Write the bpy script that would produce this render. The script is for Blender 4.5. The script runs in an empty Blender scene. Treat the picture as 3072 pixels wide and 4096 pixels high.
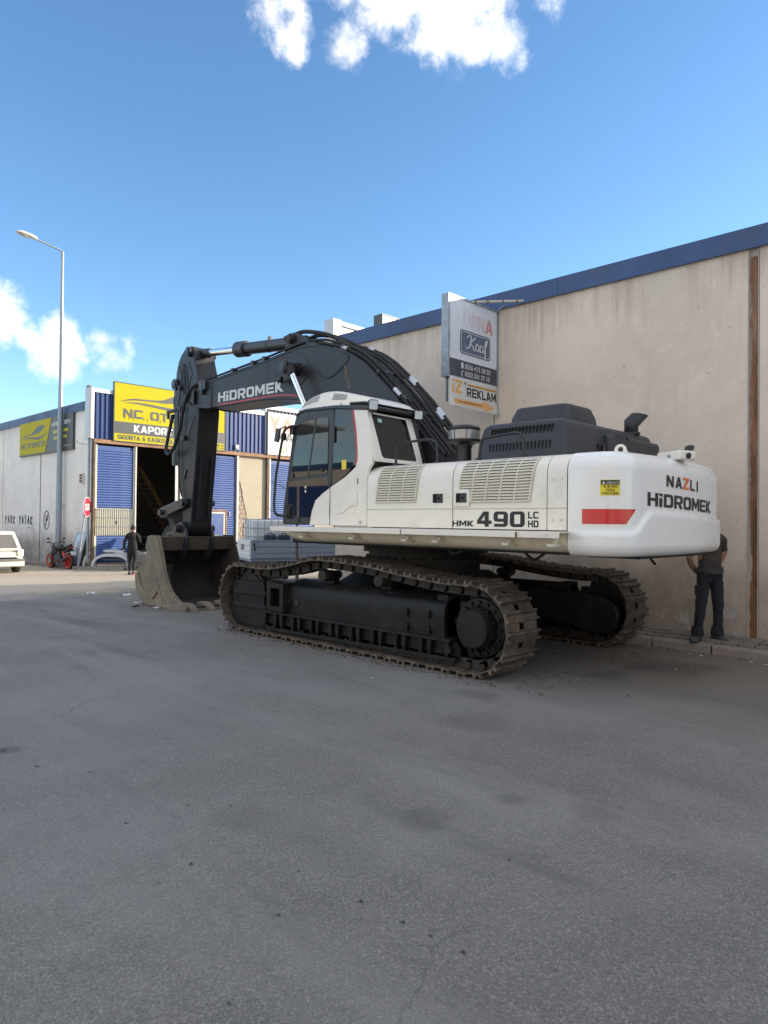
import bpy, bmesh, math, random
from mathutils import Vector, Matrix, noise as mnoise
random.seed(7)
R_ = math.radians
sc = bpy.context.scene
COL = sc.collection

# ------------------------------------------------------------------ camera
YAW, PITCH, ROLL, CAMH = R_(46.0), R_(0.76), 0.0105, 1.72
fw = Vector((math.sin(YAW)*math.cos(PITCH), math.cos(YAW)*math.cos(PITCH), math.sin(PITCH)))
r0 = Vector((math.cos(YAW), -math.sin(YAW), 0))
u0 = r0.cross(fw)
cr, sr = math.cos(ROLL), math.sin(ROLL)
rr = r0*cr + u0*sr
uu = u0*cr - r0*sr
cd = bpy.data.cameras.new('camera'); cam = bpy.data.objects.new('camera', cd); COL.objects.link(cam)
cd.sensor_fit = 'VERTICAL'; cd.sensor_height = 36; cd.lens = 36*2796/4096
cd.clip_start = .05; cd.clip_end = 6000
cam.matrix_world = Matrix(((rr.x, uu.x, -fw.x, 0), (rr.y, uu.y, -fw.y, 0), (rr.z, uu.z, -fw.z, CAMH), (0, 0, 0, 1)))
sc.camera = cam

# ------------------------------------------------------------------ sun, sky, exposure
SUN_EL = R_(15.5)
LDIR = Vector((-.82*math.cos(SUN_EL), .572*math.cos(SUN_EL), -math.sin(SUN_EL))).normalized()   # where the light travels
sd = bpy.data.lights.new('sun', 'SUN'); sd.energy = 2.0; sd.angle = R_(.5); sd.color = (1, .90, .76)
sun = bpy.data.objects.new('sun', sd); COL.objects.link(sun)
sun.rotation_euler = LDIR.to_track_quat('-Z', 'Y').to_euler()
sun.location = (30, -20, 20)
w = bpy.data.worlds.new('World'); sc.world = w; w.use_nodes = True
nt = w.node_tree; nt.nodes.clear()
def N(t, **k):
    n = nt.nodes.new(t)
    for a, b in k.items(): setattr(n, a, b)
    return n
LK = nt.links.new
sky = N('ShaderNodeTexSky', sky_type='NISHITA', sun_disc=False)
sky.sun_elevation = SUN_EL
sky.sun_rotation = math.atan2(-LDIR.x, -LDIR.y)
sky.altitude = 1000; sky.air_density = 1.0; sky.dust_density = .5; sky.ozone_density = 2.2
tc = N('ShaderNodeTexCoord')
nz = N('ShaderNodeTexNoise'); nz.inputs['Scale'].default_value = 9; nz.inputs['Detail'].default_value = 9; nz.inputs['Roughness'].default_value = .62
LK(tc.outputs['Generated'], nz.inputs['Vector'])
nz2 = N('ShaderNodeTexNoise'); nz2.inputs['Scale'].default_value = 26; nz2.inputs['Detail'].default_value = 6; nz2.inputs['Roughness'].default_value = .6
LK(tc.outputs['Generated'], nz2.inputs['Vector'])
# cloud heaps: directions (camera-space ratio of the photograph turned into world directions) and angular size
def cdir(x, y):
    return (fw + rr*((x-1536)/2796) + uu*((2048-y)/2796)).normalized()
blobs = [(cdir(1130, 40), .045, 1.1), (cdir(1180, 110), .040, 1.2), (cdir(1200, 190), .026, .95), (cdir(1360, 190), .038, 1.3), (cdir(1400, 215), .024, 1.0), (cdir(1300, 90), .03, .5), (cdir(1500, 0), .05, .95), (cdir(1600, 50), .05, 1.15), (cdir(1720, 90), .05, 1.2), (cdir(1800, 20), .06, 1.15),
         (cdir(1930, 60), .045, .85), (cdir(1930, 160), .032, 1.1), (cdir(2030, 180), .034, 1.2), (cdir(1985, 140), .034, 1.0), (cdir(2180, 10), .03, .5),
         (cdir(-20, 1230), .042, 1.2), (cdir(-20, 1300), .034, .9), (cdir(260, 1350), .036, 1.2), (cdir(240, 1440), .036, 1.3), (cdir(300, 1400), .03, 1.1), (cdir(410, 1370), .036, 1.3), (cdir(455, 1430), .034, 1.25), (cdir(500, 1390), .030, 1.0), (cdir(110, 1350), .026, .65), (cdir(160, 1430), .026, .7), (cdir(1400, -250), .10, 1.2), (cdir(1800, -400), .14, 1.2)]
rb = random.Random(3)
k = 0
while k < 92:                                                 # unseen heaps added round the rest of the sky to fill the shade
    az = rb.uniform(0, 2*math.pi); el = math.asin(rb.uniform(.12, .99))
    d = Vector((math.sin(az)*math.cos(el), math.cos(az)*math.cos(el), math.sin(el))); s = rb.uniform(.11, .30)
    x_, y_, z_ = d.dot(rr), d.dot(uu), d.dot(fw)
    if z_ > 0 and abs(x_/z_) < .66+s*2.2 and y_/z_ < .84+s*2.2: continue          # in view the heaps stand where the photograph has them
    blobs.append((d, s, 1.25)); k += 1
acc = None
for d, s, amp in blobs:
    vm = N('ShaderNodeVectorMath', operation='DISTANCE'); vm.inputs[1].default_value = d
    LK(tc.outputs['Generated'], vm.inputs[0])
    mr = N('ShaderNodeMapRange', interpolation_type='SMOOTHSTEP')
    mr.inputs['From Min'].default_value = 0; mr.inputs['From Max'].default_value = s*1.42
    mr.inputs['To Min'].default_value = amp; mr.inputs['To Max'].default_value = 0
    LK(vm.outputs['Value'], mr.inputs['Value'])
    if acc is None: acc = mr.outputs[0]
    else:
        m = N('ShaderNodeMath', operation='MAXIMUM'); LK(acc, m.inputs[0]); LK(mr.outputs[0], m.inputs[1]); acc = m.outputs[0]
def math_(op, a, b, clamp=False):
    m = N('ShaderNodeMath', operation=op, use_clamp=clamp)
    for i, v in enumerate((a, b)):
        if isinstance(v, (int, float)): m.inputs[i].default_value = v
        else: LK(v, m.inputs[i])
    return m.outputs[0]
n1 = math_('SUBTRACT', nz.outputs[0], .5); n2 = math_('SUBTRACT', nz2.outputs[0], .5)
turb = math_('ADD', math_('MULTIPLY', n1, 3.2), math_('MULTIPLY', n2, 1.7))
dens = math_('ADD', math_('MULTIPLY', acc, 1.08), math_('SUBTRACT', turb, .42))
msk = N('ShaderNodeMapRange', interpolation_type='SMOOTHSTEP'); msk.inputs['From Min'].default_value = .0; msk.inputs['From Max'].default_value = 1.25
LK(math_('MULTIPLY', dens, math_('MULTIPLY', acc, 3.0, True)), msk.inputs['Value'])
hsv = N('ShaderNodeHueSaturation'); hsv.inputs['Saturation'].default_value = 1.12; hsv.inputs['Value'].default_value = .70; hsv.inputs['Hue'].default_value = .499
LK(sky.outputs[0], hsv.inputs['Color'])
cshade = N('ShaderNodeMix', data_type='RGBA'); cshade.inputs['A'].default_value = (2.1, 2.25, 2.5, 1); cshade.inputs['B'].default_value = (5.4, 5.1, 4.7, 1)
LK(math_('ADD', math_('MULTIPLY', n1, 3.0), .6, True), cshade.inputs['Factor'])
mixc = N('ShaderNodeMix', data_type='RGBA')
LK(math_('MULTIPLY', msk.outputs[0], .95), mixc.inputs['Factor']); LK(hsv.outputs[0], mixc.inputs['A']); LK(cshade.outputs['Result'], mixc.inputs['B'])
bg = N('ShaderNodeBackground'); bg.inputs['Strength'].default_value = .12
LK(mixc.outputs['Result'], bg.inputs['Color'])
wo = N('ShaderNodeOutputWorld'); LK(bg.outputs[0], wo.inputs['Surface'])
vs = sc.view_settings
vs.view_transform = 'Standard'; vs.look = 'None'; vs.gamma = 1; vs.exposure = 1.90; vs.use_curve_mapping = False
sc.cycles.max_bounces = 8

# ------------------------------------------------------------------ materials
def mat(name, col, rough=.55, metal=0., var=.12, vs_=3., bump=0., bs=60., dirt=None, da=.5, ds=2.5, coat=0., spec=.5, stretch=None, rnd=False):
    """procedural paint, metal, cloth ...: base colour with soft mottling, optional dirt in a second colour, fine relief"""
    m = bpy.data.materials.new(name); m.use_nodes = True
    t = m.node_tree; b = t.nodes['Principled BSDF']; L = t.links.new
    b.inputs['Roughness'].default_value = rough; b.inputs['Metallic'].default_value = metal
    b.inputs['Coat Weight'].default_value = coat; b.inputs['Coat Roughness'].default_value = .06
    b.inputs['Specular IOR Level'].default_value = spec
    c = t.nodes.new('ShaderNodeTexCoord'); src = c.outputs['Object']
    if rnd:
        oi = t.nodes.new('ShaderNodeObjectInfo'); va = t.nodes.new('ShaderNodeVectorMath'); va.operation = 'ADD'
        sc_ = t.nodes.new('ShaderNodeMath'); sc_.operation = 'MULTIPLY'; sc_.inputs[1].default_value = 40
        L(oi.outputs['Random'], sc_.inputs[0]); L(src, va.inputs[0]); L(sc_.outputs[0], va.inputs[1]); src = va.outputs[0]
    if stretch:
        mp = t.nodes.new('ShaderNodeMapping'); mp.inputs['Scale'].default_value = stretch; L(src, mp.inputs['Vector']); src = mp.outputs[0]
    n = t.nodes.new('ShaderNodeTexNoise'); n.inputs['Scale'].default_value = vs_; n.inputs['Detail'].default_value = 6; n.inputs['Roughness'].default_value = .65
    L(src, n.inputs['Vector'])
    mx = t.nodes.new('ShaderNodeMix'); mx.data_type = 'RGBA'
    mr = t.nodes.new('ShaderNodeMapRange'); mr.inputs['From Min'].default_value = .3; mr.inputs['From Max'].default_value = .7
    L(n.outputs[0], mr.inputs['Value']); L(mr.outputs[0], mx.inputs['Factor'])
    mx.inputs['A'].default_value = [max(0, x*(1-var)) for x in col]+[1]; mx.inputs['B'].default_value = [min(1, x*(1+var)) for x in col]+[1]
    out = mx.outputs['Result']
    if dirt:
        n2 = t.nodes.new('ShaderNodeTexNoise'); n2.inputs['Scale'].default_value = ds; n2.inputs['Detail'].default_value = 8; n2.inputs['Roughness'].default_value = .7
        L(src, n2.inputs['Vector'])
        m2 = t.nodes.new('ShaderNodeMapRange'); m2.inputs['From Min'].default_value = .62-.3*da; m2.inputs['From Max'].default_value = .78-.2*da; m2.inputs['To Max'].default_value = min(1, .35+da*.6)
        L(n2.outputs[0], m2.inputs['Value'])
        mx2 = t.nodes.new('ShaderNodeMix'); mx2.data_type = 'RGBA'; mx2.inputs['B'].default_value = list(dirt)+[1]
        L(m2.outputs[0], mx2.inputs['Factor']); L(out, mx2.inputs['A']); out = mx2.outputs['Result']
        m3 = t.nodes.new('ShaderNodeMapRange'); m3.inputs['To Min'].default_value = rough; m3.inputs['To Max'].default_value = max(rough, .85)
        L(m2.outputs[0], m3.inputs['Value']); L(m3.outputs[0], b.inputs['Roughness'])
    L(out, b.inputs['Base Color'])
    if bump:
        n3 = t.nodes.new('ShaderNodeTexNoise'); n3.inputs['Scale'].default_value = bs; n3.inputs['Detail'].default_value = 4
        L(src, n3.inputs['Vector'])
        bp = t.nodes.new('ShaderNodeBump'); bp.inputs['Strength'].default_value = bump; bp.inputs['Distance'].default_value = .01
        L(n3.outputs[0], bp.inputs['Height']); L(bp.outputs[0], b.inputs['Normal'])
    return m
M = {}
def mk(name, *a, **k): M[name] = mat(name, *a, **k)
mk('white_gloss', (.82, .81, .78), .22, var=.03, vs_=1.5, coat=.5, bump=.035, bs=4, dirt=(.64, .61, .55), da=.16, ds=3)
mk('white_paint', (.82, .775, .68), .30, var=.02, coat=.35, dirt=(.60, .55, .46), da=.3, ds=2.4, bump=.03, bs=5)
mk('cream_paint', (.84, .77, .60), .4, var=.05, dirt=(.42, .38, .3), da=.25, ds=3)
mk('grille_paint', (.72, .68, .56), .45, var=.05, dirt=(.4, .36, .28), da=.15, ds=4)
mk('black_paint', (.022, .025, .031), .34, var=.25, vs_=2, dirt=(.06, .055, .05), da=.3, ds=2.2, bump=.03, bs=9)
mk('boom_paint', (.018, .019, .022), .38, spec=.35, var=.25, vs_=1.5, dirt=(.07, .055, .045), da=.22, ds=1.3, bump=.03, bs=8)
mk('cab_black', (.018, .019, .021), .38, var=.15, dirt=(.05, .048, .045), da=.2, ds=3)
mk('frame_black', (.011, .011, .011), .5, spec=.25, var=.3, dirt=(.036, .031, .027), da=.45, ds=3, bump=.08, bs=30)
mk('hood_black', (.028, .031, .038), .5, var=.12, bump=.04, bs=120, dirt=(.07, .066, .06), da=.2, ds=2)
mk('rubber', (.015, .015, .015), .7, var=.2, bump=.05, bs=80)
mk('track_steel', (.115, .092, .074), .5, metal=.35, var=.5, vs_=7, dirt=(.23, .145, .09), da=.45, ds=7, bump=.25, bs=45, rnd=True)
mk('track_link', (.035, .031, .027), .65, metal=.2, var=.3, vs_=14, dirt=(.09, .07, .05), da=.4, ds=10, bump=.2, bs=50, rnd=True)
mk('bucket_steel', (.185, .152, .112), .78, var=.32, vs_=3, dirt=(.33, .25, .165), da=.4, ds=3.2, bump=.3, bs=30)
mk('bucket_inside', (.05, .042, .037), .8, var=.3, vs_=3, dirt=(.11, .085, .065), da=.35, ds=2.4, bump=.3, bs=30)
mk('chrome', (.78, .78, .78), .12, metal=1., var=.05)
mk('zinc', (.55, .56, .58), .38, metal=.8, var=.12, vs_=14)
mk('red_paint', (.45, .02, .035), .35, var=.05)
mk('reflector_red', (.62, .010, .02), .25, var=.06, vs_=30, coat=.4)
mk('decal_black', (.012, .012, .013), .45, var=.1)
mk('decal_white', (.62, .62, .62), .5, var=.08, vs_=8)
mk('decal_orange', (.75, .16, .03), .45, var=.05)
mk('decal_yellow', (.80, .66, .04), .45, var=.05)
mk('lens', (.55, .57, .58), .12, metal=.35, var=.3, vs_=60, bump=.3, bs=90)
mk('dark_hole', (.006, .006, .006), .9, var=.1)
mk('stucco', (.45, .385, .335), .9, var=.10, vs_=.9, bump=.35, bs=38)
mk('rust', (.21, .10, .05), .85, var=.4, vs_=4, dirt=(.38, .31, .26), da=.34, ds=2.2, bump=.2, bs=50, stretch=(2, 2, .5))
mk('beam_rust', (.27, .15, .08), .75, var=.3, vs_=3, dirt=(.17, .075, .035), da=.4, ds=2.5)
mk('fascia_blue', (.03, .07, .18), .5, var=.2, vs_=1.0, dirt=(.085, .09, .10), da=.42, ds=1.1, stretch=(1, 1, 1))
mk('clad_blue', (.012, .04, .16), .42, var=.08)
mk('shutter_blue', (.04, .085, .25), .5, var=.12, vs_=2, dirt=(.13, .17, .28), da=.2, ds=2)
mk('silver_sheet', (.47, .47, .47), .42, metal=.35, var=.08, dirt=(.42, .41, .39), da=.25, ds=3)
mk('silver_roof', (.62, .62, .60), .5, metal=.2, var=.08)
mk('sign_yellow', (.44, .375, .002), .6, spec=.2, var=.03)
mk('sign_grey', (.055, .057, .057), .45, var=.06)
mk('sign_white', (.58, .57, .53), .45, var=.03, dirt=(.6, .58, .54), da=.1, ds=3)
mk('sign_faded', (.64, .66, .70), .5, var=.05, vs_=2.5, dirt=(.43, .45, .49), da=.3, ds=5)
mk('sign_navy', (.10, .125, .19), .5, var=.2, vs_=4, dirt=(.25, .28, .35), da=.25, ds=7, stretch=(3, 3, .6))
mk('sign_slate', (.05, .057, .075), .5, var=.2, vs_=3, dirt=(.13, .14, .17), da=.3, ds=6)
mk('faint_red', (.55, .27, .26), .55, var=.1, vs_=5, dirt=(.6, .5, .52), da=.3, ds=6)
mk('sign_salmon', (.72, .22, .17), .45, var=.04)
mk('sign_orange', (.68, .36, .12), .5, var=.08, vs_=5)
mk('sign_green', (.30, .5, .22), .5, var=.05)
mk('frame_white', (.52, .50, .44), .5, var=.06)
mk('galv', (.30, .33, .36), .5, metal=.55, var=.2, vs_=11)
mk('concrete', (.36, .33, .29), .9, var=.15, vs_=2, bump=.3, bs=25)
mk('plaster_sun', (.40, .35, .265), .92, var=.07, vs_=1.6, bump=.3, bs=40, dirt=(.5, .44, .35), da=.25, ds=2.5)
mk('broken_block', (.34, .27, .22), .95, var=.35, vs_=8, bump=.9, bs=18)
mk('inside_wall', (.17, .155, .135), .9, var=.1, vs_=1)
mk('kerb', (.26, .225, .20), .9, var=.18, vs_=3, bump=.4, bs=30, dirt=(.13, .11, .095), da=.35, ds=3, rnd=True)
mk('paver', (.20, .175, .155), .9, var=.25, vs_=5, bump=.5, bs=25, dirt=(.10, .085, .07), da=.4, ds=5, rnd=True)
mk('car_white', (.62, .59, .50), .35, var=.03, coat=.4, dirt=(.58, .53, .44), da=.2, ds=3)
mk('car_silver', (.42, .46, .52), .3, metal=.4, var=.05, coat=.5)
mk('car_green', (.015, .09, .04), .25, var=.08, coat=.5)
mk('car_dark', (.05, .065, .06), .25, var=.08, coat=.5)
mk('plastic_grey', (.12, .12, .115), .6, var=.1)
mk('glass_dark', (.012, .015, .018), .04, var=.1, spec=.7)
mk('glass_dusty', (.14, .13, .115), .18, var=.3, vs_=6, spec=.5)
mk('tyre', (.02, .02, .02), .8, var=.2, bump=.2, bs=60)
mk('wheel_red', (.80, .06, .04), .3, var=.05, coat=.3)
mk('moto_black', (.014, .014, .015), .28, var=.1, coat=.3)
mk('engine_grey', (.12, .12, .125), .45, metal=.6, var=.2, vs_=20)
mk('truck_grey', (.27, .32, .40), .4, var=.06, dirt=(.2, .22, .25), da=.2, ds=3)
mk('truck_white', (.70, .70, .70), .4, var=.04, dirt=(.5, .48, .45), da=.2, ds=3)
mk('tank_plastic', (.74, .76, .77), .35, var=.04)
mk('can_blue', (.015, .03, .055), .45, var=.15)
mk('hood_panel', (.36, .41, .50), .35, var=.06, coat=.3, metal=.2)
mk('bumper_silver', (.55, .56, .57), .4, var=.06, metal=.15)
mk('cloth_black', (.012, .012, .013), .9, var=.3, vs_=8, bump=.4, bs=30)
mk('denim', (.011, .013, .018), .9, var=.35, vs_=6, bump=.4, bs=35)
mk('shirt_olive', (.045, .038, .032), .92, var=.2, vs_=5, bump=.4, bs=25)
mk('skin', (.42, .24, .17), .55, var=.08)
mk('hair', (.014, .011, .009), .7, var=.3, bump=.5, bs=120)
mk('boot', (.05, .052, .05), .8, var=.3, vs_=12, bump=.3)
mk('sign_red', (.72, .025, .05), .4, var=.03)
mk('paper', (.72, .71, .68), .8, var=.08)
mk('post_brown', (.13, .09, .06), .8, var=.3, vs_=4)
mk('mud', (.13, .10, .075), .95, var=.3, vs_=20, bump=.4)
mk('stain', (.085, .078, .07), .55, var=.25, vs_=5)
mk('leaf', (.05, .10, .03), .6, var=.3, vs_=12)
mk('bark', (.12, .085, .06), .9, var=.3, vs_=10)
mk('graffiti', (.045, .042, .045), .85, var=.3, vs_=12)
mk('oil', (.045, .042, .04), .6, var=.3, vs_=9)
# see-through glass for the cab is dark and mirror-like, as tinted panes are by day

# ------------------------------------------------------------------ mesh helpers
WM = {}
class MB:
    def __init__(s): s.v = []; s.f = []; s.mi = []; s.cm = 0; s.words = []
    def add(s, vs, fs):
        o = len(s.v); s.v += [tuple(p) for p in vs]
        for f in fs: s.f.append(tuple(i+o for i in f)); s.mi.append(s.cm)
        return s
    def box(s, a, b):
        x0, y0, z0 = [min(p, q) for p, q in zip(a, b)]; x1, y1, z1 = [max(p, q) for p, q in zip(a, b)]
        return s.add([(x0,y0,z0),(x1,y0,z0),(x1,y1,z0),(x0,y1,z0),(x0,y0,z1),(x1,y0,z1),(x1,y1,z1),(x0,y1,z1)],
                     [(0,3,2,1),(4,5,6,7),(0,1,5,4),(1,2,6,5),(2,3,7,6),(3,0,4,7)])
    def obox(s, c, size, ex, ey, ez):
        c = Vector(c); vs = []
        for k in (-1, 1):
            for (i, j) in ((-1,-1),(1,-1),(1,1),(-1,1)):
                vs.append(c + Vector(ex)*(i*size[0]/2) + Vector(ey)*(j*size[1]/2) + Vector(ez)*(k*size[2]/2))
        return s.add(vs, [(0,3,2,1),(4,5,6,7),(0,1,5,4),(1,2,6,5),(2,3,7,6),(3,0,4,7)])
    def prism(s, pts, a0, a1, ax='x'):
        def mp(p, a):
            return (a, p[0], p[1]) if ax == 'x' else (p[0], a, p[1]) if ax == 'y' else (p[0], p[1], a)
        ar = sum(pts[i][0]*pts[(i+1) % len(pts)][1]-pts[(i+1) % len(pts)][0]*pts[i][1] for i in range(len(pts)))
        if (ar < 0) != (ax == 'y'): pts = pts[::-1]
        if a0 > a1: a0, a1 = a1, a0
        n = len(pts)
        return s.add([mp(p, a0) for p in pts]+[mp(p, a1) for p in pts],
                     [tuple(range(n-1, -1, -1)), tuple(range(n, 2*n))]+[(i, (i+1) % n, n+(i+1) % n, n+i) for i in range(n)])
    def rings(s, rs, closed=True, caps=True):
        n = len(rs[0]); vs = [p for r in rs for p in r]; fs = []
        for k in range(len(rs)-1):
            for i in range(n if closed else n-1):
                j = (i+1) % n; fs.append((k*n+i, k*n+j, (k+1)*n+j, (k+1)*n+i))
        if caps: fs += [tuple(range(n-1, -1, -1)), tuple((len(rs)-1)*n+i for i in range(n))]
        return s.add(vs, fs)
    def tube(s, path, r, n=8, caps=True):
        path = [Vector(p) for p in path]; rs = []; prev = None
        for i, p in enumerate(path):
            t = (path[min(i+1, len(path)-1)]-path[max(i-1, 0)]).normalized()
            if prev is None:
                a = Vector((0, 0, 1)) if abs(t.z) < .9 else Vector((1, 0, 0))
                u = t.cross(a).normalized()
            else:
                u = prev - t*prev.dot(t); u.normalize()
            prev = u; v = t.cross(u); rad = r[i] if isinstance(r, (list, tuple)) else r
            rs.append([p + (u*math.cos(q) + v*math.sin(q))*rad for q in [2*math.pi*k/n for k in range(n)]])
        return s.rings(rs, caps=caps)
    def cyl(s, p0, p1, r, r1=None, n=20): return s.tube([p0, p1], [r, r if r1 is None else r1], n)
    def lathe(s, prof, p0, d, n=24):
        p0 = Vector(p0); d = Vector(d).normalized()
        a = Vector((0, 0, 1)) if abs(d.z) < .9 else Vector((1, 0, 0))
        u = d.cross(a).normalized(); v = d.cross(u)
        return s.rings([[p0 + d*h + (u*math.cos(2*math.pi*k/n)+v*math.sin(2*math.pi*k/n))*max(r, 1e-4) for k in range(n)] for r, h in prof])
    def ball(s, c, r, n=12, sq=(1, 1, 1)):
        c = Vector(c)
        return s.rings([[c + Vector((math.cos(2*math.pi*k/n)*math.sin(q)*r*sq[0], math.sin(2*math.pi*k/n)*math.sin(q)*r*sq[1], math.cos(q)*r*sq[2])) for k in range(n)]
                        for q in [math.pi*(i+.02)/(n//2+.04) for i in range(n//2+1)]])
    def grid(s, fn, nu, nv):
        vs = [fn(i/(nu), j/(nv)) for j in range(nv+1) for i in range(nu+1)]
        return s.add(vs, [(j*(nu+1)+i, j*(nu+1)+i+1, (j+1)*(nu+1)+i+1, (j+1)*(nu+1)+i) for j in range(nv) for i in range(nu)])
    def build(s, name, m, parent=None, smooth=32, bevel=0, segs=2, Mx=None, kind=None, local=False):
        if s.words:                                         # every word of a lettering is a mesh of its own
            wl = s.words; s.words = []
            os_ = [w_.build(name, m, parent, smooth, bevel, segs, Mx, kind, local) for w_ in wl]
            return s.build(name, m, parent, smooth, bevel, segs, Mx, kind, local) if s.v else os_[0]
        me = bpy.data.meshes.new(name); me.from_pydata(s.v, [], s.f)
        for q in (m if isinstance(m, (list, tuple)) else [m]): me.materials.append(M[q] if isinstance(q, str) else q)
        if isinstance(m, (list, tuple)): me.polygons.foreach_set('material_index', s.mi)
        bm = bmesh.new(); bm.from_mesh(me); bmesh.ops.recalc_face_normals(bm, faces=bm.faces); bm.to_mesh(me); bm.free()
        if smooth:
            me.polygons.foreach_set('use_smooth', [True]*len(me.polygons)); me.set_sharp_from_angle(angle=R_(smooth))
        o = place(me, name, parent, WM[parent] if (local and parent) else Mx)
        if bevel:
            b = o.modifiers.new('bevel', 'BEVEL'); b.width = bevel; b.segments = segs; b.limit_method = 'ANGLE'; b.angle_limit = R_(40); b.harden_normals = False
        if kind: o['kind'] = kind
        return o
def place(me, name, parent=None, Mx=None):
    o = bpy.data.objects.new(name, me); COL.objects.link(o)
    Mx = Matrix.Identity(4) if Mx is None else Mx
    if parent is not None:
        o.parent = parent; o.matrix_parent_inverse = WM[parent].inverted()
    o.matrix_basis = Mx; WM[o] = Mx.copy()
    return o
def tag(o, label, cat, group=None):
    o['label'] = label; o['category'] = cat
    if group: o['group'] = group
    return o
def thing(name, label, cat, loc=(0, 0, 0), rz=0., group=None):
    o = place(None, name, None, Matrix.Translation(loc) @ Matrix.Rotation(rz, 4, 'Z')); o.empty_display_size = .2
    return tag(o, label, cat, group)
def struct(o): o['kind'] = 'structure'; return o
def copy_thing(src, Mx, label=None, group=None):
    """a copy of a thing with its parts and their sub-parts, moved to a new place"""
    D_ = Mx @ WM[src].inverted()
    def cp(o, parent):
        c = o.copy(); COL.objects.link(c)
        if parent is not None: c.parent = parent; c.matrix_parent_inverse = WM[parent].inverted()
        WM[c] = D_ @ WM[o]; c.matrix_basis = WM[c]
        for ch in [q for q in WM if q.parent == o and q is not c]: cp(ch, c)
        return c
    r = cp(src, None)
    if label: r['label'] = label
    return r
def rrect(x0, y0, x1, y1, r, n=4):
    pts = []
    for cx, cy, a in ((x1-r, y0+r, -90), (x1-r, y1-r, 0), (x0+r, y1-r, 90), (x0+r, y0+r, 180)):
        for k in range(n+1):
            q = R_(a+90*k/n); pts.append((cx+r*math.cos(q), cy+r*math.sin(q)))
    return pts
def spline(pts, per=6):
    """Catmull-Rom through the points (any dimension)"""
    P = [Vector(p) for p in pts]; out = []
    for i in range(len(P)-1):
        a, b, c, d = P[max(i-1, 0)], P[i], P[i+1], P[min(i+2, len(P)-1)]
        for k in range(per):
            t = k/per
            out.append(.5*((2*b)+(-a+c)*t+(2*a-5*b+4*c-d)*t*t+(-a+3*b-3*c+d)*t**3))
    out.append(P[-1]); return out
def gz(Y): return -.0145*max(0., min(Y, 70.)-9.5)

# lettering: the built-in font as flat mesh
_tc = {}
def glyphs(s, bold=0., spacing=1., shear=0.):
    k = (s, bold, spacing, shear)
    if k in _tc: return _tc[k]
    cu = bpy.data.curves.new('txt', 'FONT'); cu.body = s; cu.offset = bold; cu.space_character = spacing; cu.shear = shear; cu.resolution_u = 4
    cu.fill_mode = 'FRONT'
    o = bpy.data.objects.new('txt', cu); COL.objects.link(o)
    dg = bpy.context.evaluated_depsgraph_get(); dg.update()
    me = o.evaluated_get(dg).to_mesh()
    vs = [(v.co.x, v.co.y) for v in me.vertices]; fs = [tuple(p.vertices) for p in me.polygons]
    o.evaluated_get(dg).to_mesh_clear(); bpy.data.objects.remove(o); bpy.data.curves.remove(cu)
    x0 = min(v[0] for v in vs); x1 = max(v[0] for v in vs); y0 = min(v[1] for v in vs); y1 = max(v[1] for v in vs)
    _tc[k] = (vs, fs, x0, x1, y0, y1); return _tc[k]
def write(mb, s, u0, v0, u1, v1, fn, bold=.02, spacing=1., shear=0.):
    """fit the word into the rectangle (u0,v0)-(u1,v1) and lay it on a surface through fn(u,v)"""
    if all(c in BG or c == ' ' for c in s) and bold >= .03: return bwrite(mb, s, u0, v0, u1, v1, fn)
    bold = min(bold, .016)
    vs, fs, x0, x1, y0, y1 = glyphs(s, bold, spacing, shear)
    w_ = MB(); mb.words.append(w_); w_.add([fn(u0+(x-x0)/(x1-x0)*(u1-u0), v0+(y-y0)/(y1-y0)*(v1-v0)) for x, y in vs], fs)
    return mb

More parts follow.
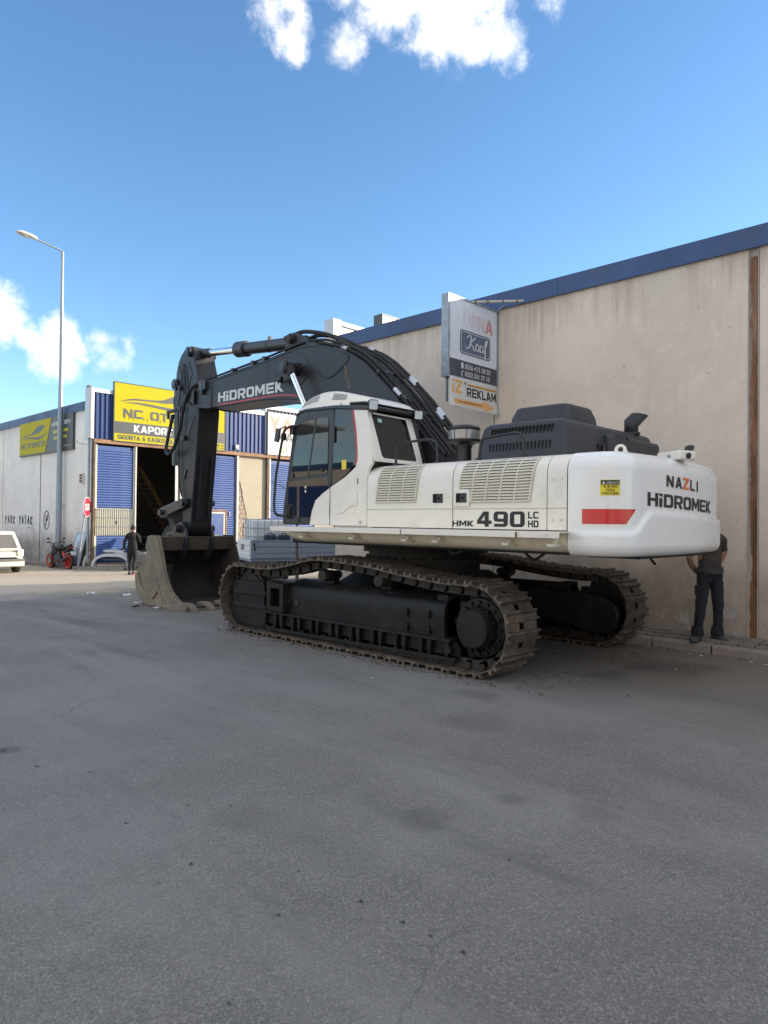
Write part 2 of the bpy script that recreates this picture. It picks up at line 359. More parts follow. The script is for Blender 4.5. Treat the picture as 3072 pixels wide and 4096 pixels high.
# heavy block letters, drawn as outlines in a unit box (w, h: stroke widths)
w_, h_ = .27, .21
BG = {
 'H': [[(0,0),(w_,0),(w_,.4),(1-w_,.4),(1-w_,0),(1,0),(1,1),(1-w_,1),(1-w_,.61),(w_,.61),(w_,1),(0,1)]],
 'D': [[(0,0),(.76,0),(.93,.08),(1,.24),(1,.76),(.93,.92),(.76,1),(0,1)], [(w_,h_),(.66,h_),(1-w_,.30),(1-w_,.70),(.66,1-h_),(w_,1-h_)]],
 'O': [[(.22,0),(.78,0),(.94,.07),(1,.22),(1,.78),(.94,.93),(.78,1),(.22,1),(.06,.93),(0,.78),(0,.22),(.06,.07)], [(.33,h_),(.67,h_),(1-w_,.28),(1-w_,.72),(.67,1-h_),(.33,1-h_),(w_,.72),(w_,.28)]],
 'R': [[(0,0),(w_,0),(w_,.33),(.46,.33),(.68,0),(1,0),(.76,.36),(.94,.42),(1,.54),(1,.84),(.94,.96),(.8,1),(0,1)], [(w_,.53),(.68,.53),(1-w_,.58),(1-w_,.75),(.68,.80),(w_,.80)]],
 'P': [[(0,0),(w_,0),(w_,.33),(.8,.33),(.94,.38),(1,.52),(1,.82),(.94,.95),(.8,1),(0,1)], [(w_,.53),(.68,.53),(1-w_,.58),(1-w_,.75),(.68,.80),(w_,.80)]],
 'B': [[(0,0),(.8,0),(.95,.06),(1,.2),(1,.40),(.93,.5),(1,.6),(1,.82),(.94,.95),(.8,1),(0,1)], [(w_,.2),(.68,.2),(.72,.25),(.72,.36),(.68,.41),(w_,.41)], [(w_,.6),(.68,.6),(.72,.65),(.72,.76),(.68,.81),(w_,.81)]],
 'M': [[(0,0),(.22,0),(.22,.62),(.44,.18),(.56,.18),(.78,.62),(.78,0),(1,0),(1,1),(.76,1),(.5,.50),(.24,1),(0,1)]],
 'E': [[(0,0),(1,0),(1,h_),(w_,h_),(w_,.4),(.92,.4),(.92,.6),(w_,.6),(w_,1-h_),(1,1-h_),(1,1),(0,1)]],
 'K': [[(0,0),(w_,0),(w_,.36),(.64,0),(1,0),(.5,.5),(.98,1),(.62,1),(w_,.64),(w_,1),(0,1)]],
 'N': [[(0,0),(.25,0),(.25,.60),(.74,0),(1,0),(1,1),(.75,1),(.75,.40),(.26,1),(0,1)]],
 'A': [[(0,0),(.27,0),(.335,.19),(.665,.19),(.73,0),(1,0),(.66,1),(.34,1)], [(.40,.38),(.60,.38),(.5,.72)]],
 'Z': [[(0,0),(1,0),(1,h_),(.40,h_),(1,.80),(1,1),(0,1),(0,1-h_),(.60,1-h_),(0,.20)]],
 'L': [[(0,0),(1,0),(1,h_),(w_+.04,h_),(w_+.04,1),(0,1)]],
 'I': [[(0,0),(1,0),(1,1),(0,1)]],
 'C': [[(.2,0),(1,0),(1,h_),(w_+.04,h_),(w_,.26),(w_,.74),(w_+.04,1-h_),(1,1-h_),(1,1),(.2,1),(.05,.93),(0,.8),(0,.2),(.05,.07)]],
 'T': [[(.5-w_/2,0),(.5+w_/2,0),(.5+w_/2,1-h_),(1,1-h_),(1,1),(0,1),(0,1-h_),(.5-w_/2,1-h_)]],
 'V': [[(.36,0),(.64,0),(1,1),(.73,1),(.5,.30),(.27,1),(0,1)]],
 'Y': [[(.5-w_/2,0),(.5+w_/2,0),(.5+w_/2,.40),(1,1),(.70,1),(.5,.66),(.30,1),(0,1),(.5-w_/2,.40)]],
 'S': [[(0,0),(.85,0),(1,.12),(1,.48),(.85,.60),(w_,.60),(w_,.80),(1,.80),(1,1),(.15,1),(0,.88),(0,.52),(.15,.40),(1-w_,.40),(1-w_,.20),(0,.20)]],
 'G': [[(.15,0),(1,0),(1,.55),(.5,.55),(.5,.37),(1-w_,.37),(1-w_,.2),(w_,.2),(w_,.8),(1,.8),(1,1),(.15,1),(0,.87),(0,.13)]],
 'U': [[(.15,0),(.85,0),(1,.14),(1,1),(1-w_,1),(1-w_,.2),(w_,.2),(w_,1),(0,1),(0,.14)]],
 '4': [[(.52,0),(.80,0),(.80,.18),(1,.18),(1,.40),(.80,.40),(.80,1),(.44,1),(0,.42),(0,.18),(.52,.18)], [(.27,.40),(.52,.40),(.52,.74)]],
 '9': [[(.05,0),(.80,0),(.94,.07),(1,.2),(1,.8),(.94,.93),(.80,1),(.20,1),(.06,.93),(0,.8),(0,.52),(.06,.39),(.20,.33),(.70,.33),(.70,.2),(.05,.2)], [(.30,.53),(.70,.53),(.70,.8),(.30,.8)]],
 '0': [[(.20,0),(.80,0),(.94,.07),(1,.2),(1,.8),(.94,.93),(.80,1),(.20,1),(.06,.93),(0,.8),(0,.2),(.06,.07)], [(.30,.2),(.70,.2),(.70,.8),(.30,.8)]],
}
BG['Ş'] = BG['S']
BG['&'] = [[(.2,0),(.60,0),(.70,.09),(.78,0),(1,0),(.86,.25),(1,.5),(.80,.5),(.72,.38),(.55,.55),(.72,.70),(.72,.88),(.60,1),(.25,1),(.12,.88),(.12,.70),(.22,.55),(0,.35),(0,.15)], [(.25,.18),(.50,.18),(.58,.26),(.38,.44),(.22,.30)], [(.33,.66),(.50,.66),(.52,.84),(.32,.84)]]
BG['-'] = [[(.1,.4),(.9,.4),(.9,.6),(.1,.6)]]
CEDI = [[(.35,-.30),(.62,-.30),(.68,-.06),(.46,-.06)]]
BG['İ'] = None
BWID = {'I': .30, 'İ': .34, 'M': 1.18, 'L': .82, 'A': 1.05, 'T': .92, '4': 1.05}
_gf = {}
def gfill(loops):
    k = id(loops)
    if k not in _gf:
        bm = bmesh.new(); es = []
        for lp_ in loops:
            vs = [bm.verts.new((x, y, 0)) for x, y in lp_]; es += [bm.edges.new((vs[i], vs[(i+1) % len(vs)])) for i in range(len(vs))]
        bmesh.ops.triangle_fill(bm, use_beauty=True, edges=es)
        bmesh.ops.subdivide_edges(bm, edges=bm.edges[:], cuts=1)
        bmesh.ops.triangulate(bm, faces=bm.faces[:]); bm.verts.index_update()
        _gf[k] = ([(v.co.x, v.co.y) for v in bm.verts], [tuple(v.index for v in f.verts) for f in bm.faces]); bm.free()
    return _gf[k]
IDOT = [[(0,0),(.9,0),(.9,.66),(0,.66)]]; IFLAG = [[(-.55,.98),(.95,1.0),(.95,.74),(.35,.80)]]
def bwrite(mb, s, u0, v0, u1, v1, fn, gap=.13):
    tot = sum(BWID.get(c, 1.) if c != ' ' else .55 for c in s)+gap*(len(s)-1); k = (u1-u0)/tot; u = u0
    for c in s:
        if c != ' ':
            wd = BWID.get(c, 1.)*k; w2 = MB(); mb.words.append(w2)
            for loops in ([IDOT, IFLAG] if c == 'İ' else [BG[c], CEDI] if c == 'Ş' else [BG[c]]):
                vs, fs = gfill(loops); w2.add([fn(u+x*wd, v0+y*(v1-v0)) for x, y in vs], fs)
            u += wd+gap*k
        else: u += (.55+gap)*k
    return mb
# ------------------------------------------------------------------ ground
def node_mat(name):
    m = bpy.data.materials.new(name); m.use_nodes = True; t = m.node_tree
    return m, t, t.nodes['Principled BSDF']
def asphalt():
    m, t, b = node_mat('asphalt'); L = t.links.new
    def n(ty, **k):
        q = t.nodes.new(ty)
        for a, v in k.items():
            if a in q.inputs.keys(): q.inputs[a].default_value = v
            else: setattr(q, a, v)
        return q
    c = n('ShaderNodeTexCoord').outputs['Object']
    def noise(s, d=5, r=.6, vec=c):
        q = n('ShaderNodeTexNoise', Scale=s, Detail=d, Roughness=r); L(vec, q.inputs['Vector']); return q.outputs[0]
    def rng(v, a, b_, x=0., y=1.):
        q = n('ShaderNodeMapRange'); q.interpolation_type = 'SMOOTHSTEP'
        for k, z in (('From Min', a), ('From Max', b_), ('To Min', x), ('To Max', y)): q.inputs[k].default_value = z
        L(v, q.inputs['Value']); return q.outputs[0]
    def mix(f, a, b_):
        q = n('ShaderNodeMix', data_type='RGBA')
        if isinstance(f, float): q.inputs['Factor'].default_value = f
        else: L(f, q.inputs['Factor'])
        for k, v in (('A', a), ('B', b_)):
            if isinstance(v, tuple): q.inputs[k].default_value = v+(1,)
            else: L(v, q.inputs[k])
        return q.outputs['Result']
    def mul(a, b_):
        q = n('ShaderNodeMath', operation='MULTIPLY'); 
        for i, v in enumerate((a, b_)):
            if isinstance(v, float): q.inputs[i].default_value = v
            else: L(v, q.inputs[i])
        return q.outputs[0]
    base = mix(rng(noise(.32, 6, .6), .35, .65), (.150, .143, .133), (.195, .187, .174))
    base = mix(rng(noise(2.3, 6, .65), .38, .72, 0, .55), base, (.125, .12, .113))
    base = mix(rng(noise(1.1, 7, .7), .55, .75, 0, .5), base, (.225, .213, .193))
    vo = n('ShaderNodeTexVoronoi', Scale=120.); L(c, vo.inputs['Vector'])                    # stone chips in the binder
    chips = n('ShaderNodeSeparateColor'); L(vo.outputs['Color'], chips.inputs[0])
    base = mix(rng(chips.outputs[0], .62, .95, 0, .46), base, (.34, .325, .30))
    base = mix(rng(chips.outputs[1], .7, .98, 0, .48), base, (.065, .063, .06))
    vo3 = n('ShaderNodeTexVoronoi', Scale=34.); L(c, vo3.inputs['Vector'])
    ch3 = n('ShaderNodeSeparateColor'); L(vo3.outputs['Color'], ch3.inputs[0])
    base = mix(rng(ch3.outputs[0], .82, 1.0, 0, .22), base, (.24, .228, .21))
    # worn lanes and old repairs: broad soft changes of tone, streaked along the street
    mpn = n('ShaderNodeMapping'); mpn.inputs['Scale'].default_value = (1.0, .16, 1); L(c, mpn.inputs['Vector'])
    base = mix(rng(noise(.9, 6, .6, mpn.outputs[0]), .46, .70, 0, .75), base, (.235, .228, .217))
    base = mix(rng(noise(1.7, 6, .65, mpn.outputs[0]), .52, .72, 0, .6), base, (.10, .097, .094))
    base = mix(rng(noise(.16, 4, .55), .42, .62, 0, .45), base, (.225, .222, .217))
    # trodden dust and mud near the gutter on the wall side
    xyz = n('ShaderNodeSeparateXYZ'); L(c, xyz.inputs[0])
    wob = noise(.55, 6, .65)
    edge = n('ShaderNodeMath', operation='MULTIPLY_ADD'); L(wob, edge.inputs[0]); edge.inputs[1].default_value = 5.0; L(xyz.outputs[0], edge.inputs[2])
    base = mix(rng(edge.outputs[0], 8.2, 11.0, 0, .75), base, (.165, .137, .108))
    # sandy dust down the street, the sunlit strip's brightness painted into its pale colour
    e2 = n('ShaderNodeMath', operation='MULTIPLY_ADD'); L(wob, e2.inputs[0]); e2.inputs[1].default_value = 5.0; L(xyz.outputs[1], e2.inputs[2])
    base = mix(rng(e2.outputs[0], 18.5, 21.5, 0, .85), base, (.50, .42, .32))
    # cracks
    ds = n('ShaderNodeTexNoise', Scale=1.6, Detail=5.); L(c, ds.inputs['Vector'])
    dv = n('ShaderNodeVectorMath', operation='MULTIPLY_ADD'); L(ds.outputs['Color'], dv.inputs[0]); dv.inputs[1].default_value = (1.1, 1.1, 0); L(c, dv.inputs[2])
    v2 = n('ShaderNodeTexVoronoi', Scale=.36, feature='DISTANCE_TO_EDGE'); L(dv.outputs[0], v2.inputs['Vector'])
    crack = mul(rng(v2.outputs['Distance'], .0, .006, 1, 0), rng(noise(.5, 3), .46, .6))
    base = mix(mul(crack, .22), base, (.05, .047, .044))
    # drips and trodden gum
    v4 = n('ShaderNodeTexVoronoi', Scale=1.5); L(dv.outputs[0], v4.inputs['Vector'])
    s4 = n('ShaderNodeSeparateColor'); L(v4.outputs['Color'], s4.inputs[0])
    lim = n('ShaderNodeMath', operation='MULTIPLY_ADD'); L(s4.outputs[0], lim.inputs[0]); lim.inputs[1].default_value = .22; lim.inputs[2].default_value = -.125
    dd = n('ShaderNodeMath', operation='SUBTRACT'); L(lim.outputs[0], dd.inputs[0]); L(v4.outputs['Distance'], dd.inputs[1])
    base = mix(rng(dd.outputs[0], .0, .03, 0, .8), base, (.03, .028, .027))
    v5 = n('ShaderNodeTexVoronoi', Scale=.55); L(dv.outputs[0], v5.inputs['Vector'])
    s5 = n('ShaderNodeSeparateColor'); L(v5.outputs['Color'], s5.inputs[0])
    l5 = n('ShaderNodeMath', operation='MULTIPLY_ADD'); L(s5.outputs[1], l5.inputs[0]); l5.inputs[1].default_value = .5; l5.inputs[2].default_value = -.3
    d5 = n('ShaderNodeMath', operation='SUBTRACT'); L(l5.outputs[0], d5.inputs[0]); L(v5.outputs['Distance'], d5.inputs[1])
    base = mix(rng(d5.outputs[0], .0, .2, 0, .55), base, (.07, .067, .066))
    # oil soaked into the surface, soft at the rim
    for sx_, sy_, sr_, am in ((8.35, 3.45, .55, .6), (8.8, 3.1, .4, .5), (7.5, 3.7, .35, .45), (5.7, 4.2, .3, .4), (3.1, 2.62, .2, .4), (3.7, 2.45, .13, .4), (3.9, 1.98, .2, .35), (4.9, 3.6, .35, .3), (2.4, 3.4, .3, .25), (1.8, 5.6, .15, .6)):
        dn = n('ShaderNodeVectorMath', operation='MULTIPLY_ADD'); L(ds.outputs['Color'], dn.inputs[0]); k_ = sr_*1.6; dn.inputs[1].default_value = (k_, k_, 0); L(c, dn.inputs[2])
        di = n('ShaderNodeVectorMath', operation='DISTANCE'); L(dn.outputs[0], di.inputs[0]); di.inputs[1].default_value = (sx_+k_*.5, sy_+k_*.5, 0)
        base = mix(rng(di.outputs['Value'], sr_*.35, sr_, am, 0), base, (.075, .07, .064))
    L(base, b.inputs['Base Color']); b.inputs['Roughness'].default_value = .78; b.inputs['Specular IOR Level'].default_value = .35
    hgt = n('ShaderNodeMath', operation='MULTIPLY_ADD'); L(vo.outputs['Distance'], hgt.inputs[0]); hgt.inputs[1].default_value = -.7; L(noise(40, 4), hgt.inputs[2])
    h2 = n('ShaderNodeMath', operation='MULTIPLY_ADD'); L(crack, h2.inputs[0]); h2.inputs[1].default_value = -1.5; L(hgt.outputs[0], h2.inputs[2])
    bp = n('ShaderNodeBump', Strength=.55, Distance=.008); L(h2.outputs[0], bp.inputs['Height']); L(bp.outputs[0], b.inputs['Normal'])
    return m
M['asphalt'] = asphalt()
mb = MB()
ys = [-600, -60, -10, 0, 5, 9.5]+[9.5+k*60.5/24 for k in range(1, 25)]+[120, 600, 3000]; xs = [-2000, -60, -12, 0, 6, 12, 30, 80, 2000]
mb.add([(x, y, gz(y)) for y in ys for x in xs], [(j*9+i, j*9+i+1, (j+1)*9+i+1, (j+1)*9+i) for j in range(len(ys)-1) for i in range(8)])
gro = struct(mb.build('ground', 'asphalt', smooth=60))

def wall_mat(name, col, top, streak=(.19, .135, .10), damp=(.26, .215, .18), amt=.75):
    """rendered wall: mottled, with brown run-off below the fascia and damp, flaking patches at the foot"""
    m, t, b = node_mat(name); L = t.links.new
    c = t.nodes.new('ShaderNodeTexCoord').outputs['Object']
    def noise(s, d=6, r=.65, st=None):
        v = c
        if st: q = t.nodes.new('ShaderNodeMapping'); q.inputs['Scale'].default_value = st; L(c, q.inputs['Vector']); v = q.outputs[0]
        n_ = t.nodes.new('ShaderNodeTexNoise'); n_.inputs['Scale'].default_value = s; n_.inputs['Detail'].default_value = d; n_.inputs['Roughness'].default_value = r
        L(v, n_.inputs['Vector']); return n_.outputs[0]
    def rng(v, a, b_, x=0., y=1.):
        q = t.nodes.new('ShaderNodeMapRange'); q.interpolation_type = 'SMOOTHSTEP'
        for k, z in (('From Min', a), ('From Max', b_), ('To Min', x), ('To Max', y)): q.inputs[k].default_value = z
        L(v, q.inputs['Value']); return q.outputs[0]
    def mix(f, a, col2):
        q = t.nodes.new('ShaderNodeMix'); q.data_type = 'RGBA'; L(f, q.inputs['Factor'])
        if isinstance(a, tuple): q.inputs['A'].default_value = a+(1,)
        else: L(a, q.inputs['A'])
        q.inputs['B'].default_value = col2+(1,); return q.outputs['Result']
    def op(o, a, b_):
        q = t.nodes.new('ShaderNodeMath'); q.operation = o
        for i, v in enumerate((a, b_)):
            if isinstance(v, (int, float)): q.inputs[i].default_value = v
            else: L(v, q.inputs[i])
        return q.outputs[0]
    z = t.nodes.new('ShaderNodeSeparateXYZ'); L(c, z.inputs[0]); z = z.outputs[2]
    base = mix(rng(noise(.55), .35, .7), col, tuple(x*.86 for x in col))
    base = mix(rng(noise(3.5), .5, .75, 0, .5), base, tuple(min(1, x*1.13) for x in col))
    base = mix(rng(noise(1.3, 6, .6, (6, 6, .35)), .55, .8, 0, .45), base, tuple(x*.74 for x in col))
    drop = op('SUBTRACT', op('ADD', z, op('MULTIPLY', noise(1.5, 6, .7, (5, 5, .25)), 2.2)), top)     # run-off length varies
    base = mix(op('MULTIPLY', rng(drop, .35, 1.25), rng(noise(1.6, 5, .6, (1, 1, .3)), .34, .6, .05, amt)), base, streak)
    foot = op('SUBTRACT', z, op('MULTIPLY', noise(.9, 6, .7), 2.4))
    base = mix(rng(foot, -.9, .35, .75, 0), base, damp)
    fl = op('MULTIPLY', rng(noise(3.2, 7, .75), .52, .57), rng(z, .3, .62, 1, 0))
    base = mix(op('MULTIPLY', fl, .9), base, (.52, .49, .46))
    sp = op('MULTIPLY', rng(noise(7, 3, .5), .69, .74), .6)
    base = mix(sp, base, tuple(x*.55 for x in col))
    L(base, b.inputs['Base Color']); b.inputs['Roughness'].default_value = .92; b.inputs['Specular IOR Level'].default_value = .25
    h = op('ADD', op('MULTIPLY', noise(45, 4), .6), op('MULTIPLY', noise(4, 5), 1.6))
    bp = t.nodes.new('ShaderNodeBump'); bp.inputs['Strength'].default_value = .45; bp.inputs['Distance'].default_value = .012
    L(h, bp.inputs['Height']); L(bp.outputs[0], b.inputs['Normal'])
    return m
M['wall_near'] = wall_mat('wall_near', (.74, .635, .53), 5.57, streak=(.30, .215, .155), amt=.6)
M['wall_far'] = wall_mat('wall_far', (.82, .785, .73), 5.98, amt=.35)
M['wall_opposite'] = wall_mat('wall_opposite', (.60, .52, .43), 5.9)

def kerb_run(pts, parent, zf, h=.13, wd=.15, ln=.8, seed=1):
    """kerb stones one by one along a line; the street side is to the left of the walking direction"""
    rnd = random.Random(seed)
    for a, b in zip(pts[:-1], pts[1:]):
        a = Vector(a); b = Vector(b); d = b-a; n = max(1, round(d.length/ln)); d.normalize(); nrm = Vector((d.y, -d.x))
        st = (b-a).length/n
        for k in range(n):
            p = a + d*(st*(k+.5)); hh = h+rnd.uniform(-.012, .012); q = MB()
            e = st-.014-rnd.uniform(0, .012)
            prof = [(0, -.2), (0, hh-.03), (.02, hh), (wd, hh), (wd, -.2)]
            vs = []
            for s in (-1, 1):
                for (o_, z_) in prof:
                    c = p + d*(s*e/2) + nrm*(o_+rnd.uniform(-.004, .004)); vs.append((c.x, c.y, zf(c.y)+z_))
            q.add(vs, [(4,3,2,1,0),(5,6,7,8,9),(0,1,6,5),(1,2,7,6),(2,3,8,7),(3,4,9,8),(4,0,5,9)])
            q.build('kerb_stone', 'kerb', parent, smooth=0, bevel=.008)

# pavement along the near wall
KX, WX = 9.72, 10.55
mb = MB()
ys = [-12, -5, .8, 5.6, 9.5, 12.2]
mb.add([(x, y, gz(y)+.105+(.02 if x > KX+.3 else 0)) for y in ys for x in (KX+.15, KX+.5, WX+.1)]+[(x, y, gz(y)-.2) for y in ys for x in (KX+.15, KX+.5, WX+.1)],
       [(j*3+i, j*3+i+1, (j+1)*3+i+1, (j+1)*3+i) for j in range(5) for i in range(2)]+[(15, 16, 34, 33), (16, 17, 35, 34)])
pav = struct(mb.build('pavement', 'concrete', smooth=0))
kerb_run([(KX, -12), (KX, 12.2)], pav, gz, seed=4)
q = MB(); q.prism(rrect(-.098, -.098, .098, .098, .02, 1), -.03, .03, 'z'); pm = q.build('paver', 'paver', pav, smooth=0, Mx=Matrix.Translation((KX+.26, .9, .13)))
rp = random.Random(5)
for j in range(23):
    for i in range(3):
        if i == j == 0: continue
        x = KX+.26+.205*i; y = .9+.205*j
        Mx = Matrix.Translation((x, y, .118+.012*i+rp.uniform(-.012, .008))) @ Matrix.Rotation(rp.uniform(-.04, .04), 4, 'X') @ Matrix.Rotation(rp.uniform(-.04, .04), 4, 'Y')
        place(pm.data, 'paver', pav, Mx)
# rubble and flaked render lying along the foot of the wall
mb = MB(); rp = random.Random(8)
for k in range(420):
    y = rp.uniform(-1, 11.5); s = rp.uniform(.006, .026); x = WX-abs(rp.gauss(0, .10))-.01
    c = Vector((x, y, gz(y)+.135+s*.3)); a = rp.uniform(0, 3)
    mb.obox(c, (s*2, s*1.4, s), (math.cos(a), math.sin(a), .1), (-math.sin(a), math.cos(a), 0), (0, -.1, 1))
mb.build('rubble', 'concrete', smooth=0, kind='stuff')['label'] = 'crumbled render and grit along the foot of the long wall'

# ------------------------------------------------------------------ near warehouse
wh = thing('warehouse', 'long beige rendered warehouse with blue roof edge behind the excavator', 'building', (14, -2, 0))
FB, FT = 5.57, 5.88
for (a, b) in ((-14., -7.2), (-7.18, -1.6), (-1.58, 2.985), (3.13, 7.405), (7.43, 11.70)):
    mb = MB(); n = 10
    mb.box((WX, a, -.3), (WX+.2, b, FB+.1)); mb.build('wall_panel', 'wall_near', wh, smooth=0, bevel=.006)
q = MB(); q.box((WX+.03, 2.985, -.3), (WX+.2, 3.13, FB+.1)); q.box((WX-.012, 2.987, -.05), (WX+.03, 2.999, FB)); q.box((WX-.012, 3.117, -.05), (WX+.03, 3.128, FB))
ch = q.build('wall_channel', 'stucco', wh, smooth=0)
ch['label'] = 'upright channel in the wall with a rusty strip'
q = MB(); pr = random.Random(2)
zs = [0.02+k*.06 for k in range(92)]
vs = []
for z in zs:
    wv = mnoise.noise((0, 0, z*1.7)); a = 3.006+max(0, .03*wv)+pr.uniform(0, .014); b = 3.108-max(0, .045*mnoise.noise((7, 0, z*1.3)))-pr.uniform(0, .018)
    vs += [(WX+.022, a, z), (WX+.022, b, z)]
q.add(vs, [(2*i, 2*i+1, 2*i+3, 2*i+2) for i in range(len(zs)-1)]); q.build('rust_strip', 'rust', ch, smooth=0)
q = MB(); q.box((WX+.03, 7.38, -.3), (WX+.2, 7.45, FB+.1)); q.build('wall_joint', 'concrete', wh, smooth=0)
# sheet-metal roof edge in lengths
for (a, b) in ((-14., -6.), (-5.995, .3), (.305, 6.1), (6.105, 11.72)):
    q = MB(); q.prism([(WX-.055, FB+.012), (WX-.06, FT), (WX+.06, FT+.004), (WX+.06, FT-.03), (WX-.03, FT-.03), (WX-.03, FB+.012)], a, b, 'y')
    q.build('roof_edge', 'fascia_blue', wh, smooth=0)
q = MB(); q.box((WX+.2, -14, FB-.1), (19.4, 11.6, FB+.05)); q.build('roof', 'silver_roof', wh, smooth=0)
q = MB(); q.box((WX+.2, 11.5, -.3), (19.4, 11.69, FB-.1)); q.box((19.2, -14, -.3), (19.4, 11.5, FB-.1)); q.box((WX+.2, -14, -.3), (19.2, -13.8, FB-.1)); q.build('end_wall', 'wall_near', wh, smooth=0)
# parapet of silver sheet standing over the cross-street front, seen from behind
q = MB(); q.box((WX-.10, 11.74, 4.2), (WX+.16, 12.05, 6.29)); q.build('corner_capping', 'silver_sheet', wh, smooth=0, bevel=.01)
q = MB(); q.box((WX+.17, 11.86, 4.3), (19.2, 11.95, 6.18)); pa = q.build('parapet_sheet', 'silver_sheet', wh, smooth=0)
q = MB(); q.box((WX+.165, 11.80, 6.19), (19.3, 12.02, 6.28)); q.build('parapet_cap', 'silver_roof', wh, smooth=0)
for k in range(6):
    q = MB(); q.cyl((WX+.28+k*.42, 11.78, 6.23), (WX+.28+k*.42, 11.80, 6.23), .012, n=8); q.build('rivet', 'plastic_grey', pa, smooth=0)
for (x0, x1, z1, nm) in ((12.35, 13.45, 6.83, 'a'), (13.75, 15.2, 6.68, 'b')):
    bx = thing('sign_box', 'white backed sign box with dark frame over the warehouse parapet' if nm == 'a' else 'plain pale sheet box over the warehouse parapet beside the dark framed one', 'sign', (x0, 12.2, 6.2))
    q = MB(); q.box((x0, 12.04, 5.6), (x1, 12.3, z1)); q.build('box_back', 'sign_white' if nm == 'a' else 'silver_sheet', bx, smooth=0)
    if nm == 'a':
        q = MB(); q.box((x0-.03, 12.02, z1), (x1+.03, 12.32, z1+.03)); q.box((x0-.035, 12.02, 5.6), (x0-.004, 12.32, z1)); q.build('frame', 'sign_grey', bx, smooth=0)
for (y, z, s) in ((5.36, 3.69, .022), (4.6, 1.05, .05), (6.3, 1.2, .02)):
    q = MB(); q.lathe([(s, -.002), (s*.7, -.008), (0, -.01)], (WX, y, z), (-1, 0, 0), 9); q.build('hole', 'dark_hole', wh)

# hanging sign on the wall: faded light box with a bent board under it
SY = 7.40
def sgn(u, v): return (u, SY-.063, v)
hs = thing('projecting_sign', 'tall faded white light box sign sticking out from the warehouse wall', 'sign', (WX, SY, 4.2))
q = MB(); q.box((9.13, SY-.06, 4.19), (10.50, SY+.06, 5.53)); bxo = q.build('light_box', 'sign_faded', hs, smooth=0)
q = MB(); q.box((9.085, SY-.075, 4.16), (9.13, SY+.075, 5.56)); q.box((10.50, SY-.075, 4.16), (10.535, SY+.075, 5.56)); q.box((9.13, SY-.075, 5.53), (10.50, SY+.075, 5.56)); q.box((9.13, SY-.075, 4.16), (10.50, SY+.075, 4.19))
q.build('frame', 'galv', hs, smooth=0)
q = MB(); q.add([sgn(9.135, 4.195), sgn(10.495, 4.195), sgn(10.495, 4.485), sgn(9.135, 4.485)], [(0, 1, 2, 3)]); q.build('phone_band', 'sign_slate', hs, smooth=0)
def sg2(u, v): return (u, SY-.066, v)
def sg3(u, v): return (u, SY-.069, v)
q = MB()
write(q, '0536 415 38 20', 9.56, 4.355, 10.30, 4.44, sg2, .012); write(q, '0352 331 27 10', 9.56, 4.225, 10.28, 4.31, sg2, .012)
q.build('lettering', 'decal_white', bxo, smooth=0)
q = MB()
for (x, z, w_, h_) in ((9.46, 4.35, .055, .10),):
    q.prism([(x, z), (x+w_, z), (x+w_, z+h_), (x, z+h_)], SY-.066, SY-.064, 'y')
q.build('phone_mark', 'sign_faded', bxo, smooth=0)
q = MB(); q.tube([(9.49, SY-.066, 4.215), (9.465, SY-.066, 4.25), (9.475, SY-.066, 4.29), (9.51, SY-.066, 4.31)], .008, 6); q.build('handset_mark', 'decal_white', bxo)
q = MB(); q.add([sgn(*p) for p in rrect(9.42, 4.60, 10.30, 5.02, .06)], [tuple(range(20))]); q.build('name_plate', 'sign_navy', hs, smooth=0)
q = MB(); o_ = rrect(9.445, 4.625, 10.275, 4.995, .05); i_ = rrect(9.455, 4.635, 10.265, 4.985, .045)
q.add([sg2(*p) for p in o_]+[sg2(*p) for p in i_], [(k, (k+1) % 20, 20+(k+1) % 20, 20+k) for k in range(20)]); q.build('plate_outline', 'decal_white', bxo, smooth=0)
q = MB()
def kaaf(p, wd=.022):
    q.tube([(9.60+x*.56, SY-.068, 4.68+y*.27) for x, y in spline([a+(0,) for a in p], 5) for _ in (0,)] if False else [(9.60+v.x*.56, SY-.068, 4.68+v.y*.27) for v in spline([(a[0], a[1], 0) for a in p], 5)], wd/2, 5)
for p in ([(.02, .78), (.08, .92), (.22, .95), (.2, .6), (.14, .25), (.02, .12), (-.02, .25)], [(.42, .95), (.3, .7), (.18, .52), (.3, .35), (.36, .12), (.44, .18)],
          [(.62, .5), (.52, .56), (.46, .35), (.5, .14), (.6, .2), (.64, .5), (.62, .2), (.68, .14)], [(.84, .5), (.74, .56), (.68, .35), (.72, .14), (.82, .2), (.86, .5), (.84, .2), (.9, .14)],
          [(.9, .14), (.98, .5), (1.06, .9), (1.02, .98), (.97, .8), (.96, .2), (.95, -.18), (.9, -.22)]): kaaf(p)
q.build('script_lettering', 'decal_white', bxo)
for (s, u0, u1, v0, v1) in (('A', 10.14, 10.37, 5.08, 5.33), ('N', 9.94, 10.12, 5.09, 5.34), ('R', 9.75, 9.92, 5.10, 5.35), ('O', 9.52, 9.72, 5.11, 5.36)):
    q = MB(); write(q, s, u0, v0, u1, v1, sg2, .05); q.build('faded_letter', M['faint_red'] if s == 'A' else mat('faint_letter_'+s, {'N': (.60, .48, .50), 'R': (.61, .53, .56), 'O': (.63, .60, .64)}[s], .55, dirt=(.64, .66, .70), da=.45, ds=6), bxo, smooth=0)
q = MB(); q.tube([(10.46, SY, 5.5), (10.49, SY-.25, 5.63)], .012, 6); q.build('bracket', 'galv', hs)
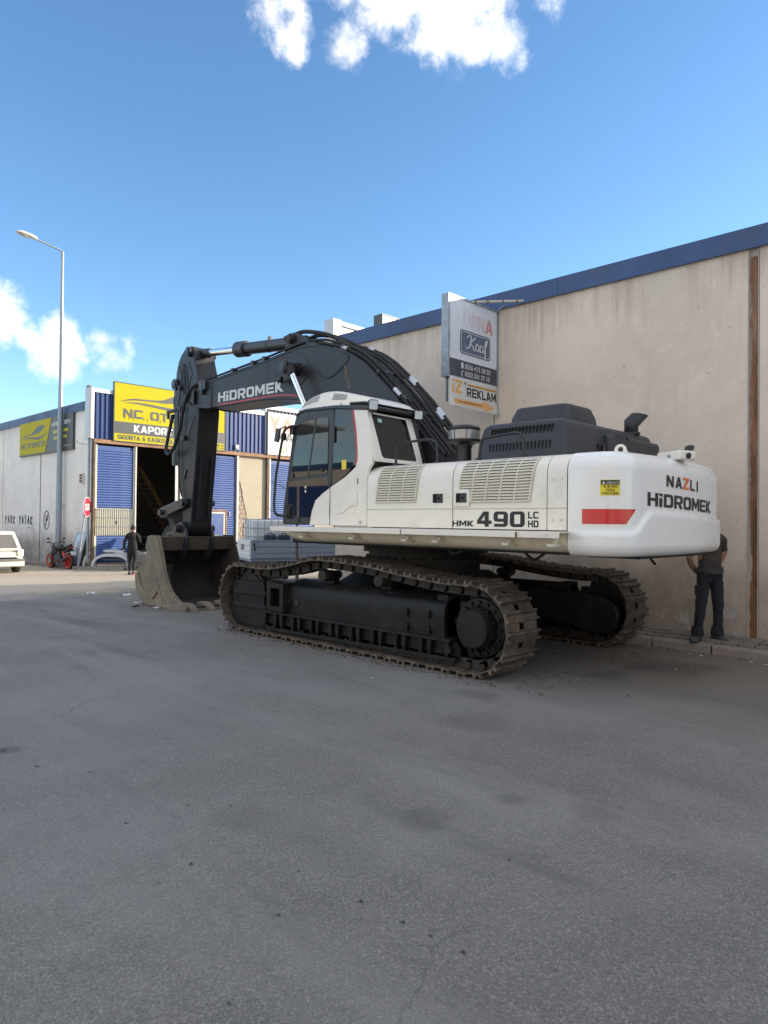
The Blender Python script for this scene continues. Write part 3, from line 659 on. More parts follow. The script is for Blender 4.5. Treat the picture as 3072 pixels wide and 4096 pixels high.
# strut
q = MB(); q.tube([(9.72, SY-.02, 5.55), (10.51, SY-.62, 5.63)], .022, 7); q.build('strut', 'frame_white', hs)
for k in range(4):
    a = Vector((9.72, SY-.02, 5.55)); b = Vector((10.51, SY-.62, 5.63)); q = MB(); t_ = (.1, .32, .6, .86)[k]
    q.tube([a.lerp(b, t_), a.lerp(b, t_+.03)], .0235, 7); q.build('rust_spot', 'rust', hs)
lb = thing('advert_board', 'curling white board with orange arrow below the light box sign', 'sign', (WX, SY, 3.7))
def bend(u, v):
    t_ = max(0, (4.15-v)/.5); return (u-.07*t_**1.5*(1-(u-9.12)/1.4), SY-.078-.055*t_**2, v)
def sub(p, k): x, y, z = bend(*p); return (x, y-.0025*k, z)
q = MB(); q.grid(lambda a, b: bend(9.13+a*1.39, 3.645+b*.53), 10, 10); bo = q.build('board', 'sign_white', lb, smooth=60)
sm = bo.modifiers.new('thick', 'SOLIDIFY'); sm.thickness = .004; sm.offset = 1
q = MB(); write(q, 'İZ', 9.20, 3.90, 9.47, 4.135, lambda u, v: sub((u, v), 1), .035); q.build('orange_lettering', 'sign_orange', bo, smooth=0)
q = MB(); q.add([sub(p, 1) for p in ((9.52, 4.12), (9.57, 4.12), (9.57, 4.05))], [(0, 1, 2)]); write(q, 'REKLAM', 9.60, 3.875, 10.46, 4.035, lambda u, v: sub((u, v), 1), .035); q.build('black_lettering', 'decal_black', bo, smooth=0)
q = MB(); q.grid(lambda a, b: sub((9.62+a*.84, 4.062+b*.042), 1), 4, 1); q.build('orange_strip', 'sign_orange', bo, smooth=0)
q = MB(); write(q, 'AKILLARDA İZ BIRAKIN', 9.63, 4.068, 10.44, 4.098, lambda u, v: sub((u, v), 2), .02, 1.2); write(q, 'www.izreklamkayseri.com', 9.36, 3.735, 10.02, 3.785, lambda u, v: sub((u, v), 2), .01); q.build('small_lettering', 'decal_black', bo, smooth=0)
q = MB(); q.add([sub(p, 1) for p in ((9.26, 3.715), (10.06, 3.715), (10.06, 3.665), (10.40, 3.76), (10.06, 3.86), (10.06, 3.805), (9.26, 3.805))], [tuple(range(7))]); q.build('arrow', 'sign_orange', bo, smooth=0)
q = MB(); q.box((9.16, SY+.0, 3.75), (9.19, SY+.03, 4.16)); q.box((10.4, SY+.0, 3.7), (10.43, SY+.03, 4.16)); q.box((10.4, SY, 3.9), (10.56, SY+.03, 3.93)); q.build('back_frame', 'galv', lb, smooth=0)

# ------------------------------------------------------------------ body shop across the side street
NX, FY = 11.6, 26.6
bs = thing('body_shop', 'body shop building with yellow signs and blue roller shutters', 'building', (NX, FY, 0))
for (a, b) in ((27.05, 32.17), (32.29, 37.02), (37.1, 42.), (42.05, 47.), (47.05, 58.)):
    q = MB(); q.box((NX, a, -1), (NX+.2, b, 6.0)); q.build('wall_panel', 'wall_far', bs, smooth=0, bevel=.006)
for (a, b) in ((32.17, 32.29), (37.02, 37.1)):
    q = MB(); q.box((NX+.02, a, -1), (NX+.18, b, 5.98)); q.build('wall_joint', 'rust' if a < 35 else 'concrete', bs, smooth=0)
for (a, b) in ((27.0, 36.), (36.01, 46.), (46.01, 58.)):
    q = MB(); q.prism([(NX-.06, 5.99), (NX-.065, 6.33), (NX+.06, 6.335), (NX+.06, 6.30), (NX-.03, 6.30), (NX-.03, 5.99)], a, b, 'y'); q.build('roof_edge', 'fascia_blue', bs, smooth=0)
q = MB(); q.box((NX+.2, 27., 6.0), (34, 58, 6.12)); q.build('roof', 'silver_roof', bs, smooth=0)
q = MB(); q.box((34, 27., -1), (34.2, 58, 6)); q.box((NX+.2, 57.8, -1), (34, 58, 6)); q.build('outer_wall', 'wall_far', bs, smooth=0)
# corner capping and head of the front
q = MB(); q.prism(rrect(11.31, FY-.03, 11.50, 27.04, .05, 3), 4.78, 6.72, 'z'); q.build('corner_capping', 'silver_sheet', bs, smooth=40)
def corrugated(x0, x1, z0, z1, name='cladding'):
    q = MB(); n = max(2, round((x1-x0)/.215)); p = (x1-x0)/n; pts = []
    for k in range(n):
        x = x0+k*p; pts += [(x, FY+.05), (x+p*.42, FY+.05), (x+p*.52, FY-.0), (x+p*.9, FY-.0)]
    pts.append((x1, FY+.05))
    vs = [(x, y, z) for z in (z0, z1) for x, y in pts]; n = len(pts)
    q.add(vs, [(i, i+1, n+i+1, n+i) for i in range(n-1)]); return q.build(name, 'clad_blue', bs, smooth=0)
corrugated(11.48, 12.24, 4.79, 6.56); corrugated(17.28, 19.53, 4.79, 6.58); corrugated(19.54, 30.0, 4.79, 6.90)
q = MB(); q.box((11.45, FY-.03, 6.56), (12.24, FY+.4, 6.72)); q.box((17.24, FY-.03, 6.58), (19.50, FY+.4, 6.77)); q.build('parapet_cap', 'silver_sheet', bs, smooth=0, bevel=.008)
q = MB(); q.box((19.5, FY-.06, 6.90), (30, FY+.4, 7.09)); q.box((19.50, FY-.05, 4.8), (19.56, FY+.3, 7.05)); q.build('parapet_cap', 'silver_sheet', bs, smooth=0, bevel=.008)
q = MB(); q.box((11.5, FY+.07, 4.75), (30, FY+.2, 6.5)); q.build('head_wall', 'wall_far', bs, smooth=0)
q = MB(); q.prism([(FY-.06, 4.62), (FY+.06, 4.62), (FY+.06, 4.64), (FY-.04, 4.64), (FY-.04, 4.74), (FY+.06, 4.74), (FY+.06, 4.765), (FY-.06, 4.765)], 11.5, 30, 'x'); q.build('steel_beam', 'beam_rust', bs, smooth=0)
# steel posts and frames
for (x0, x1, m_) in ((11.50, 11.57, 'post_brown'), (13.18, 13.24, 'frame_white'), (15.22, 15.30, 'frame_white'), (17.99, 18.09, 'frame_white'), (19.66, 19.76, 'post_brown'), (19.78, 19.86, 'frame_white'), (22.6, 22.7, 'frame_white')):
    q = MB(); q.box((x0, FY-.02, -.3), (x1, FY+.16, 4.615)); q.build('post', m_, bs, smooth=0, bevel=.006)
sl = MB(); sl.prism([(0, 0), (-.022, .018), (-.03, .05), (-.022, .082), (0, .10), (.012, .10), (.012, 0)], 0, 1, 'x')
slm = None
def shutter(x0, x1, z0, z1):
    global slm
    q = MB(); q.box((x0, FY+.10, z0), (x1, FY+.12, z1+.02)); s = q.build('roller_shutter', 'shutter_blue', bs, smooth=0)
    n = int((z1-z0)/.1001)
    for k in range(n):
        Mx = Matrix.Translation((x0, FY+.085, z0+k*.1001)) @ Matrix.Diagonal((x1-x0, 1, 1, 1))
        if slm is None: slm = sl.build('slat', 'shutter_blue', s, smooth=0, Mx=Mx).data
        else: place(slm, 'slat', s, Mx)
    return s
shutter(11.66, 13.12, 2.12, 4.52); shutter(11.66, 13.12, .0, 1.02)
shutter(15.32, 17.96, .0, 4.52); shutter(19.88, 22.58, .0, 4.5)
q = MB(); q.box((11.58, FY+.02, 2.1), (11.655, FY+.12, 4.56)); q.box((13.125, FY+.02, 2.1), (13.175, FY+.12, 4.56)); q.box((11.58, FY+.02, -.2), (11.655, FY+.12, 1.05)); q.build('shutter_guide', 'frame_white', bs, smooth=0)
q = MB(); q.box((11.66, FY+.10, 1.03), (13.12, FY+.13, 2.11)); wn = q.build('barred_window', mat('window_paper', (.52, .47, .33), .6, var=.1, vs_=3), bs, smooth=0)
for k in range(17):
    q = MB(); x = 11.70+k*.0865; q.box((x, FY+.03, 1.04), (x+.016, FY+.046, 2.10)); q.build('bar', 'galv', wn, smooth=0)
for z in (1.06, 1.40, 1.75, 2.06):
    q = MB(); q.box((11.66, FY+.047, z), (13.12, FY+.06, z+.022)); q.build('bar', 'galv', wn, smooth=0)
q = MB(); q.box((12.42, FY+.075, 1.5), (12.52, FY+.095, 1.62)); q.build('lock_plate', 'rubber', wn, smooth=0)
q = MB(); q.box((22.7, FY+.02, -.4), (30, FY+.16, 4.615)); q.build('front_wall', 'plaster_sun', bs, smooth=0)
# wicket door in the second shutter
wk = MB(); wk.box((16.36, FY+.02, -.2), (17.42, FY+.07, 2.08)); wd = wk.build('wicket_door', 'shutter_blue', bs, smooth=0)
q = MB(); q.box((16.28, FY+.0, 2.082), (17.50, FY+.065, 2.16)); q.box((17.425, FY+.0, -.2), (17.50, FY+.065, 2.08)); q.box((16.28, FY+.0, -.2), (16.355, FY+.065, 2.08)); q.build('door_frame', 'beam_rust', wd, smooth=0)
q = MB(); q.box((17.33, FY+.005, -.2), (17.40, FY+.018, 2.05)); q.box((16.4, FY+.005, 1.98), (17.33, FY+.018, 2.05)); q.build('door_trim', 'frame_white', wd, smooth=0)
q = MB(); q.box((17.62, FY+.03, 1.90), (17.72, FY+.045, 2.06)); q.build('parking_plate', 'clad_blue', bs, smooth=0)
q = MB(); write(q, 'P', 17.645, 1.97, 17.695, 2.05, lambda u, v: (u, FY+.0285, v), .03); q.box((17.635, FY+.0285, 1.915), (17.705, FY+.0295, 1.945)); q.build('plate_mark', 'decal_white', bs, smooth=0)
# plastered pier with its corner broken away down to the blockwork
def pier_edge(z):
    e = .0
    if z < 3.55:
        e = .12+.50*min(1, (3.55-z)/2.0)+.07*mnoise.noise((0, 0, z*4.1))+.04*mnoise.noise((3, 0, z*11))
    return max(0, e)
q = MB(); zs = [-.3+k*.06 for k in range(83)]; q.box((18.10, FY+.17, -.3), (19.66, FY+.3, 4.62)); q.build('pier', 'broken_block', bs, smooth=0)
q = MB(); vs = []
for z in zs: vs += [(18.10+pier_edge(z), FY+.12, z), (19.655, FY+.12, z), (18.10+pier_edge(z)+.03, FY+.168, z), ]
q.add(vs, [(3*i, 3*i+1, 3*i+4, 3*i+3) for i in range(len(zs)-1)]+[(3*i, 3*i+3, 3*i+5, 3*i+2) for i in range(len(zs)-1)]); q.build('pier_render', 'plaster_sun', bs, smooth=0)
rp = random.Random(6)
for r in range(18):
    z = -.02+r*.2
    for c in range(3):
        x0 = 18.105+c*.24-(.1 if r % 2 else 0); x1 = x0+.225
        x0 = max(18.105, x0); x1 = min(x1, 18.1+pier_edge(z+.1)+.05)
        if x1-x0 < .06: continue
        q = MB(); q.box((x0, FY+.13+rp.uniform(0, .025), z), (x1, FY+.175, z+.185)); q.build('block', 'broken_block', bs, smooth=0, bevel=.012)
q = MB(); q.cyl((11.40, FY+.18, .0), (11.40, FY+.18, 4.79), .045, n=12); pip = q.build('drain_pipe', 'galv', bs)
for z in (1.2, 2.6, 3.9):
    q = MB(); q.cyl((11.40, FY+.18, z), (11.40, FY+.18, z+.05), .054, n=12); q.build('pipe_collar', 'galv', pip)
q = MB(); q.tube([(11.58, 27.4, 4.62), (11.3, 27.4, 4.62), (11.22, 27.4, 4.66), (11.18, 27.4, 4.74)], .012, 6); q.build('wall_hook', 'galv', bs)
q = MB(); q.box((11.50, 27.62, 3.10), (11.60, 27.86, 3.5)); q.build('insulator_plate', 'sign_white', bs, smooth=0)
for k in range(3):
    q = MB(); q.box((11.46, 27.66, 3.13+k*.12), (11.50, 27.82, 3.21+k*.12)); q.build('insulator', 'rust', bs, smooth=0, bevel=.01)
q = MB(); q.box((11.56, 29.5, 2.1), (11.60, 29.72, 2.28)); q.build('meter_plate', 'sign_white', bs, smooth=0)
q = MB(); q.lathe([(.0, 0), (.10, 0), (.13, .05), (.06, .12), (0, .13)], (11.42, 26.9, 6.74), (0, 0, 1), 12); q.build('roof_lamp', 'galv', bs)
q = MB(); q.box((17.86, FY-.10, 4.90), (18.02, FY-.004, 5.08)); q.box((17.91, FY-.16, 4.84), (17.97, FY-.1, 4.92)); q.build('alarm_box', 'sign_white', bs, smooth=0, bevel=.01)
# inside of the open bay
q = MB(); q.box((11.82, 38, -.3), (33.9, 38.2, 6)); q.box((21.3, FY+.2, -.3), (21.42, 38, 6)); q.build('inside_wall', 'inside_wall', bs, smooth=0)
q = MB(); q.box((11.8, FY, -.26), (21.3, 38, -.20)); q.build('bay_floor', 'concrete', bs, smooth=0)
st = thing('stair', 'dim steel stair climbing inside the open workshop bay', 'stair', (18.9, 33, -.2))
for k in range(17):
    x = 19.25-k*.161; z = -.02+k*.25
    q = MB(); q.box((x-.22, 33.0, z), (x, 34.0, z+.035)); q.build('tread', 'galv', st, smooth=0)
for y in (32.96, 34.0):
    q = MB(); q.obox((17.95, y, 2.1), (5.2, .05, .2), (-.541, 0, .841), (0, 1, 0), (.841, 0, .541)); q.build('stringer', 'beam_rust', st, smooth=0)
for (x, y, w_, h_, lab) in ((16.3, 34.5, 1.3, 1.7, 'dark metal shelf rack under the stair inside the workshop'), (15.9, 31.0, .6, 1.1, 'dark tool cabinet inside the workshop bay')):
    t_ = thing('shelf_rack' if h_ > 1.5 else 'tool_cabinet', lab, 'shelf' if h_ > 1.5 else 'cabinet', (x, y, -.2))
    for k in range(4):
        q = MB(); q.box((x+.041, y, -.2+k*h_/3.2), (x+w_-.041, y+.45, -.16+k*h_/3.2)); q.build('shelf', 'galv', t_, smooth=0)
    for a in (0, w_-.04):
        for b in (0, .41): q = MB(); q.box((x+a, y+b, -.2), (x+a+.04, y+b+.04, -.2+h_)); q.build('upright', 'car_dark', t_, smooth=0)
    if h_ < 1.5: q = MB(); q.box((x+.05, y+.02, -.155), (x+w_-.05, y+.43, h_-.33)); q.build('body', 'can_blue', t_, smooth=0)

# big yellow sign on the front
def fp(k): return lambda u, v: (u, FY-.105-.003*k, v)
sg = thing('shop_sign', 'large yellow and grey NC OTO sign over the workshop bay', 'sign', (14.7, FY, 4.8))
q = MB(); q.box((12.25, FY-.10, 4.77), (17.25, FY-.02, 7.05)); q.build('panel', 'sign_yellow', sg, smooth=0)
q = MB()
for a, b in (((12.21, 4.74), (12.25, 7.08)), ((17.25, 4.74), (17.29, 7.08)), ((12.25, 7.05), (17.25, 7.08)), ((12.25, 4.74), (17.25, 4.77))): q.box((a[0], FY-.11, a[1]), (b[0], FY-.015, b[1]))
q.build('frame', 'sign_grey', sg, smooth=0)
q = MB(); q.add([fp(1)(12.25, 5.07), fp(1)(17.25, 5.07), fp(1)(17.25, 5.53), fp(1)(12.25, 5.53)], [(0, 1, 2, 3)]); q.build('grey_band', 'sign_grey', sg, smooth=0)
q = MB(); write(q, 'NC OTOMOTİV', 12.60, 5.72, 16.95, 6.06, fp(1), .045); 
for k in range(22):
    x = 12.66+k*.195+rp.uniform(-.05, .05); h = rp.uniform(.05, .16); q.add([fp(2)(x, 5.76), fp(2)(x+.022, 5.76), fp(2)(x+.016, 5.76-h), fp(2)(x+.006, 5.76-h)], [(0, 1, 2, 3)])
write(q, 'SİGORTA & KASKO İŞLERİ YAPILIR', 12.38, 4.84, 16.1, 5.01, fp(1), .035); write(q, '877 88 25', 16.62, 4.93, 17.2, 5.02, fp(1), .02); write(q, '730 19 18', 16.62, 4.80, 17.2, 4.89, fp(1), .02)
q.build('dark_lettering', 'sign_grey', sg, smooth=0)
q = MB(); write(q, 'KAPORTA BOYA', 13.05, 5.17, 16.4, 5.45, fp(2), .04); q.build('white_lettering', 'decal_white', sg, smooth=0)
def band(q, top, bot, fn, n=8):
    """a shape between two curves, as the swooshes of the car outline"""
    T_ = spline([(a, b, 0) for a, b in top], n); B_ = spline([(a, b, 0) for a, b in bot], n)
    vs = [fn(p.x, p.y) for p in T_]+[fn(p.x, p.y) for p in B_]; m = len(T_)
    q.add(vs, [(i, i+1, m+i+1, m+i) for i in range(m-1)])
def car_mark(q, x0, z0, sx, sz, fn):
    f = lambda u, v: fn(x0+u*sx, z0+v*sz)
    band(q, [(0, .22), (.14, .42), (.34, .47), (.46, .56), (.62, .86), (.78, .93), (.9, .84)], [(0, .22), (.14, .35), (.34, .4), (.46, .4), (.56, .44), (.72, .5), (.9, .78)], f)
    band(q, [(.04, .2), (.2, .28), (.45, .24), (.7, .18), (1, .34)], [(.04, .2), (.2, .21), (.45, .12), (.72, .02), (1, .34)], f)
q = MB(); car_mark(q, 12.40, 6.10, 4.2, .92, fp(1)); q.build('car_outline', 'sign_grey', sg, smooth=0)
q = MB(); q.add([fp(2)(*p) for p in ((14.78, 6.55), (15.2, 6.80), (15.7, 6.86), (15.75, 6.62))], [(0, 1, 2, 3)]); q.build('window_cutout', 'sign_yellow', sg, smooth=0)

# sign on the side wall
def wp(k): return lambda u, v: (NX-.105-.004*k, 34.55-u, v)
s2 = thing('side_sign', 'yellow and grey body shop sign on the shaded side wall', 'sign', (NX, 31.5, 4.5))
q = MB(); q.box((NX-.10, 28.59, 4.55), (NX-.002, 34.55, 6.0)); q.build('panel', 'sign_grey', s2, smooth=0)
q = MB(); q.box((NX-.112, 28.56, 4.50), (NX-.002, 34.60, 4.545)); q.build('frame', 'sign_grey', s2, smooth=0)
q = MB(); q.add([wp(1)(0, 4.56), wp(1)(3.08, 4.56), wp(1)(3.75, 5.99), wp(1)(0, 5.99)], [(0, 1, 2, 3)]); q.build('yellow_field', 'sign_yellow', s2, smooth=0)
q = MB(); write(q, 'NC OTOMOTİV', .25, 4.84, 3.15, 5.06, wp(2), .04)
for k in range(9): x = .35+k*.31; q.add([wp(3)(x, 4.86), wp(3)(x+.03, 4.86), wp(3)(x+.015, 4.74)], [(0, 1, 2)])
car_mark(q, .2, 5.14, 3.1, .66, wp(2)); q.build('dark_lettering', 'sign_grey', s2, smooth=0)
q = MB(); write(q, 'KAPORTA- BOYA', 3.75, 5.58, 5.75, 5.75, wp(2), .03); write(q, '0505 730 19 18', 4.75, 4.66, 5.75, 4.72, wp(2), .01); q.build('white_lettering', 'decal_white', s2, smooth=0)
q = MB(); write(q, 'SİGORTA & KASKO', 3.95, 5.28, 5.5, 5.40, wp(2), .03); write(q, 'İŞLERİ YAPILIR', 4.05, 5.02, 5.4, 5.14, wp(2), .03); q.build('yellow_lettering', 'decal_yellow', s2, smooth=0)
# neighbour's sign
s3 = thing('white_sign', 'white shop sign with salmon letters beside blue cladding, behind the cab', 'sign', (21, FY, 4.8))
q = MB(); q.box((19.60, FY-.12, 4.78), (24.4, FY-.03, 6.76)); q.build('panel', 'sign_white', s3, smooth=0)
q = MB(); q.box((19.565, FY-.13, 4.75), (19.60, FY-.02, 6.79)); q.box((19.60, FY-.13, 6.76), (24.4, FY-.02, 6.79)); q.build('frame', 'sign_grey', s3, smooth=0)
def yp(k): return lambda u, v: (u, FY-.123-.003*k, v)
q = MB(); write(q, 'YA', 19.68, 5.85, 21.05, 6.58, yp(1), .05); write(q, '05', 20.62, 5.22, 20.86, 5.40, yp(1), .03); q.build('red_lettering', 'sign_salmon', s3, smooth=0)
q = MB(); write(q, 'MA', 20.02, 5.46, 21.1, 5.86, yp(1), .05); write(q, '0', 20.62, 4.95, 20.73, 5.12, yp(1), .03); q.tube([(20.47+.09*math.cos(a), FY-.124, 5.29+.11*math.sin(a)) for a in [k*math.pi/8 for k in range(17)]], .008, 5); q.build('grey_lettering', 'sign_grey', s3, smooth=0)
q = MB(); q.add([yp(1)(*p) for p in rrect(20.36, 4.90, 20.56, 5.14, .03)], [tuple(range(20))]); q.build('green_mark', 'sign_green', s3, smooth=0)

# pavement at the body shop corner
def pz(Y): return gz(Y)+.115
pts = [(11.2, 58), (11.2, 27.35), (11.12, 26.85), (12.10, 25.05), (13.15, 25.05)]
mb = MB()
inner = [(11.34, 58), (11.34, 27.45), (11.25, 26.95), (12.19, 25.2), (13.1, 25.2), (13.1, FY+.1), (NX+.1, FY+.1), (NX+.1, 58)]
mb.add([(x, y, pz(y)) for x, y in inner], [(0, 1, 7), (1, 6, 7), (1, 2, 6), (2, 3, 6), (3, 5, 6), (3, 4, 5)])
pv2 = struct(mb.build('corner_pavement', 'concrete', smooth=0))
kerb_run(pts, pv2, gz, ln=.75, seed=9)
# graffiti on the side wall, strokes of a brush
GL = {'P': [[(0, 0), (.02, 1)], [(0, 1), (.5, .9), (.52, .62), (.02, .48)]], 'A': [[(0, 0), (.28, 1), (.55, 0)], [(.1, .36), (.48, .38)]], 'R': [[(0, 0), (.03, 1)], [(0, 1), (.5, .88), (.45, .6), (.03, .5), (.55, 0)]],
      'K': [[(0, 0), (.02, 1)], [(.5, 1), (.04, .48), (.55, 0)]], 'Y': [[(0, 1.1), (.26, .5)], [(.55, 1.1), (.2, 0)]], 'S': [[(.5, .92), (.2, 1), (.02, .75), (.4, .45), (.45, .15), (.02, .02)]]}
def stroke(q, pts, wd, X, k=0):
    pts = [Vector((X-.003-.0006*k, p[0], p[1])) for p in pts]; q.tube(pts, wd, 5)
def graffito(word, y0, z0, h, adv, label, name='graffiti'):
    y = y0; k = 0
    for ch in word:
        if ch == ' ': y -= adv*1.0; continue
        q = MB()
        for st_ in GL[ch]: stroke(q, [(y-a*h*.85, z0+b*h+.04*math.sin(y*3)) for a, b in st_], .018, NX, k); k += 1
        q.build(name, 'graffiti', bs); y -= adv
graffito('PARK YASAK', 36.6, 1.42, .36, .37, '')
q = MB(); stroke(q, [(33.62, 1.28), (33.42, 1.26)], .016, NX); q.build('graffiti', 'graffiti', bs); q = MB(); stroke(q, [(33.22, 1.26), (33.19, 1.25)], .016, NX); q.build('graffiti', 'graffiti', bs); q = MB()
stroke(q, [(31.45+.30*math.cos(a), 1.62+.40*math.sin(a)) for a in [k*math.pi/12 for k in range(25)]], .02, NX)
stroke(q, [(31.63, 1.28), (31.25, 1.95)], .018, NX, 2); stroke(q, [(31.50, 1.40), (31.50, 1.82), (31.34, 1.80), (31.34, 1.62), (31.48, 1.58)], .018, NX, 3); q.build('graffiti', 'graffiti', bs)

# buildings on the other side of the street (behind the viewer; their sunlit fronts light the shade and show in the cab glass)
def facing(name, label, X, ya, yb, h, npan, shut):
    ob = thing(name, label, 'building', (X, (ya+yb)/2, 0)); st_ = (yb-ya)/npan
    for k in range(npan):
        q = MB(); q.box((X-.2, ya+k*st_, -1), (X, ya+(k+1)*st_-.04, h-.3)); q.build('wall_panel', 'wall_opposite', ob, smooth=0)
    q = MB(); q.box((X-.25, ya, h-.29), (X+.06, yb, h)); q.build('roof_edge', 'fascia_blue', ob, smooth=0)
    q = MB(); q.box((X-12, ya, h-.5), (X-.26, yb, h-.32)); q.build('roof', 'silver_roof', ob, smooth=0)
    for y0 in shut:
        q = MB(); q.box((X+.002, y0, -.6), (X+.02, y0+3.4, 3.5)); s_ = q.build('roller_shutter', 'clad_blue', ob, smooth=0)
        for j in range(20):
            q = MB(); q.prism([(X+.021, j*.2-.6), (X+.05, j*.2-.5), (X+.021, j*.2-.41)], y0, y0+3.4, 'y'); q.build('slat', 'clad_blue', s_, smooth=0)
facing('facing_warehouse', 'unseen sunlit cream warehouse opposite the excavator, made tall to bounce warm light', -9.5, -34, 11, 8.6, 6, (-24, -8))  # unseen front, raised in height for warm fill on the machine
facing('low_workshop', 'low sunlit cream workshop across the street, mirrored in the cab glass', -10.5, 25, 38, 4.6, 2, (25.4, 29.0, 32.6))
facing('fill_store', 'unseen tall cream store beyond the low workshop, added to bounce sun onto the side wall', -10.5, 38.3, 76, 9.0, 5, (48,))  # unseen block added only to throw light on the shaded side wall
# ------------------------------------------------------------------ excavator
XC, YC = 7.89, 6.75
ex = thing('excavator', 'large white and black crawler excavator parked along the warehouse wall', 'excavator', (XC, YC, 0))
X0 = 6.45                                     # plane of the near body side
def part(q, name, m, smooth=32, bevel=0, parent=ex, segs=2): return q.build(name, m, parent, smooth=smooth, bevel=bevel, segs=segs)

# --- tracks
RA, RB = (4.68, .535), (9.13, .535); RR = .535
def track_path():
    pts = [(4.68+(9.13-4.68)*k/60, 0.) for k in range(61)]
    pts += [(RB[0]+RR*math.sin(a), RB[1]-RR*math.cos(a)) for a in [math.pi*k/30 for k in range(1, 29)]]
    top = spline([(RB[0]+RR*math.sin(math.pi*28/30), RB[1]+RR*math.cos(math.pi*2/30), 0), (8.95, 1.055, 0), (8.45, 1.05, 0), (7.95, 1.115, 0), (7.42, 1.225, 0), (6.9, 1.225, 0), (6.3, 1.19, 0), (5.65, 1.115, 0), (5.1, 1.07, 0), (4.68, 1.07, 0)], 10)
    pts += [(p.x, p.y) for p in top[1:]]
    pts += [(RA[0]-RR*math.sin(a), RA[1]+RR*math.cos(a)) for a in [math.pi*k/30 for k in range(1, 30)]]
    return pts
TP = track_path()
def resample(pts, n):
    P = [Vector(p) for p in pts]+[Vector(pts[0])]; Ls = [0]
    for a, b in zip(P[:-1], P[1:]): Ls.append(Ls[-1]+(b-a).length)
    out = []; tot = Ls[-1]; i = 0
    for k in range(n):
        d = tot*k/n
        while Ls[i+1] < d: i += 1
        t = (d-Ls[i])/(Ls[i+1]-Ls[i]); p = P[i].lerp(P[i+1], t)
        out.append(p)
    return out, tot
NS = 54
SP, TOT = resample(TP, NS); PIT = TOT/NS
hp = PIT/2
def shoe_mesh():
    q = MB(); hx = .30
    full = [(-hp+.004, -.058), (-hp+.004, -.034), (-.088, -.034), (-.080, 0), (-.058, 0), (-.050, -.046), (.050, -.046), (.058, 0), (.080, 0), (.088, -.034), (hp+.010, -.040), (hp+.010, -.062)]
    q.prism(full, -hx, -.045, 'x'); q.prism(full, .045, hx, 'x')
    q.prism([(-hp+.004, -.058), (-hp+.004, -.034), (-.083, -.030), (-.076, 0), (-.060, 0), (-.052, -.034), (-.036, -.034), (-.036, -.058)], -.045, .045, 'x')
    q.prism([(.036, -.058), (.036, -.034), (.052, -.034), (.060, 0), (.076, 0), (.083, -.030), (hp+.010, -.036), (hp+.010, -.058)], -.045, .045, 'x')
    return q
def link_mesh():
    q = MB()
    for s in (-1, 1):
        x0, x1 = s*.085, s*.125
        q.prism([(-hp-.02, -.165), (-hp-.03, -.12), (-hp+.02, -.062), (hp-.02, -.062), (hp+.045, -.09), (hp+.05, -.15), (hp+.02, -.175), (-hp+.03, -.175)], x0, x1, 'x')
        q.cyl((s*.12, hp, -.118), (s*.155, hp, -.118), .036, n=10)
        q.cyl((s*.05, -.04, -.07), (s*.075, -.04, -.07), .016, n=6)
        q.cyl((s*.154, hp, -.118), (s*.162, hp, -.118), .02, n=8)
    q.cyl((-.09, hp, -.118), (.09, hp, -.118), .026, n=8)
    return q
shoe_me = link_me = None
def track(xc, name_side):
    global shoe_me, link_me
    q = MB()
    fr = []
    for k in range(NS):
        a = SP[k]; t = (SP[(k+1) % NS]-SP[k-1]).normalized(); n = Vector((t.y, -t.x)); c = a-n*.118
        fr.append((a, t, n))
        b = a+t*hp-n*.118
        q.cyl((xc-.09, b.x, b.y), (xc+.09, b.x, b.y), .028, n=8)
    chn = part(q, 'track_chain', 'track_link')
    rs = random.Random(int(xc*10))
    for a, t, n in fr:
        Mx = Matrix(((1, 0, 0, xc), (0, t.x, n.x, a.x), (0, t.y, n.y, a.y), (0, 0, 0, 1)))
        Ms = Mx @ Matrix.Rotation(rs.uniform(-.012, .012), 4, 'X') @ Matrix.Translation((rs.uniform(-.004, .004), 0, 0))
        if shoe_me is None:
            shoe_me = shoe_mesh().build('track_shoe', 'track_steel', chn, smooth=25, Mx=Ms).data; link_me = link_mesh().build('track_link', 'track_link', chn, smooth=30, Mx=Mx).data
        else:
            place(shoe_me, 'track_shoe', chn, Ms); place(link_me, 'track_link', chn, Mx)
XN, XF = 6.52, 9.38
track(XN, 'near'); track(XF, 'far')

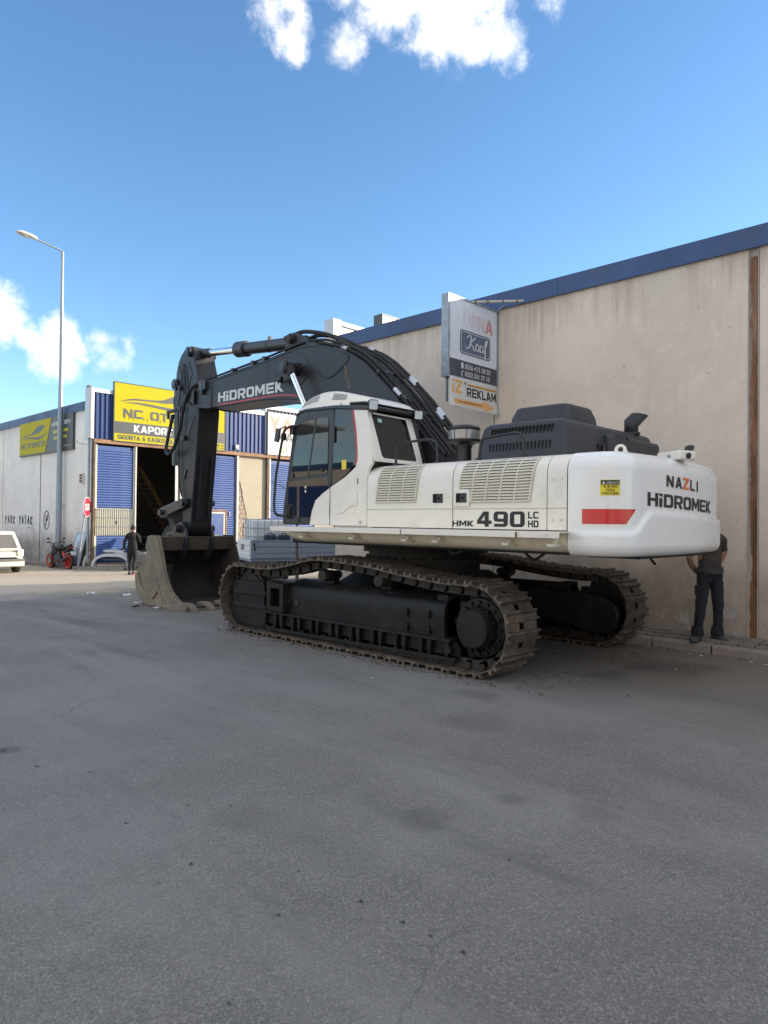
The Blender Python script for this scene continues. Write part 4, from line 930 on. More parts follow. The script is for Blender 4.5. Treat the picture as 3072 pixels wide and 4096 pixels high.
def undercarriage(xc, s):
    """s = -1: outer side faces -X (near track), +1: outer side faces +X"""
    o = lambda a: xc+s*a                                  # a measured outwards
    q = MB()
    # box beam, rounded on the outer shoulder
    prof = [(o(.16), .36), (o(.17), .60), (o(.165), .70), (o(.14), .76), (o(.10), .795), (o(-.16), .86), (o(-.2), .84), (o(-.2), .36)]
    q.prism(prof, 5.14, 8.12, 'y'); fr = part(q, 'track_frame', 'frame_black', bevel=.012)
    q = MB(); q.prism([(8.12, .80), (8.66, .82), (8.66, .36), (8.12, .36)], o(-.18), o(.11), 'x'); part(q, 'recoil_housing', 'frame_black', parent=fr, bevel=.02)
    q = MB(); q.box((o(.215), 5.02, .335), (o(-.1), 8.72, .372)); part(q, 'flange', 'frame_black', parent=fr, bevel=.005)
    # idler guard with ribs
    q = MB(); q.prism(rrect(8.62, .09, 9.46, .78, .09), o(.13), o(.175), 'x'); ig = part(q, 'idler_guard', 'frame_black', parent=fr, bevel=.012)
    for z in (.37, .57):
        q = MB(); q.prism(rrect(8.55, z, 9.40, z+.075, .03), o(.176), o(.205), 'x'); part(q, 'rib', 'frame_black', parent=fr, bevel=.008)
    q = MB(); q.lathe([(.045, 0), (.045, .004), (0, .004)], (o(.177), 9.30, .50), (s, 0, 0), 14); part(q, 'guard_hole', 'dark_hole', parent=fr)
    # step
    q = MB()
    for a, b in (((8.04, .39), (8.12, .80)), ((8.34, .39), (8.43, .80)), ((8.12, .72), (8.34, .80)), ((8.12, .39), (8.34, .46))): q.box((o(.14), a[0], a[1]), (o(.275), b[0], b[1]))
    for k in range(6): q.box((o(.22), 8.13+k*.035, .801), (o(.275), 8.145+k*.035, .815))
    part(q, 'step', 'frame_black', parent=fr, bevel=.012)
    q = MB(); q.lathe([(.05, 0), (.05, .003), (0, .003)], (o(.171), 7.86, .54), (s, 0, 0), 14); part(q, 'access_hole', 'track_link', parent=fr)
    for y in (7.27, 6.10):
        q = MB(); z = .815; q.prism(spline([(y+.11*math.cos(a), xc+s*.03+.05*math.sin(a)*s, 0) for a in [k*math.pi/6 for k in range(13)]], 1)[:-1] and [(xc+s*.03+.045*math.sin(a)*s, y+.105*math.cos(a)) for a in [k*math.pi/8 for k in range(16)]], .790, .822, 'z'); part(q, 'mud_hole', 'dark_hole', parent=fr)
    for y, z in ((5.70, .62), (5.70, .44), (5.35, .62), (5.35, .44), (7.98, .55)):
        q = MB(); q.box((o(.165), y, z-.05), (o(.195), y+.025, z+.05)); q.box((o(.165), y-.015, z-.012), (o(.205), y+.045, z+.012)); part(q, 'lug', 'frame_black', parent=fr, bevel=.004)
    # bottom rollers in their guards
    for k in range(9):
        y = 5.22+k*.405
        q = MB(); q.cyl((o(.095), y, .225), (o(-.15), y, .225), .105, n=18); part(q, 'bottom_roller', 'frame_black', parent=fr)
        for d in (-.165, .10):
            q = MB(); q.prism([(y+d, .34), (y+d+.075, .34), (y+d+.05, .14), (y+d+.02, .14)], o(.13), o(.19), 'x'); part(q, 'guard_bracket', 'frame_black', parent=fr, bevel=.005)
    q = MB(); q.prism([(5.02, .36), (8.62, .36), (8.62, .12), (8.4, .105), (5.1, .105), (4.95, .17), (4.93, .26)], o(.10), o(.125), 'x'); part(q, 'roller_guard', 'frame_black', parent=fr)
    q = MB(); q.prism([(4.93, .17), (4.98, .115), (8.45, .085), (8.6, .16), (8.45, .125), (5.0, .16)], o(.126), o(.20), 'x'); part(q, 'guard_rail', 'frame_black', parent=fr, bevel=.004)
    q = MB(); q.cyl((o(.2), 5.04, .25), (o(.235), 5.04, .25), .045, n=12); part(q, 'guard_pin', 'frame_black', parent=fr)
    # carrier rollers
    for y in (7.40, 6.30):
        q = MB(); q.lathe([(.02, 0), (.075, .002), (.085, .015), (.085, .11), (.072, .12), (.072, .2), (.06, .21), (.06, .34)], (o(.10), y, .955), (-s, 0, 0), 20); part(q, 'carrier_roller', 'track_link', parent=fr)
        q = MB(); q.box((o(-.06), y-.09, .80), (o(-.16), y+.09, 1.0)); part(q, 'roller_bracket', 'frame_black', parent=fr)
    # idler and sprocket
    q = MB(); q.lathe([(.05, -.09), (.36, -.09), (.37, -.06), (.405, -.055), (.405, .055), (.37, .06), (.36, .09), (.05, .09)], (xc, *RB), (1, 0, 0), 32); part(q, 'idler', 'track_link', parent=fr)
    q = MB(); prof = []
    for k in range(44): a = 2*math.pi*k/44; r = .385+.035*(1 if (k % 4) in (0, 1) else -1); prof.append((RA[0]+r*math.cos(a), RA[1]+r*math.sin(a)))
    q.prism(prof, xc-.035, xc+.035, 'x'); part(q, 'sprocket', 'frame_black', parent=fr, bevel=.01)
    q = MB(); q.lathe([(.33, -.02), (.345, .06), (.33, .10), (.25, .115), (.235, .15), (.225, .23), (.205, .265), (.07, .275), (0, .275)], (o(0), *RA), (s, 0, 0), 36); fd = part(q, 'final_drive', 'frame_black', parent=fr)
    for k in range(16):
        a = 2*math.pi*k/16; c = Vector((o(.10), RA[0]+.288*math.cos(a), RA[1]+.288*math.sin(a)))
        q = MB(); q.cyl(c, c+Vector((s*.035, 0, 0)), .022, n=6); part(q, 'bolt', 'frame_black', parent=fr)
    for k in range(10):
        a = 2*math.pi*(k+.5)/10; c = Vector((o(.13), RA[0]+.235*math.cos(a), RA[1]+.235*math.sin(a)))
        q = MB(); q.obox(c+Vector((s*.02, 0, 0)), (.06, .03, .05), (1, 0, 0), (0, -math.sin(a), math.cos(a)), (0, math.cos(a), math.sin(a))); part(q, 'drive_lug', 'frame_black', parent=fr, bevel=.004)
    # rear end of the beam and the motor cover on the inner side
    q = MB(); q.prism([(5.14, .86), (5.30, .86), (5.30, .36), (5.0, .30), (4.95, .2), (5.14, .36)], o(-.12), o(.10), 'x'); part(q, 'beam_end', 'frame_black', parent=fr)
    cov = [(5.75, .78), (4.75, .76), (4.50, .72), (4.33, .60), (4.28, .45), (4.36, .28), (4.55, .18), (4.75, .2), (5.1, .30), (5.75, .34)]
    q = MB(); q.prism(cov, o(-.25), o(-.36), 'x'); mc = part(q, 'motor_cover', 'frame_black', parent=fr, bevel=.03, segs=3)
    for y, z in ((5.55, .70), (4.62, .62), (4.55, .3), (5.0, .37)):
        q = MB(); q.cyl((o(-.36), y, z), (o(-.375), y, z), .028, n=8); part(q, 'cover_bolt', 'frame_black', parent=fr)
    q = MB(); q.box((o(-.18), 5.4, .35), (o(-.30), 8.2, .80)); part(q, 'inner_web', 'frame_black', parent=fr, bevel=.015)
undercarriage(XN, -1); undercarriage(XF, 1)
q = MB()
q.prism([(6.68, .42), (6.68, .80), (7.25, 1.02), (8.55, 1.02), (9.1, .80), (9.1, .42), (8.5, .55), (7.3, .55)], 6.05, 7.5, 'y')
part(q, 'car_body', 'frame_black', bevel=.03)
q = MB(); q.lathe([(.80, 1.0), (.80, 1.13), (.90, 1.135), (.90, 1.20), (.84, 1.205), (.84, 1.28), (.92, 1.285), (.92, 1.40)], (XC, YC, 0), (0, 0, 1), 48); sr_ = part(q, 'slewing_ring', 'frame_black')
for k in range(40):
    a = 2*math.pi*k/40; c = Vector((XC+.87*math.cos(a), YC+.87*math.sin(a), 1.205)); q = MB(); q.cyl(c, c+Vector((0, 0, .03)), .018, n=6); part(q, 'ring_bolt', 'track_link', parent=sr_)

# --- upper deck
q = MB(); q.box((6.62, 3.66, 1.385), (9.2, 8.3, 1.52)); dk = part(q, 'deck_plate', 'frame_black', bevel=.01)
prof = [(6.455, 1.60), (6.458, 1.555), (6.475, 1.50), (6.51, 1.455), (6.56, 1.425), (6.62, 1.412), (6.95, 1.41), (6.95, 1.62), (6.47, 1.625)]
q = MB(); rs = []
for y, k in ((3.63, 1), (8.02, 1), (8.2, .85), (8.31, .6), (8.37, .25)):
    rs.append([(6.95-(6.95-x)*(1 if k > .5 else .97), y, 1.62-(1.62-z)*k) for x, z in prof])
q.rings(rs); part(q, 'side_skirt', 'cream_paint', smooth=50)
q = MB(); q.box((8.83, 3.63, 1.41), (9.33, 8.3, 1.66)); part(q, 'side_skirt', 'cream_paint', bevel=.04, segs=3)
for (a, b, x) in ((5.72, 8.30, 6.20), (4.10, 5.715, 6.215), (3.60, 4.095, 6.25)):
    q = MB(); q.prism([(x, 1.565), (x, 1.632), (6.452, 1.635), (6.452, 1.62), (x+.012, 1.618), (x+.012, 1.565)], a, b, 'y'); part(q, 'step_plank', 'white_paint', bevel=.003)
for y in (7.75, 6.72, 5.78, 5.28, 4.30, 3.74):
    q = MB(); q.prism([(6.23, 1.61), (6.46, 1.61), (6.46, 1.50)], y-.012, y+.012, 'y'); q.box((6.33, y-.045, 1.475), (6.475, y+.045, 1.505)); q.box((6.40, y-.02, 1.505), (6.47, y+.02, 1.6)); part(q, 'step_bracket', 'white_paint', bevel=.004)
# hanging cables under the deck
for pts in ([(6.7, 5.4, 1.42), (6.65, 5.25, 1.34), (6.7, 5.05, 1.42)], [(7.0, 4.5, 1.40), (7.0, 4.35, 1.30), (7.02, 4.2, 1.39)], [(8.6, 3.75, 1.41), (8.6, 3.68, 1.30), (8.58, 3.60, 1.22)]):
    q = MB(); q.tube(spline(pts, 6), .016, 6); part(q, 'cable', 'rubber')

# --- side covers: rounded at the shoulder
def cover(ya, yb, name, m='white_paint', z0=1.645, xo=0.):
    q = MB(); pr = [(X0+xo, z0), (X0+xo, 1.862), (X0+xo+.012, 1.868), (X0+xo+.012, 1.872), (X0+xo, 1.878), (X0+xo, 2.18)]
    for k in range(1, 9): a = R_(90*k/8); pr.append((X0+xo+.22-.22*math.cos(a), 2.235+.22*math.sin(a)-.005))
    pr += [(7.3, 2.475), (7.3, 2.44), (6.7, 2.40), (6.5, 2.2), (6.5, z0)]
    q.prism(pr, ya, yb, 'y'); return part(q, name, m, smooth=28, bevel=.006)
c1 = cover(5.118, 6.535, 'side_door'); c2 = cover(3.862, 5.105, 'side_door'); c3 = cover(3.628, 3.852, 'side_cover')
q = MB(); q.box((6.51, 3.64, 1.5), (9.28, 6.5, 2.19)); q.box((6.75, 3.64, 2.19), (9.05, 6.5, 2.40)); part(q, 'machine_room', 'frame_black')
q = MB(); q.prism([(9.33, 1.65), (9.33, 2.25), (9.25, 2.42), (9.1, 2.46), (7.35, 2.47), (7.35, 2.44), (9.05, 2.42), (9.29, 2.2), (9.29, 1.65)], 3.63, 8.2, 'y'); part(q, 'right_cover', 'white_paint', bevel=.006)
for y in (3.79, 3.69):
    for z in (2.18, 1.75):
        q = MB(); q.cyl((X0+.002, y, z), (X0-.008, y, z), .014, n=10); part(q, 'bolt', 'zinc', parent=c3)
# cooling grilles: each louvre blade on its own
def shoulder(z):
    if z <= 2.235: return X0
    s = min(1, (z-2.23)/.22); return X0+.22-.22*math.sqrt(max(0, 1-s*s))
def grille(ya, yb, zA, zB, cols, cover_, notch=None):
    n = 15
    q = MB(); vs = []
    zs = [zA+(zB-zA)*k/n for k in range(n+1)]
    lean = lambda z: (z-zA)/(zB-zA)*-.075
    for z in zs: vs += [(shoulder(z)-.004, ya+lean(z), z), (shoulder(z)-.004, yb+lean(z), z)]
    fs = []
    for k in range(n):
        fs.append((2*k, 2*k+1, 2*k+3, 2*k+2))
    if notch:
        q2 = MB(); 
    q.add(vs, fs); g = part(q, 'grille', 'dark_hole', smooth=0, parent=cover_)
    for k in range(n):
        z = zs[k]; dz = (zB-zA)/n; b = yb+lean(z); a = ya+lean(z)
        if notch and z < notch[1]: b = notch[0]
        xa, xb = shoulder(z), shoulder(z+dz)
        xb = shoulder(z+dz*.84)
        q = MB(); q.add([(xa-.024, a, z+.002), (xa-.024, b, z+.002), (xb-.007, b, z+dz*.84), (xb-.007, a, z+dz*.84), (xa-.005, a, z+.004), (xa-.005, b, z+.004)],
                        [(0, 1, 2, 3), (0, 4, 5, 1), (0, 3, 4), (1, 5, 2)])
        part(q, 'louvre', 'grille_paint', smooth=0, parent=cover_)
    for c in range(cols+1):
        t = c/cols; q = MB(); vs = []
        for z in zs:
            y = ya+(yb-ya)*t+lean(z)
            if notch and z < notch[1] and y > notch[0]: y = min(y, notch[0]+.0)
            vs += [(shoulder(z)-.022, y-.008, z), (shoulder(z)-.022, y+.008, z), (shoulder(z)-.003, y-.008, z), (shoulder(z)-.003, y+.008, z)]
        fs = []
        for k in range(n): a = 4*k; fs += [(a, a+1, a+5, a+4), (a, a+4, a+6, a+2), (a+1, a+3, a+7, a+5)]
        q.add(vs, fs); part(q, 'grille_bar', 'grille_paint', smooth=0, parent=cover_)
    return g
grille(5.695, 6.37, 1.955, 2.43, 3, c1)
grille(4.07, 5.03, 1.945, 2.43, 5, c2, notch=(4.85, 2.10))
q = MB(); q.box((X0-.024, 4.86, 1.90), (X0-.001, 5.075, 2.10)); part(q, 'grille_blank', 'white_paint', parent=c2, bevel=.004)
for y, c_ in ((5.335, c1), (4.965, c2)):
    zz = 2.0; d = .0 if c_ is c1 else -.024
    q = MB(); q.box((X0-.008+d, y-.075, zz-.055), (X0-.0005+d, y+.075, zz+.055)); hd = part(q, 'latch', 'cab_black', parent=c_, bevel=.006)
    q = MB(); q.box((X0-.014+d, y+.02, zz-.05), (X0-.0085+d, y+.07, zz+.05)); q.cyl((X0-.008+d, y-.02, zz), (X0-.014+d, y-.02, zz), .016, n=12); part(q, 'latch_grip', 'dark_hole', parent=c_)
# model lettering
def sd(k): return lambda u, v: (X0-.003*k, -u, v)
q = MB(); write(q, 'HMK', -5.114, 1.672, -4.80, 1.738, sd(1), .045); part(q, 'model_lettering', 'decal_black', 0, parent=c2)
q = MB(); write(q, '490', -4.755, 1.672, -4.125, 1.842, sd(1), .075); part(q, 'model_number', 'decal_black', 0, parent=c2)
q = MB(); write(q, 'LC', -4.085, 1.765, -3.955, 1.838, sd(1), .03); write(q, 'HD', -4.085, 1.672, -3.955, 1.745, sd(1), .03); part(q, 'model_suffix', 'decal_black', 0, parent=c2)

# --- counterweight
CWO = []
def cw_outline():
    pts = [(X0, 3.615)]
    pts += [(X0, 3.46)]
    r = .40; cx, cy = X0+r, 3.40
    for k in range(1, 13): a = R_(180+ (82)*k/12); pts.append((cx+r*math.cos(a), cy+r*math.sin(a)))
    lx, ly = pts[-1]
    rx, ry = 9.285-(lx-X0), ly
    for k in range(1, 20):
        t = k/20; pts.append((lx+(rx-lx)*t, ly-.075*math.sin(math.pi*t)))
    for (x, y) in pts[::-1][19:] if False else []: pass
    left = pts[:14]
    pts += [(9.285-(x-X0), y) for x, y in left[::-1]]
    return pts
CW = [Vector(p) for p in cw_outline()]
CL = [0.]
for a, b in zip(CW[:-1], CW[1:]): CL.append(CL[-1]+(b-a).length)
def cwp(s):
    s = max(0, min(CL[-1]-1e-6, s)); i = 0
    while CL[i+1] < s: i += 1
    t = (s-CL[i])/(CL[i+1]-CL[i]); p = CW[i].lerp(CW[i+1], t)
    return p
def cwn(s):
    a = cwp(s-.05); b = cwp(s+.05); d = (b-a).normalized(); return Vector((d.y, -d.x)) if True else None
ZB, ZT = 1.388, 2.455
def sstep(a, b, x): t = max(0, min(1, (x-a)/(b-a))); return t*t*(3-2*t)
def cws(s, z, off=0.):
    """point of the counterweight skin at arc length s from the near seam, height z"""
    p = cwp(s); n = cwn(s)
    if (p-Vector((XC, 4.5))).dot(n) < 0: n = -n
    d = 0.
    rt = .20; rb_ = .12
    if z > ZT-rt: q_ = (z-(ZT-rt))/rt; d += rt*(1-math.sqrt(max(0, 1-q_*q_)))
    if z < ZB+rb_: q_ = (ZB+rb_-z)/rb_; d += rb_*(1-math.sqrt(max(0, 1-q_*q_)))*.8
    zc = 1.63+.215*sstep(.62, .98, s)-.05*max(0, min(1.2, (s-.95)/1.7))*sstep(.8, 1, s)
    d -= .038*sstep(.03, -.03, z-zc)*sstep(0.03, .25, s)
    d -= off
    return (p.x-n.x*d, p.y-n.y*d, z)
q = MB(); NU, NV = 190, 64
zl = [ZB+(ZT-ZB)*(.5-.5*math.cos(math.pi*(.5*(k/NV)+.5*k/NV))) for k in range(NV+1)]
vs = [cws(CL[-1]*i/NU, zl[j]) for j in range(NV+1) for i in range(NU+1)]
q.add(vs, [(j*(NU+1)+i, j*(NU+1)+i+1, (j+1)*(NU+1)+i+1, (j+1)*(NU+1)+i) for j in range(NV) for i in range(NU)])
top = [(j, NV*(NU+1)+j) for j in range(NU+1)]
q.f.append(tuple(NV*(NU+1)+i for i in range(NU+1))); q.mi.append(0); q.f.append(tuple(i for i in range(NU, -1, -1))); q.mi.append(0)
q.f.append((0, NU, NV*(NU+1)+NU, NV*(NU+1))) ; q.mi.append(0)
cw = part(q, 'counterweight', 'white_gloss', smooth=45)
q = MB(); q.box((6.9, 3.05, 1.360), (9.0, 3.62, 1.387)); part(q, 'base_plate', 'frame_black', parent=cw)
def on_cw(s0, s1, z0, z1, off, nu=16, nv=6, skew=0.):
    q = MB(); q.grid(lambda a, b: cws(s0+(s1-s0)*a+skew*b, z0+(z1-z0)*b, off), nu, nv); return q
q = MB(); q.grid(lambda a, b: cws(.16+(.60+.115*b-.16)*a, 1.715+.15*b, .003), 20, 6); part(q, 'reflector', 'reflector_red', 45, parent=cw)
def cwt(k, s0, s1, sl=-.05):
    return lambda u, v: cws(u, v+sl*(u-s0)/(s1-s0), .002+.003*k)
q = MB(); write(q, 'HİDROMEK', .917, 1.905, 2.64, 2.045, cwt(1, .917, 2.64), .05); part(q, 'maker_lettering', 'decal_black', 0, parent=cw)
q = MB()
for s, a, b in (('N', 1.30, 1.46), ('A', 1.50, 1.66), ('L', 1.89, 2.02), ('I', 2.09, 2.13)): write(q, s, a, 2.115, b, 2.235, cwt(1, 1.3, 2.15, -.03), .05)
part(q, 'name_lettering', 'decal_black', 0, parent=cw)
q = MB(); write(q, 'Z', 1.69, 2.10, 1.85, 2.225, cwt(1, 1.3, 2.15, 0), .06); part(q, 'orange_letter', 'decal_orange', 0, parent=cw)
part(on_cw(.345, .535, 2.0, 2.155, .003, 8, 4), 'warning_sticker', 'decal_yellow', 0, parent=cw)
part(on_cw(.352, .528, 2.106, 2.15, .006, 8, 2), 'sticker_header', 'decal_black', 0, parent=cw)
f = cwt(3, .3, .6, 0)
q = MB(); write(q, 'DİKKAT!', .405, 2.114, .518, 2.142, f, .02); q.add([f(.36, 2.113), f(.395, 2.113), f(.3775, 2.143)], [(0, 1, 2)]); part(q, 'sticker_white_text', 'decal_white', 0, parent=cw)
f = cwt(2, .3, .6, 0)
q = MB(); write(q, "25 M 'DEN", .375, 2.076, .508, 2.10, f, .02); write(q, 'FAZLA', .40, 2.042, .485, 2.066, f, .02); write(q, 'YAKLAŞMA', .36, 2.004, .522, 2.034, f, .02); part(q, 'sticker_text', 'decal_black', 0, parent=cw)
# lifting eye, camera housing, work lamp
q = MB(); a_ = [(math.cos(R_(180-180*k/10))*.06, .06+math.sin(R_(180-180*k/10))*.06) for k in range(11)]; outl = [(-.115, -.03)]+a_+[(.115, -.03)]
hole = [(math.cos(2*math.pi*k/12)*.027, .062+math.sin(2*math.pi*k/12)*.032) for k in range(12)]
ex_, ez_ = Vector((.35, -.94, 0)), Vector((0, 0, 1)); ey_ = ex_.cross(ez_); c_ = Vector((6.98, 3.30, 2.43))
def eyep(p, k): return c_+ex_*p[0]*-1+ez_*p[1]+ey_*k
# plate with a hole: bridge outline to hole
def plate_hole(outer, inner, th, fn):
    q = MB(); n, m = len(outer), len(inner)
    bm = bmesh.new(); vo = [bm.verts.new(fn(p, 0)) for p in outer]; vi = [bm.verts.new(fn(p, 0)) for p in inner]
    eo = [bm.edges.new((vo[i], vo[(i+1) % n])) for i in range(n)]; ei = [bm.edges.new((vi[i], vi[(i+1) % m])) for i in range(m)]
    r = bmesh.ops.triangle_fill(bm, use_beauty=True, edges=eo+ei)
    ext = bmesh.ops.extrude_face_region(bm, geom=bm.faces[:])
    d = Vector(fn(outer[0], th))-Vector(fn(outer[0], 0))
    for v in [g for g in ext['geom'] if isinstance(g, bmesh.types.BMVert)]: v.co += d
    bm.verts.index_update()
    q.add([v.co[:] for v in bm.verts], [tuple(v.index for v in f_.verts) for f_ in bm.faces]); bm.free(); return q
part(plate_hole(outl, hole, .05, eyep), 'lifting_eye', 'white_paint', parent=cw, bevel=.006)
q = MB(); q.obox((7.83, 3.06, 2.475), (.22, .36, .10), (.9, -.43, 0), (.43, .9, 0), (0, 0, 1)); cmh = part(q, 'camera_housing', 'white_paint', parent=cw, bevel=.015)
q = MB(); q.lathe([(.034, 0), (.034, .01), (.022, .012), (0, .012)], (7.83-.43*.18, 3.06-.9*.18, 2.468), (-.43, -.9, -.1), 14); part(q, 'camera_lens', 'glass_dark', parent=cw)
q = MB(); q.cyl((7.72, 3.09, 2.47), (7.71, 3.095, 2.47), .018, n=10); part(q, 'housing_bolt', 'zinc', parent=cw)
def work_lamp(pos, d, parent, w_=.13, h_=.12):
    d = Vector(d).normalized(); r = d.cross(Vector((0, 0, 1))).normalized(); u = r.cross(d); p = Vector(pos)
    q = MB(); 
    for k, (s, t) in enumerate(((1, 0), (.97, -.05), (.62, -.10))): pass
    rs = []
    for t, s in ((0, 1), (-.045, .98), (-.09, .6)): rs.append([p+d*t+r*x*s+u*y*s for x, y in rrect(-w_/2, -h_/2, w_/2, h_/2, .025, 3)])
    q.rings(rs); lm = part(q, 'work_lamp', 'cab_black', parent=parent)
    q = MB(); pts = [p+d*.004+r*x+u*y for x, y in rrect(-w_/2*.86, -h_/2*.86, w_/2*.86, h_/2*.86, .02, 3)]; q.add(pts, [tuple(range(len(pts)))]); part(q, 'lamp_lens', 'lens', 0, parent=parent)
    q = MB(); q.tube([p-d*.05-u*h_*.5, p-d*.05-u*(h_*.5+.05)], .012, 6); q.obox(p-d*.05-u*(h_*.5+.01), (w_*.8, .02, .012), r, d, u); part(q, 'lamp_bracket', 'cab_black', parent=parent)
work_lamp((8.22, 3.02, 2.56), (.25, -.95, -.28), cw, .11, .13)
q = MB(); q.tube(spline([(8.20, 3.10, 2.52), (8.10, 3.08, 2.53), (8.06, 3.06, 2.46)], 5), .006, 5); part(q, 'lamp_cable', 'rubber', parent=cw)

# --- engine hood
def loft_box(x0, x1, y0, y1, z0, z1, ins, r=.08, n=4):
    """box tapering upwards with a rounded top edge"""
    rs = []
    L_ = [(z0, 0), (z0+(z1-z0)*.5, ins*.35), (z1-r, ins)]+[(z1-r+r*math.sin(R_(90*k/4)), ins+r*(1-math.cos(R_(90*k/4)))) for k in range(1, 5)]
    for z, i in L_: rs.append([(x, y, z) for x, y in rrect(x0+i, y0+i, x1-i, y1-i, .10, n)])
    return MB().rings(rs)
hd = part(loft_box(6.92, 9.42, 3.92, 5.16, 2.46, 2.915, .05, .10), 'engine_hood', 'hood_black', 40)
part(loft_box(7.42, 8.22, 4.16, 5.02, 2.90, 3.165, .05, .05), 'hood_riser', 'hood_black', 40, parent=hd)
q = MB(); q.box((7.9, 3.86, 2.46), (9.34, 3.99, 2.80)); part(q, 'hood_rear', 'hood_black', bevel=.05, segs=3, parent=hd)
for k in range(18):
    y = 4.93-k*.048
    for z0, z1, xo in ((2.735, 2.845, 6.962), (2.55, 2.66, 6.937)):
        q = MB(); q.prism([(a-.012*(1 if z0 > 2.7 else .2)*((b-z0)/.1), b) for a, b in rrect(y-.011, z0, y+.011, z1, .0105, 2)], xo-.009, xo+.02, 'x'); part(q, 'slot', 'dark_hole', 0, parent=hd)
for x, z in ((7.75, 2.62), (8.55, 2.60)):
    q = MB(); q.box((x-.05, 3.90, z-.05), (x+.05, 3.935, z+.05)); q.box((x-.02, 3.87, z-.09), (x+.035, 3.90, z+.03)); q.tube([(x+.06, 3.89, z+.08), (x+.06, 3.88, z-.12)], .008, 5); part(q, 'hood_latch', 'cab_black', parent=hd, bevel=.004)
q = MB(); q.tube(spline([(8.05, 3.92, 2.76), (8.07, 3.86, 2.80), (8.25, 3.85, 2.81), (8.36, 3.86, 2.78), (8.38, 3.92, 2.75)], 5), .014, 7); part(q, 'hood_handle', 'cab_black', parent=hd)
# exhaust with slanted mouth
q = MB(); rs = []
c0 = Vector((8.52, 3.92+.10, 0)); rad = .075; EXT = Vector((.62, -.2, .72)).normalized()
for z in (2.82, 3.0): rs.append([(8.60+rad*math.cos(a), 4.02+rad*math.sin(a), z-(0 if z < 2.9 else .0)) for a in [2*math.pi*k/20 for k in range(20)]])
def exh(t):
    out = []
    for k in range(20):
        a = 2*math.pi*k/20; out.append((8.60+rad*math.cos(a)+t[0], 4.02+rad*math.sin(a)+t[1], t[2]+rad*1.0*-math.cos(a)*t[3]))
    return out
def ering(c, ax, r_, sk=0.):
    ax = Vector(ax).normalized(); u_ = ax.cross(Vector((.72, .69, 0))).normalized(); v_ = ax.cross(u_)
    return [Vector(c)+u_*(r_*math.cos(a))+v_*(r_*math.sin(a))+ax*(sk*math.cos(a)) for a in [2*math.pi*k/22 for k in range(22)]]
rs = [ering((8.93, 4.08, 2.86), (0, 0, 1), .09), ering((8.93, 4.08, 3.05), (0, 0, 1), .09, .045), ering((9.01, 4.0, 3.17), (.5, -.5, .7), .092, -.065)]
q.rings(rs, caps=False); e_ = part(q, 'exhaust_pipe', 'cab_black', 40)
q = MB(); q.add(ering((8.96, 4.05, 3.10), (.5, -.5, .7), .084), [tuple(range(22))]); part(q, 'exhaust_throat', 'dark_hole', 0)
m_ = e_.modifiers.new('thick', 'SOLIDIFY'); m_.thickness = .006
q = MB(); q.cyl((8.93, 4.08, 2.90), (8.93, 4.08, 2.93), .115, n=20); part(q, 'exhaust_collar', 'cab_black')
# air pre-cleaner
q = MB(); q.lathe([(.0, 2.44), (.095, 2.44), (.095, 2.66), (.105, 2.665), (.105, 2.69), (.15, 2.72), (.215, 2.735), (.22, 2.76), (.215, 2.765)], (7.1, 5.45, 0), (0, 0, 1), 32); ap = part(q, 'air_cleaner', 'cab_black')
q = MB(); q.lathe([(.195, 2.766), (.198, 2.88), (.19, 2.885)], (7.1, 5.45, 0), (0, 0, 1), 32); part(q, 'dust_bowl', mat('bowl_grey', (.36, .35, .33), .3, var=.25, vs_=14, metal=.3), parent=ap)
q = MB(); q.lathe([(.205, 2.886), (.208, 2.905), (.19, 2.93), (.12, 2.95), (.0, 2.957)], (7.1, 5.45, 0), (0, 0, 1), 32); part(q, 'bowl_cap', 'cab_black', parent=ap)
for k in range(8):
    a = 2*math.pi*k/8; q = MB(); q.box((7.1+.199*math.cos(a)-.004, 5.45+.199*math.sin(a)-.004, 2.768), (7.1+.199*math.cos(a)+.004, 5.45+.199*math.sin(a)+.004, 2.882)); part(q, 'bowl_rib', 'plastic_grey', 0, parent=ap)
# handrails on the covers
def rail(pts, r=.017): q = MB(); q.tube(pts, r, 8); return part(q, 'handrail', 'cab_black')
def rounded(pts, r=.06):
    out = [Vector(pts[0])]
    for a, b, c in zip(pts[:-2], pts[1:-1], pts[2:]):
        a, b, c = Vector(a), Vector(b), Vector(c); d1 = (a-b).normalized(); d2 = (c-b).normalized()
        for k in range(5): t = k/4; out.append((b+d1*r).lerp(b, t).lerp(b.lerp(b+d2*r, t), t))
    out.append(Vector(pts[-1])); return out
rail(rounded([(6.70, 4.93, 2.44), (6.70, 4.88, 2.70), (6.72, 4.42, 2.74), (6.72, 4.33, 2.71), (6.70, 4.31, 2.44)]))
rail(rounded([(6.66, 6.22, 2.44), (6.66, 6.24, 2.73), (6.70, 5.72, 2.76), (6.74, 5.60, 2.72), (6.74, 5.58, 2.44)]))
for x, y in ((6.70, 4.93), (6.70, 4.31), (6.66, 6.22), (6.74, 5.58)):
    q = MB(); q.box((x-.03, y-.03, 2.455), (x+.03, y+.03, 2.475)); part(q, 'rail_foot', 'cab_black', 0)

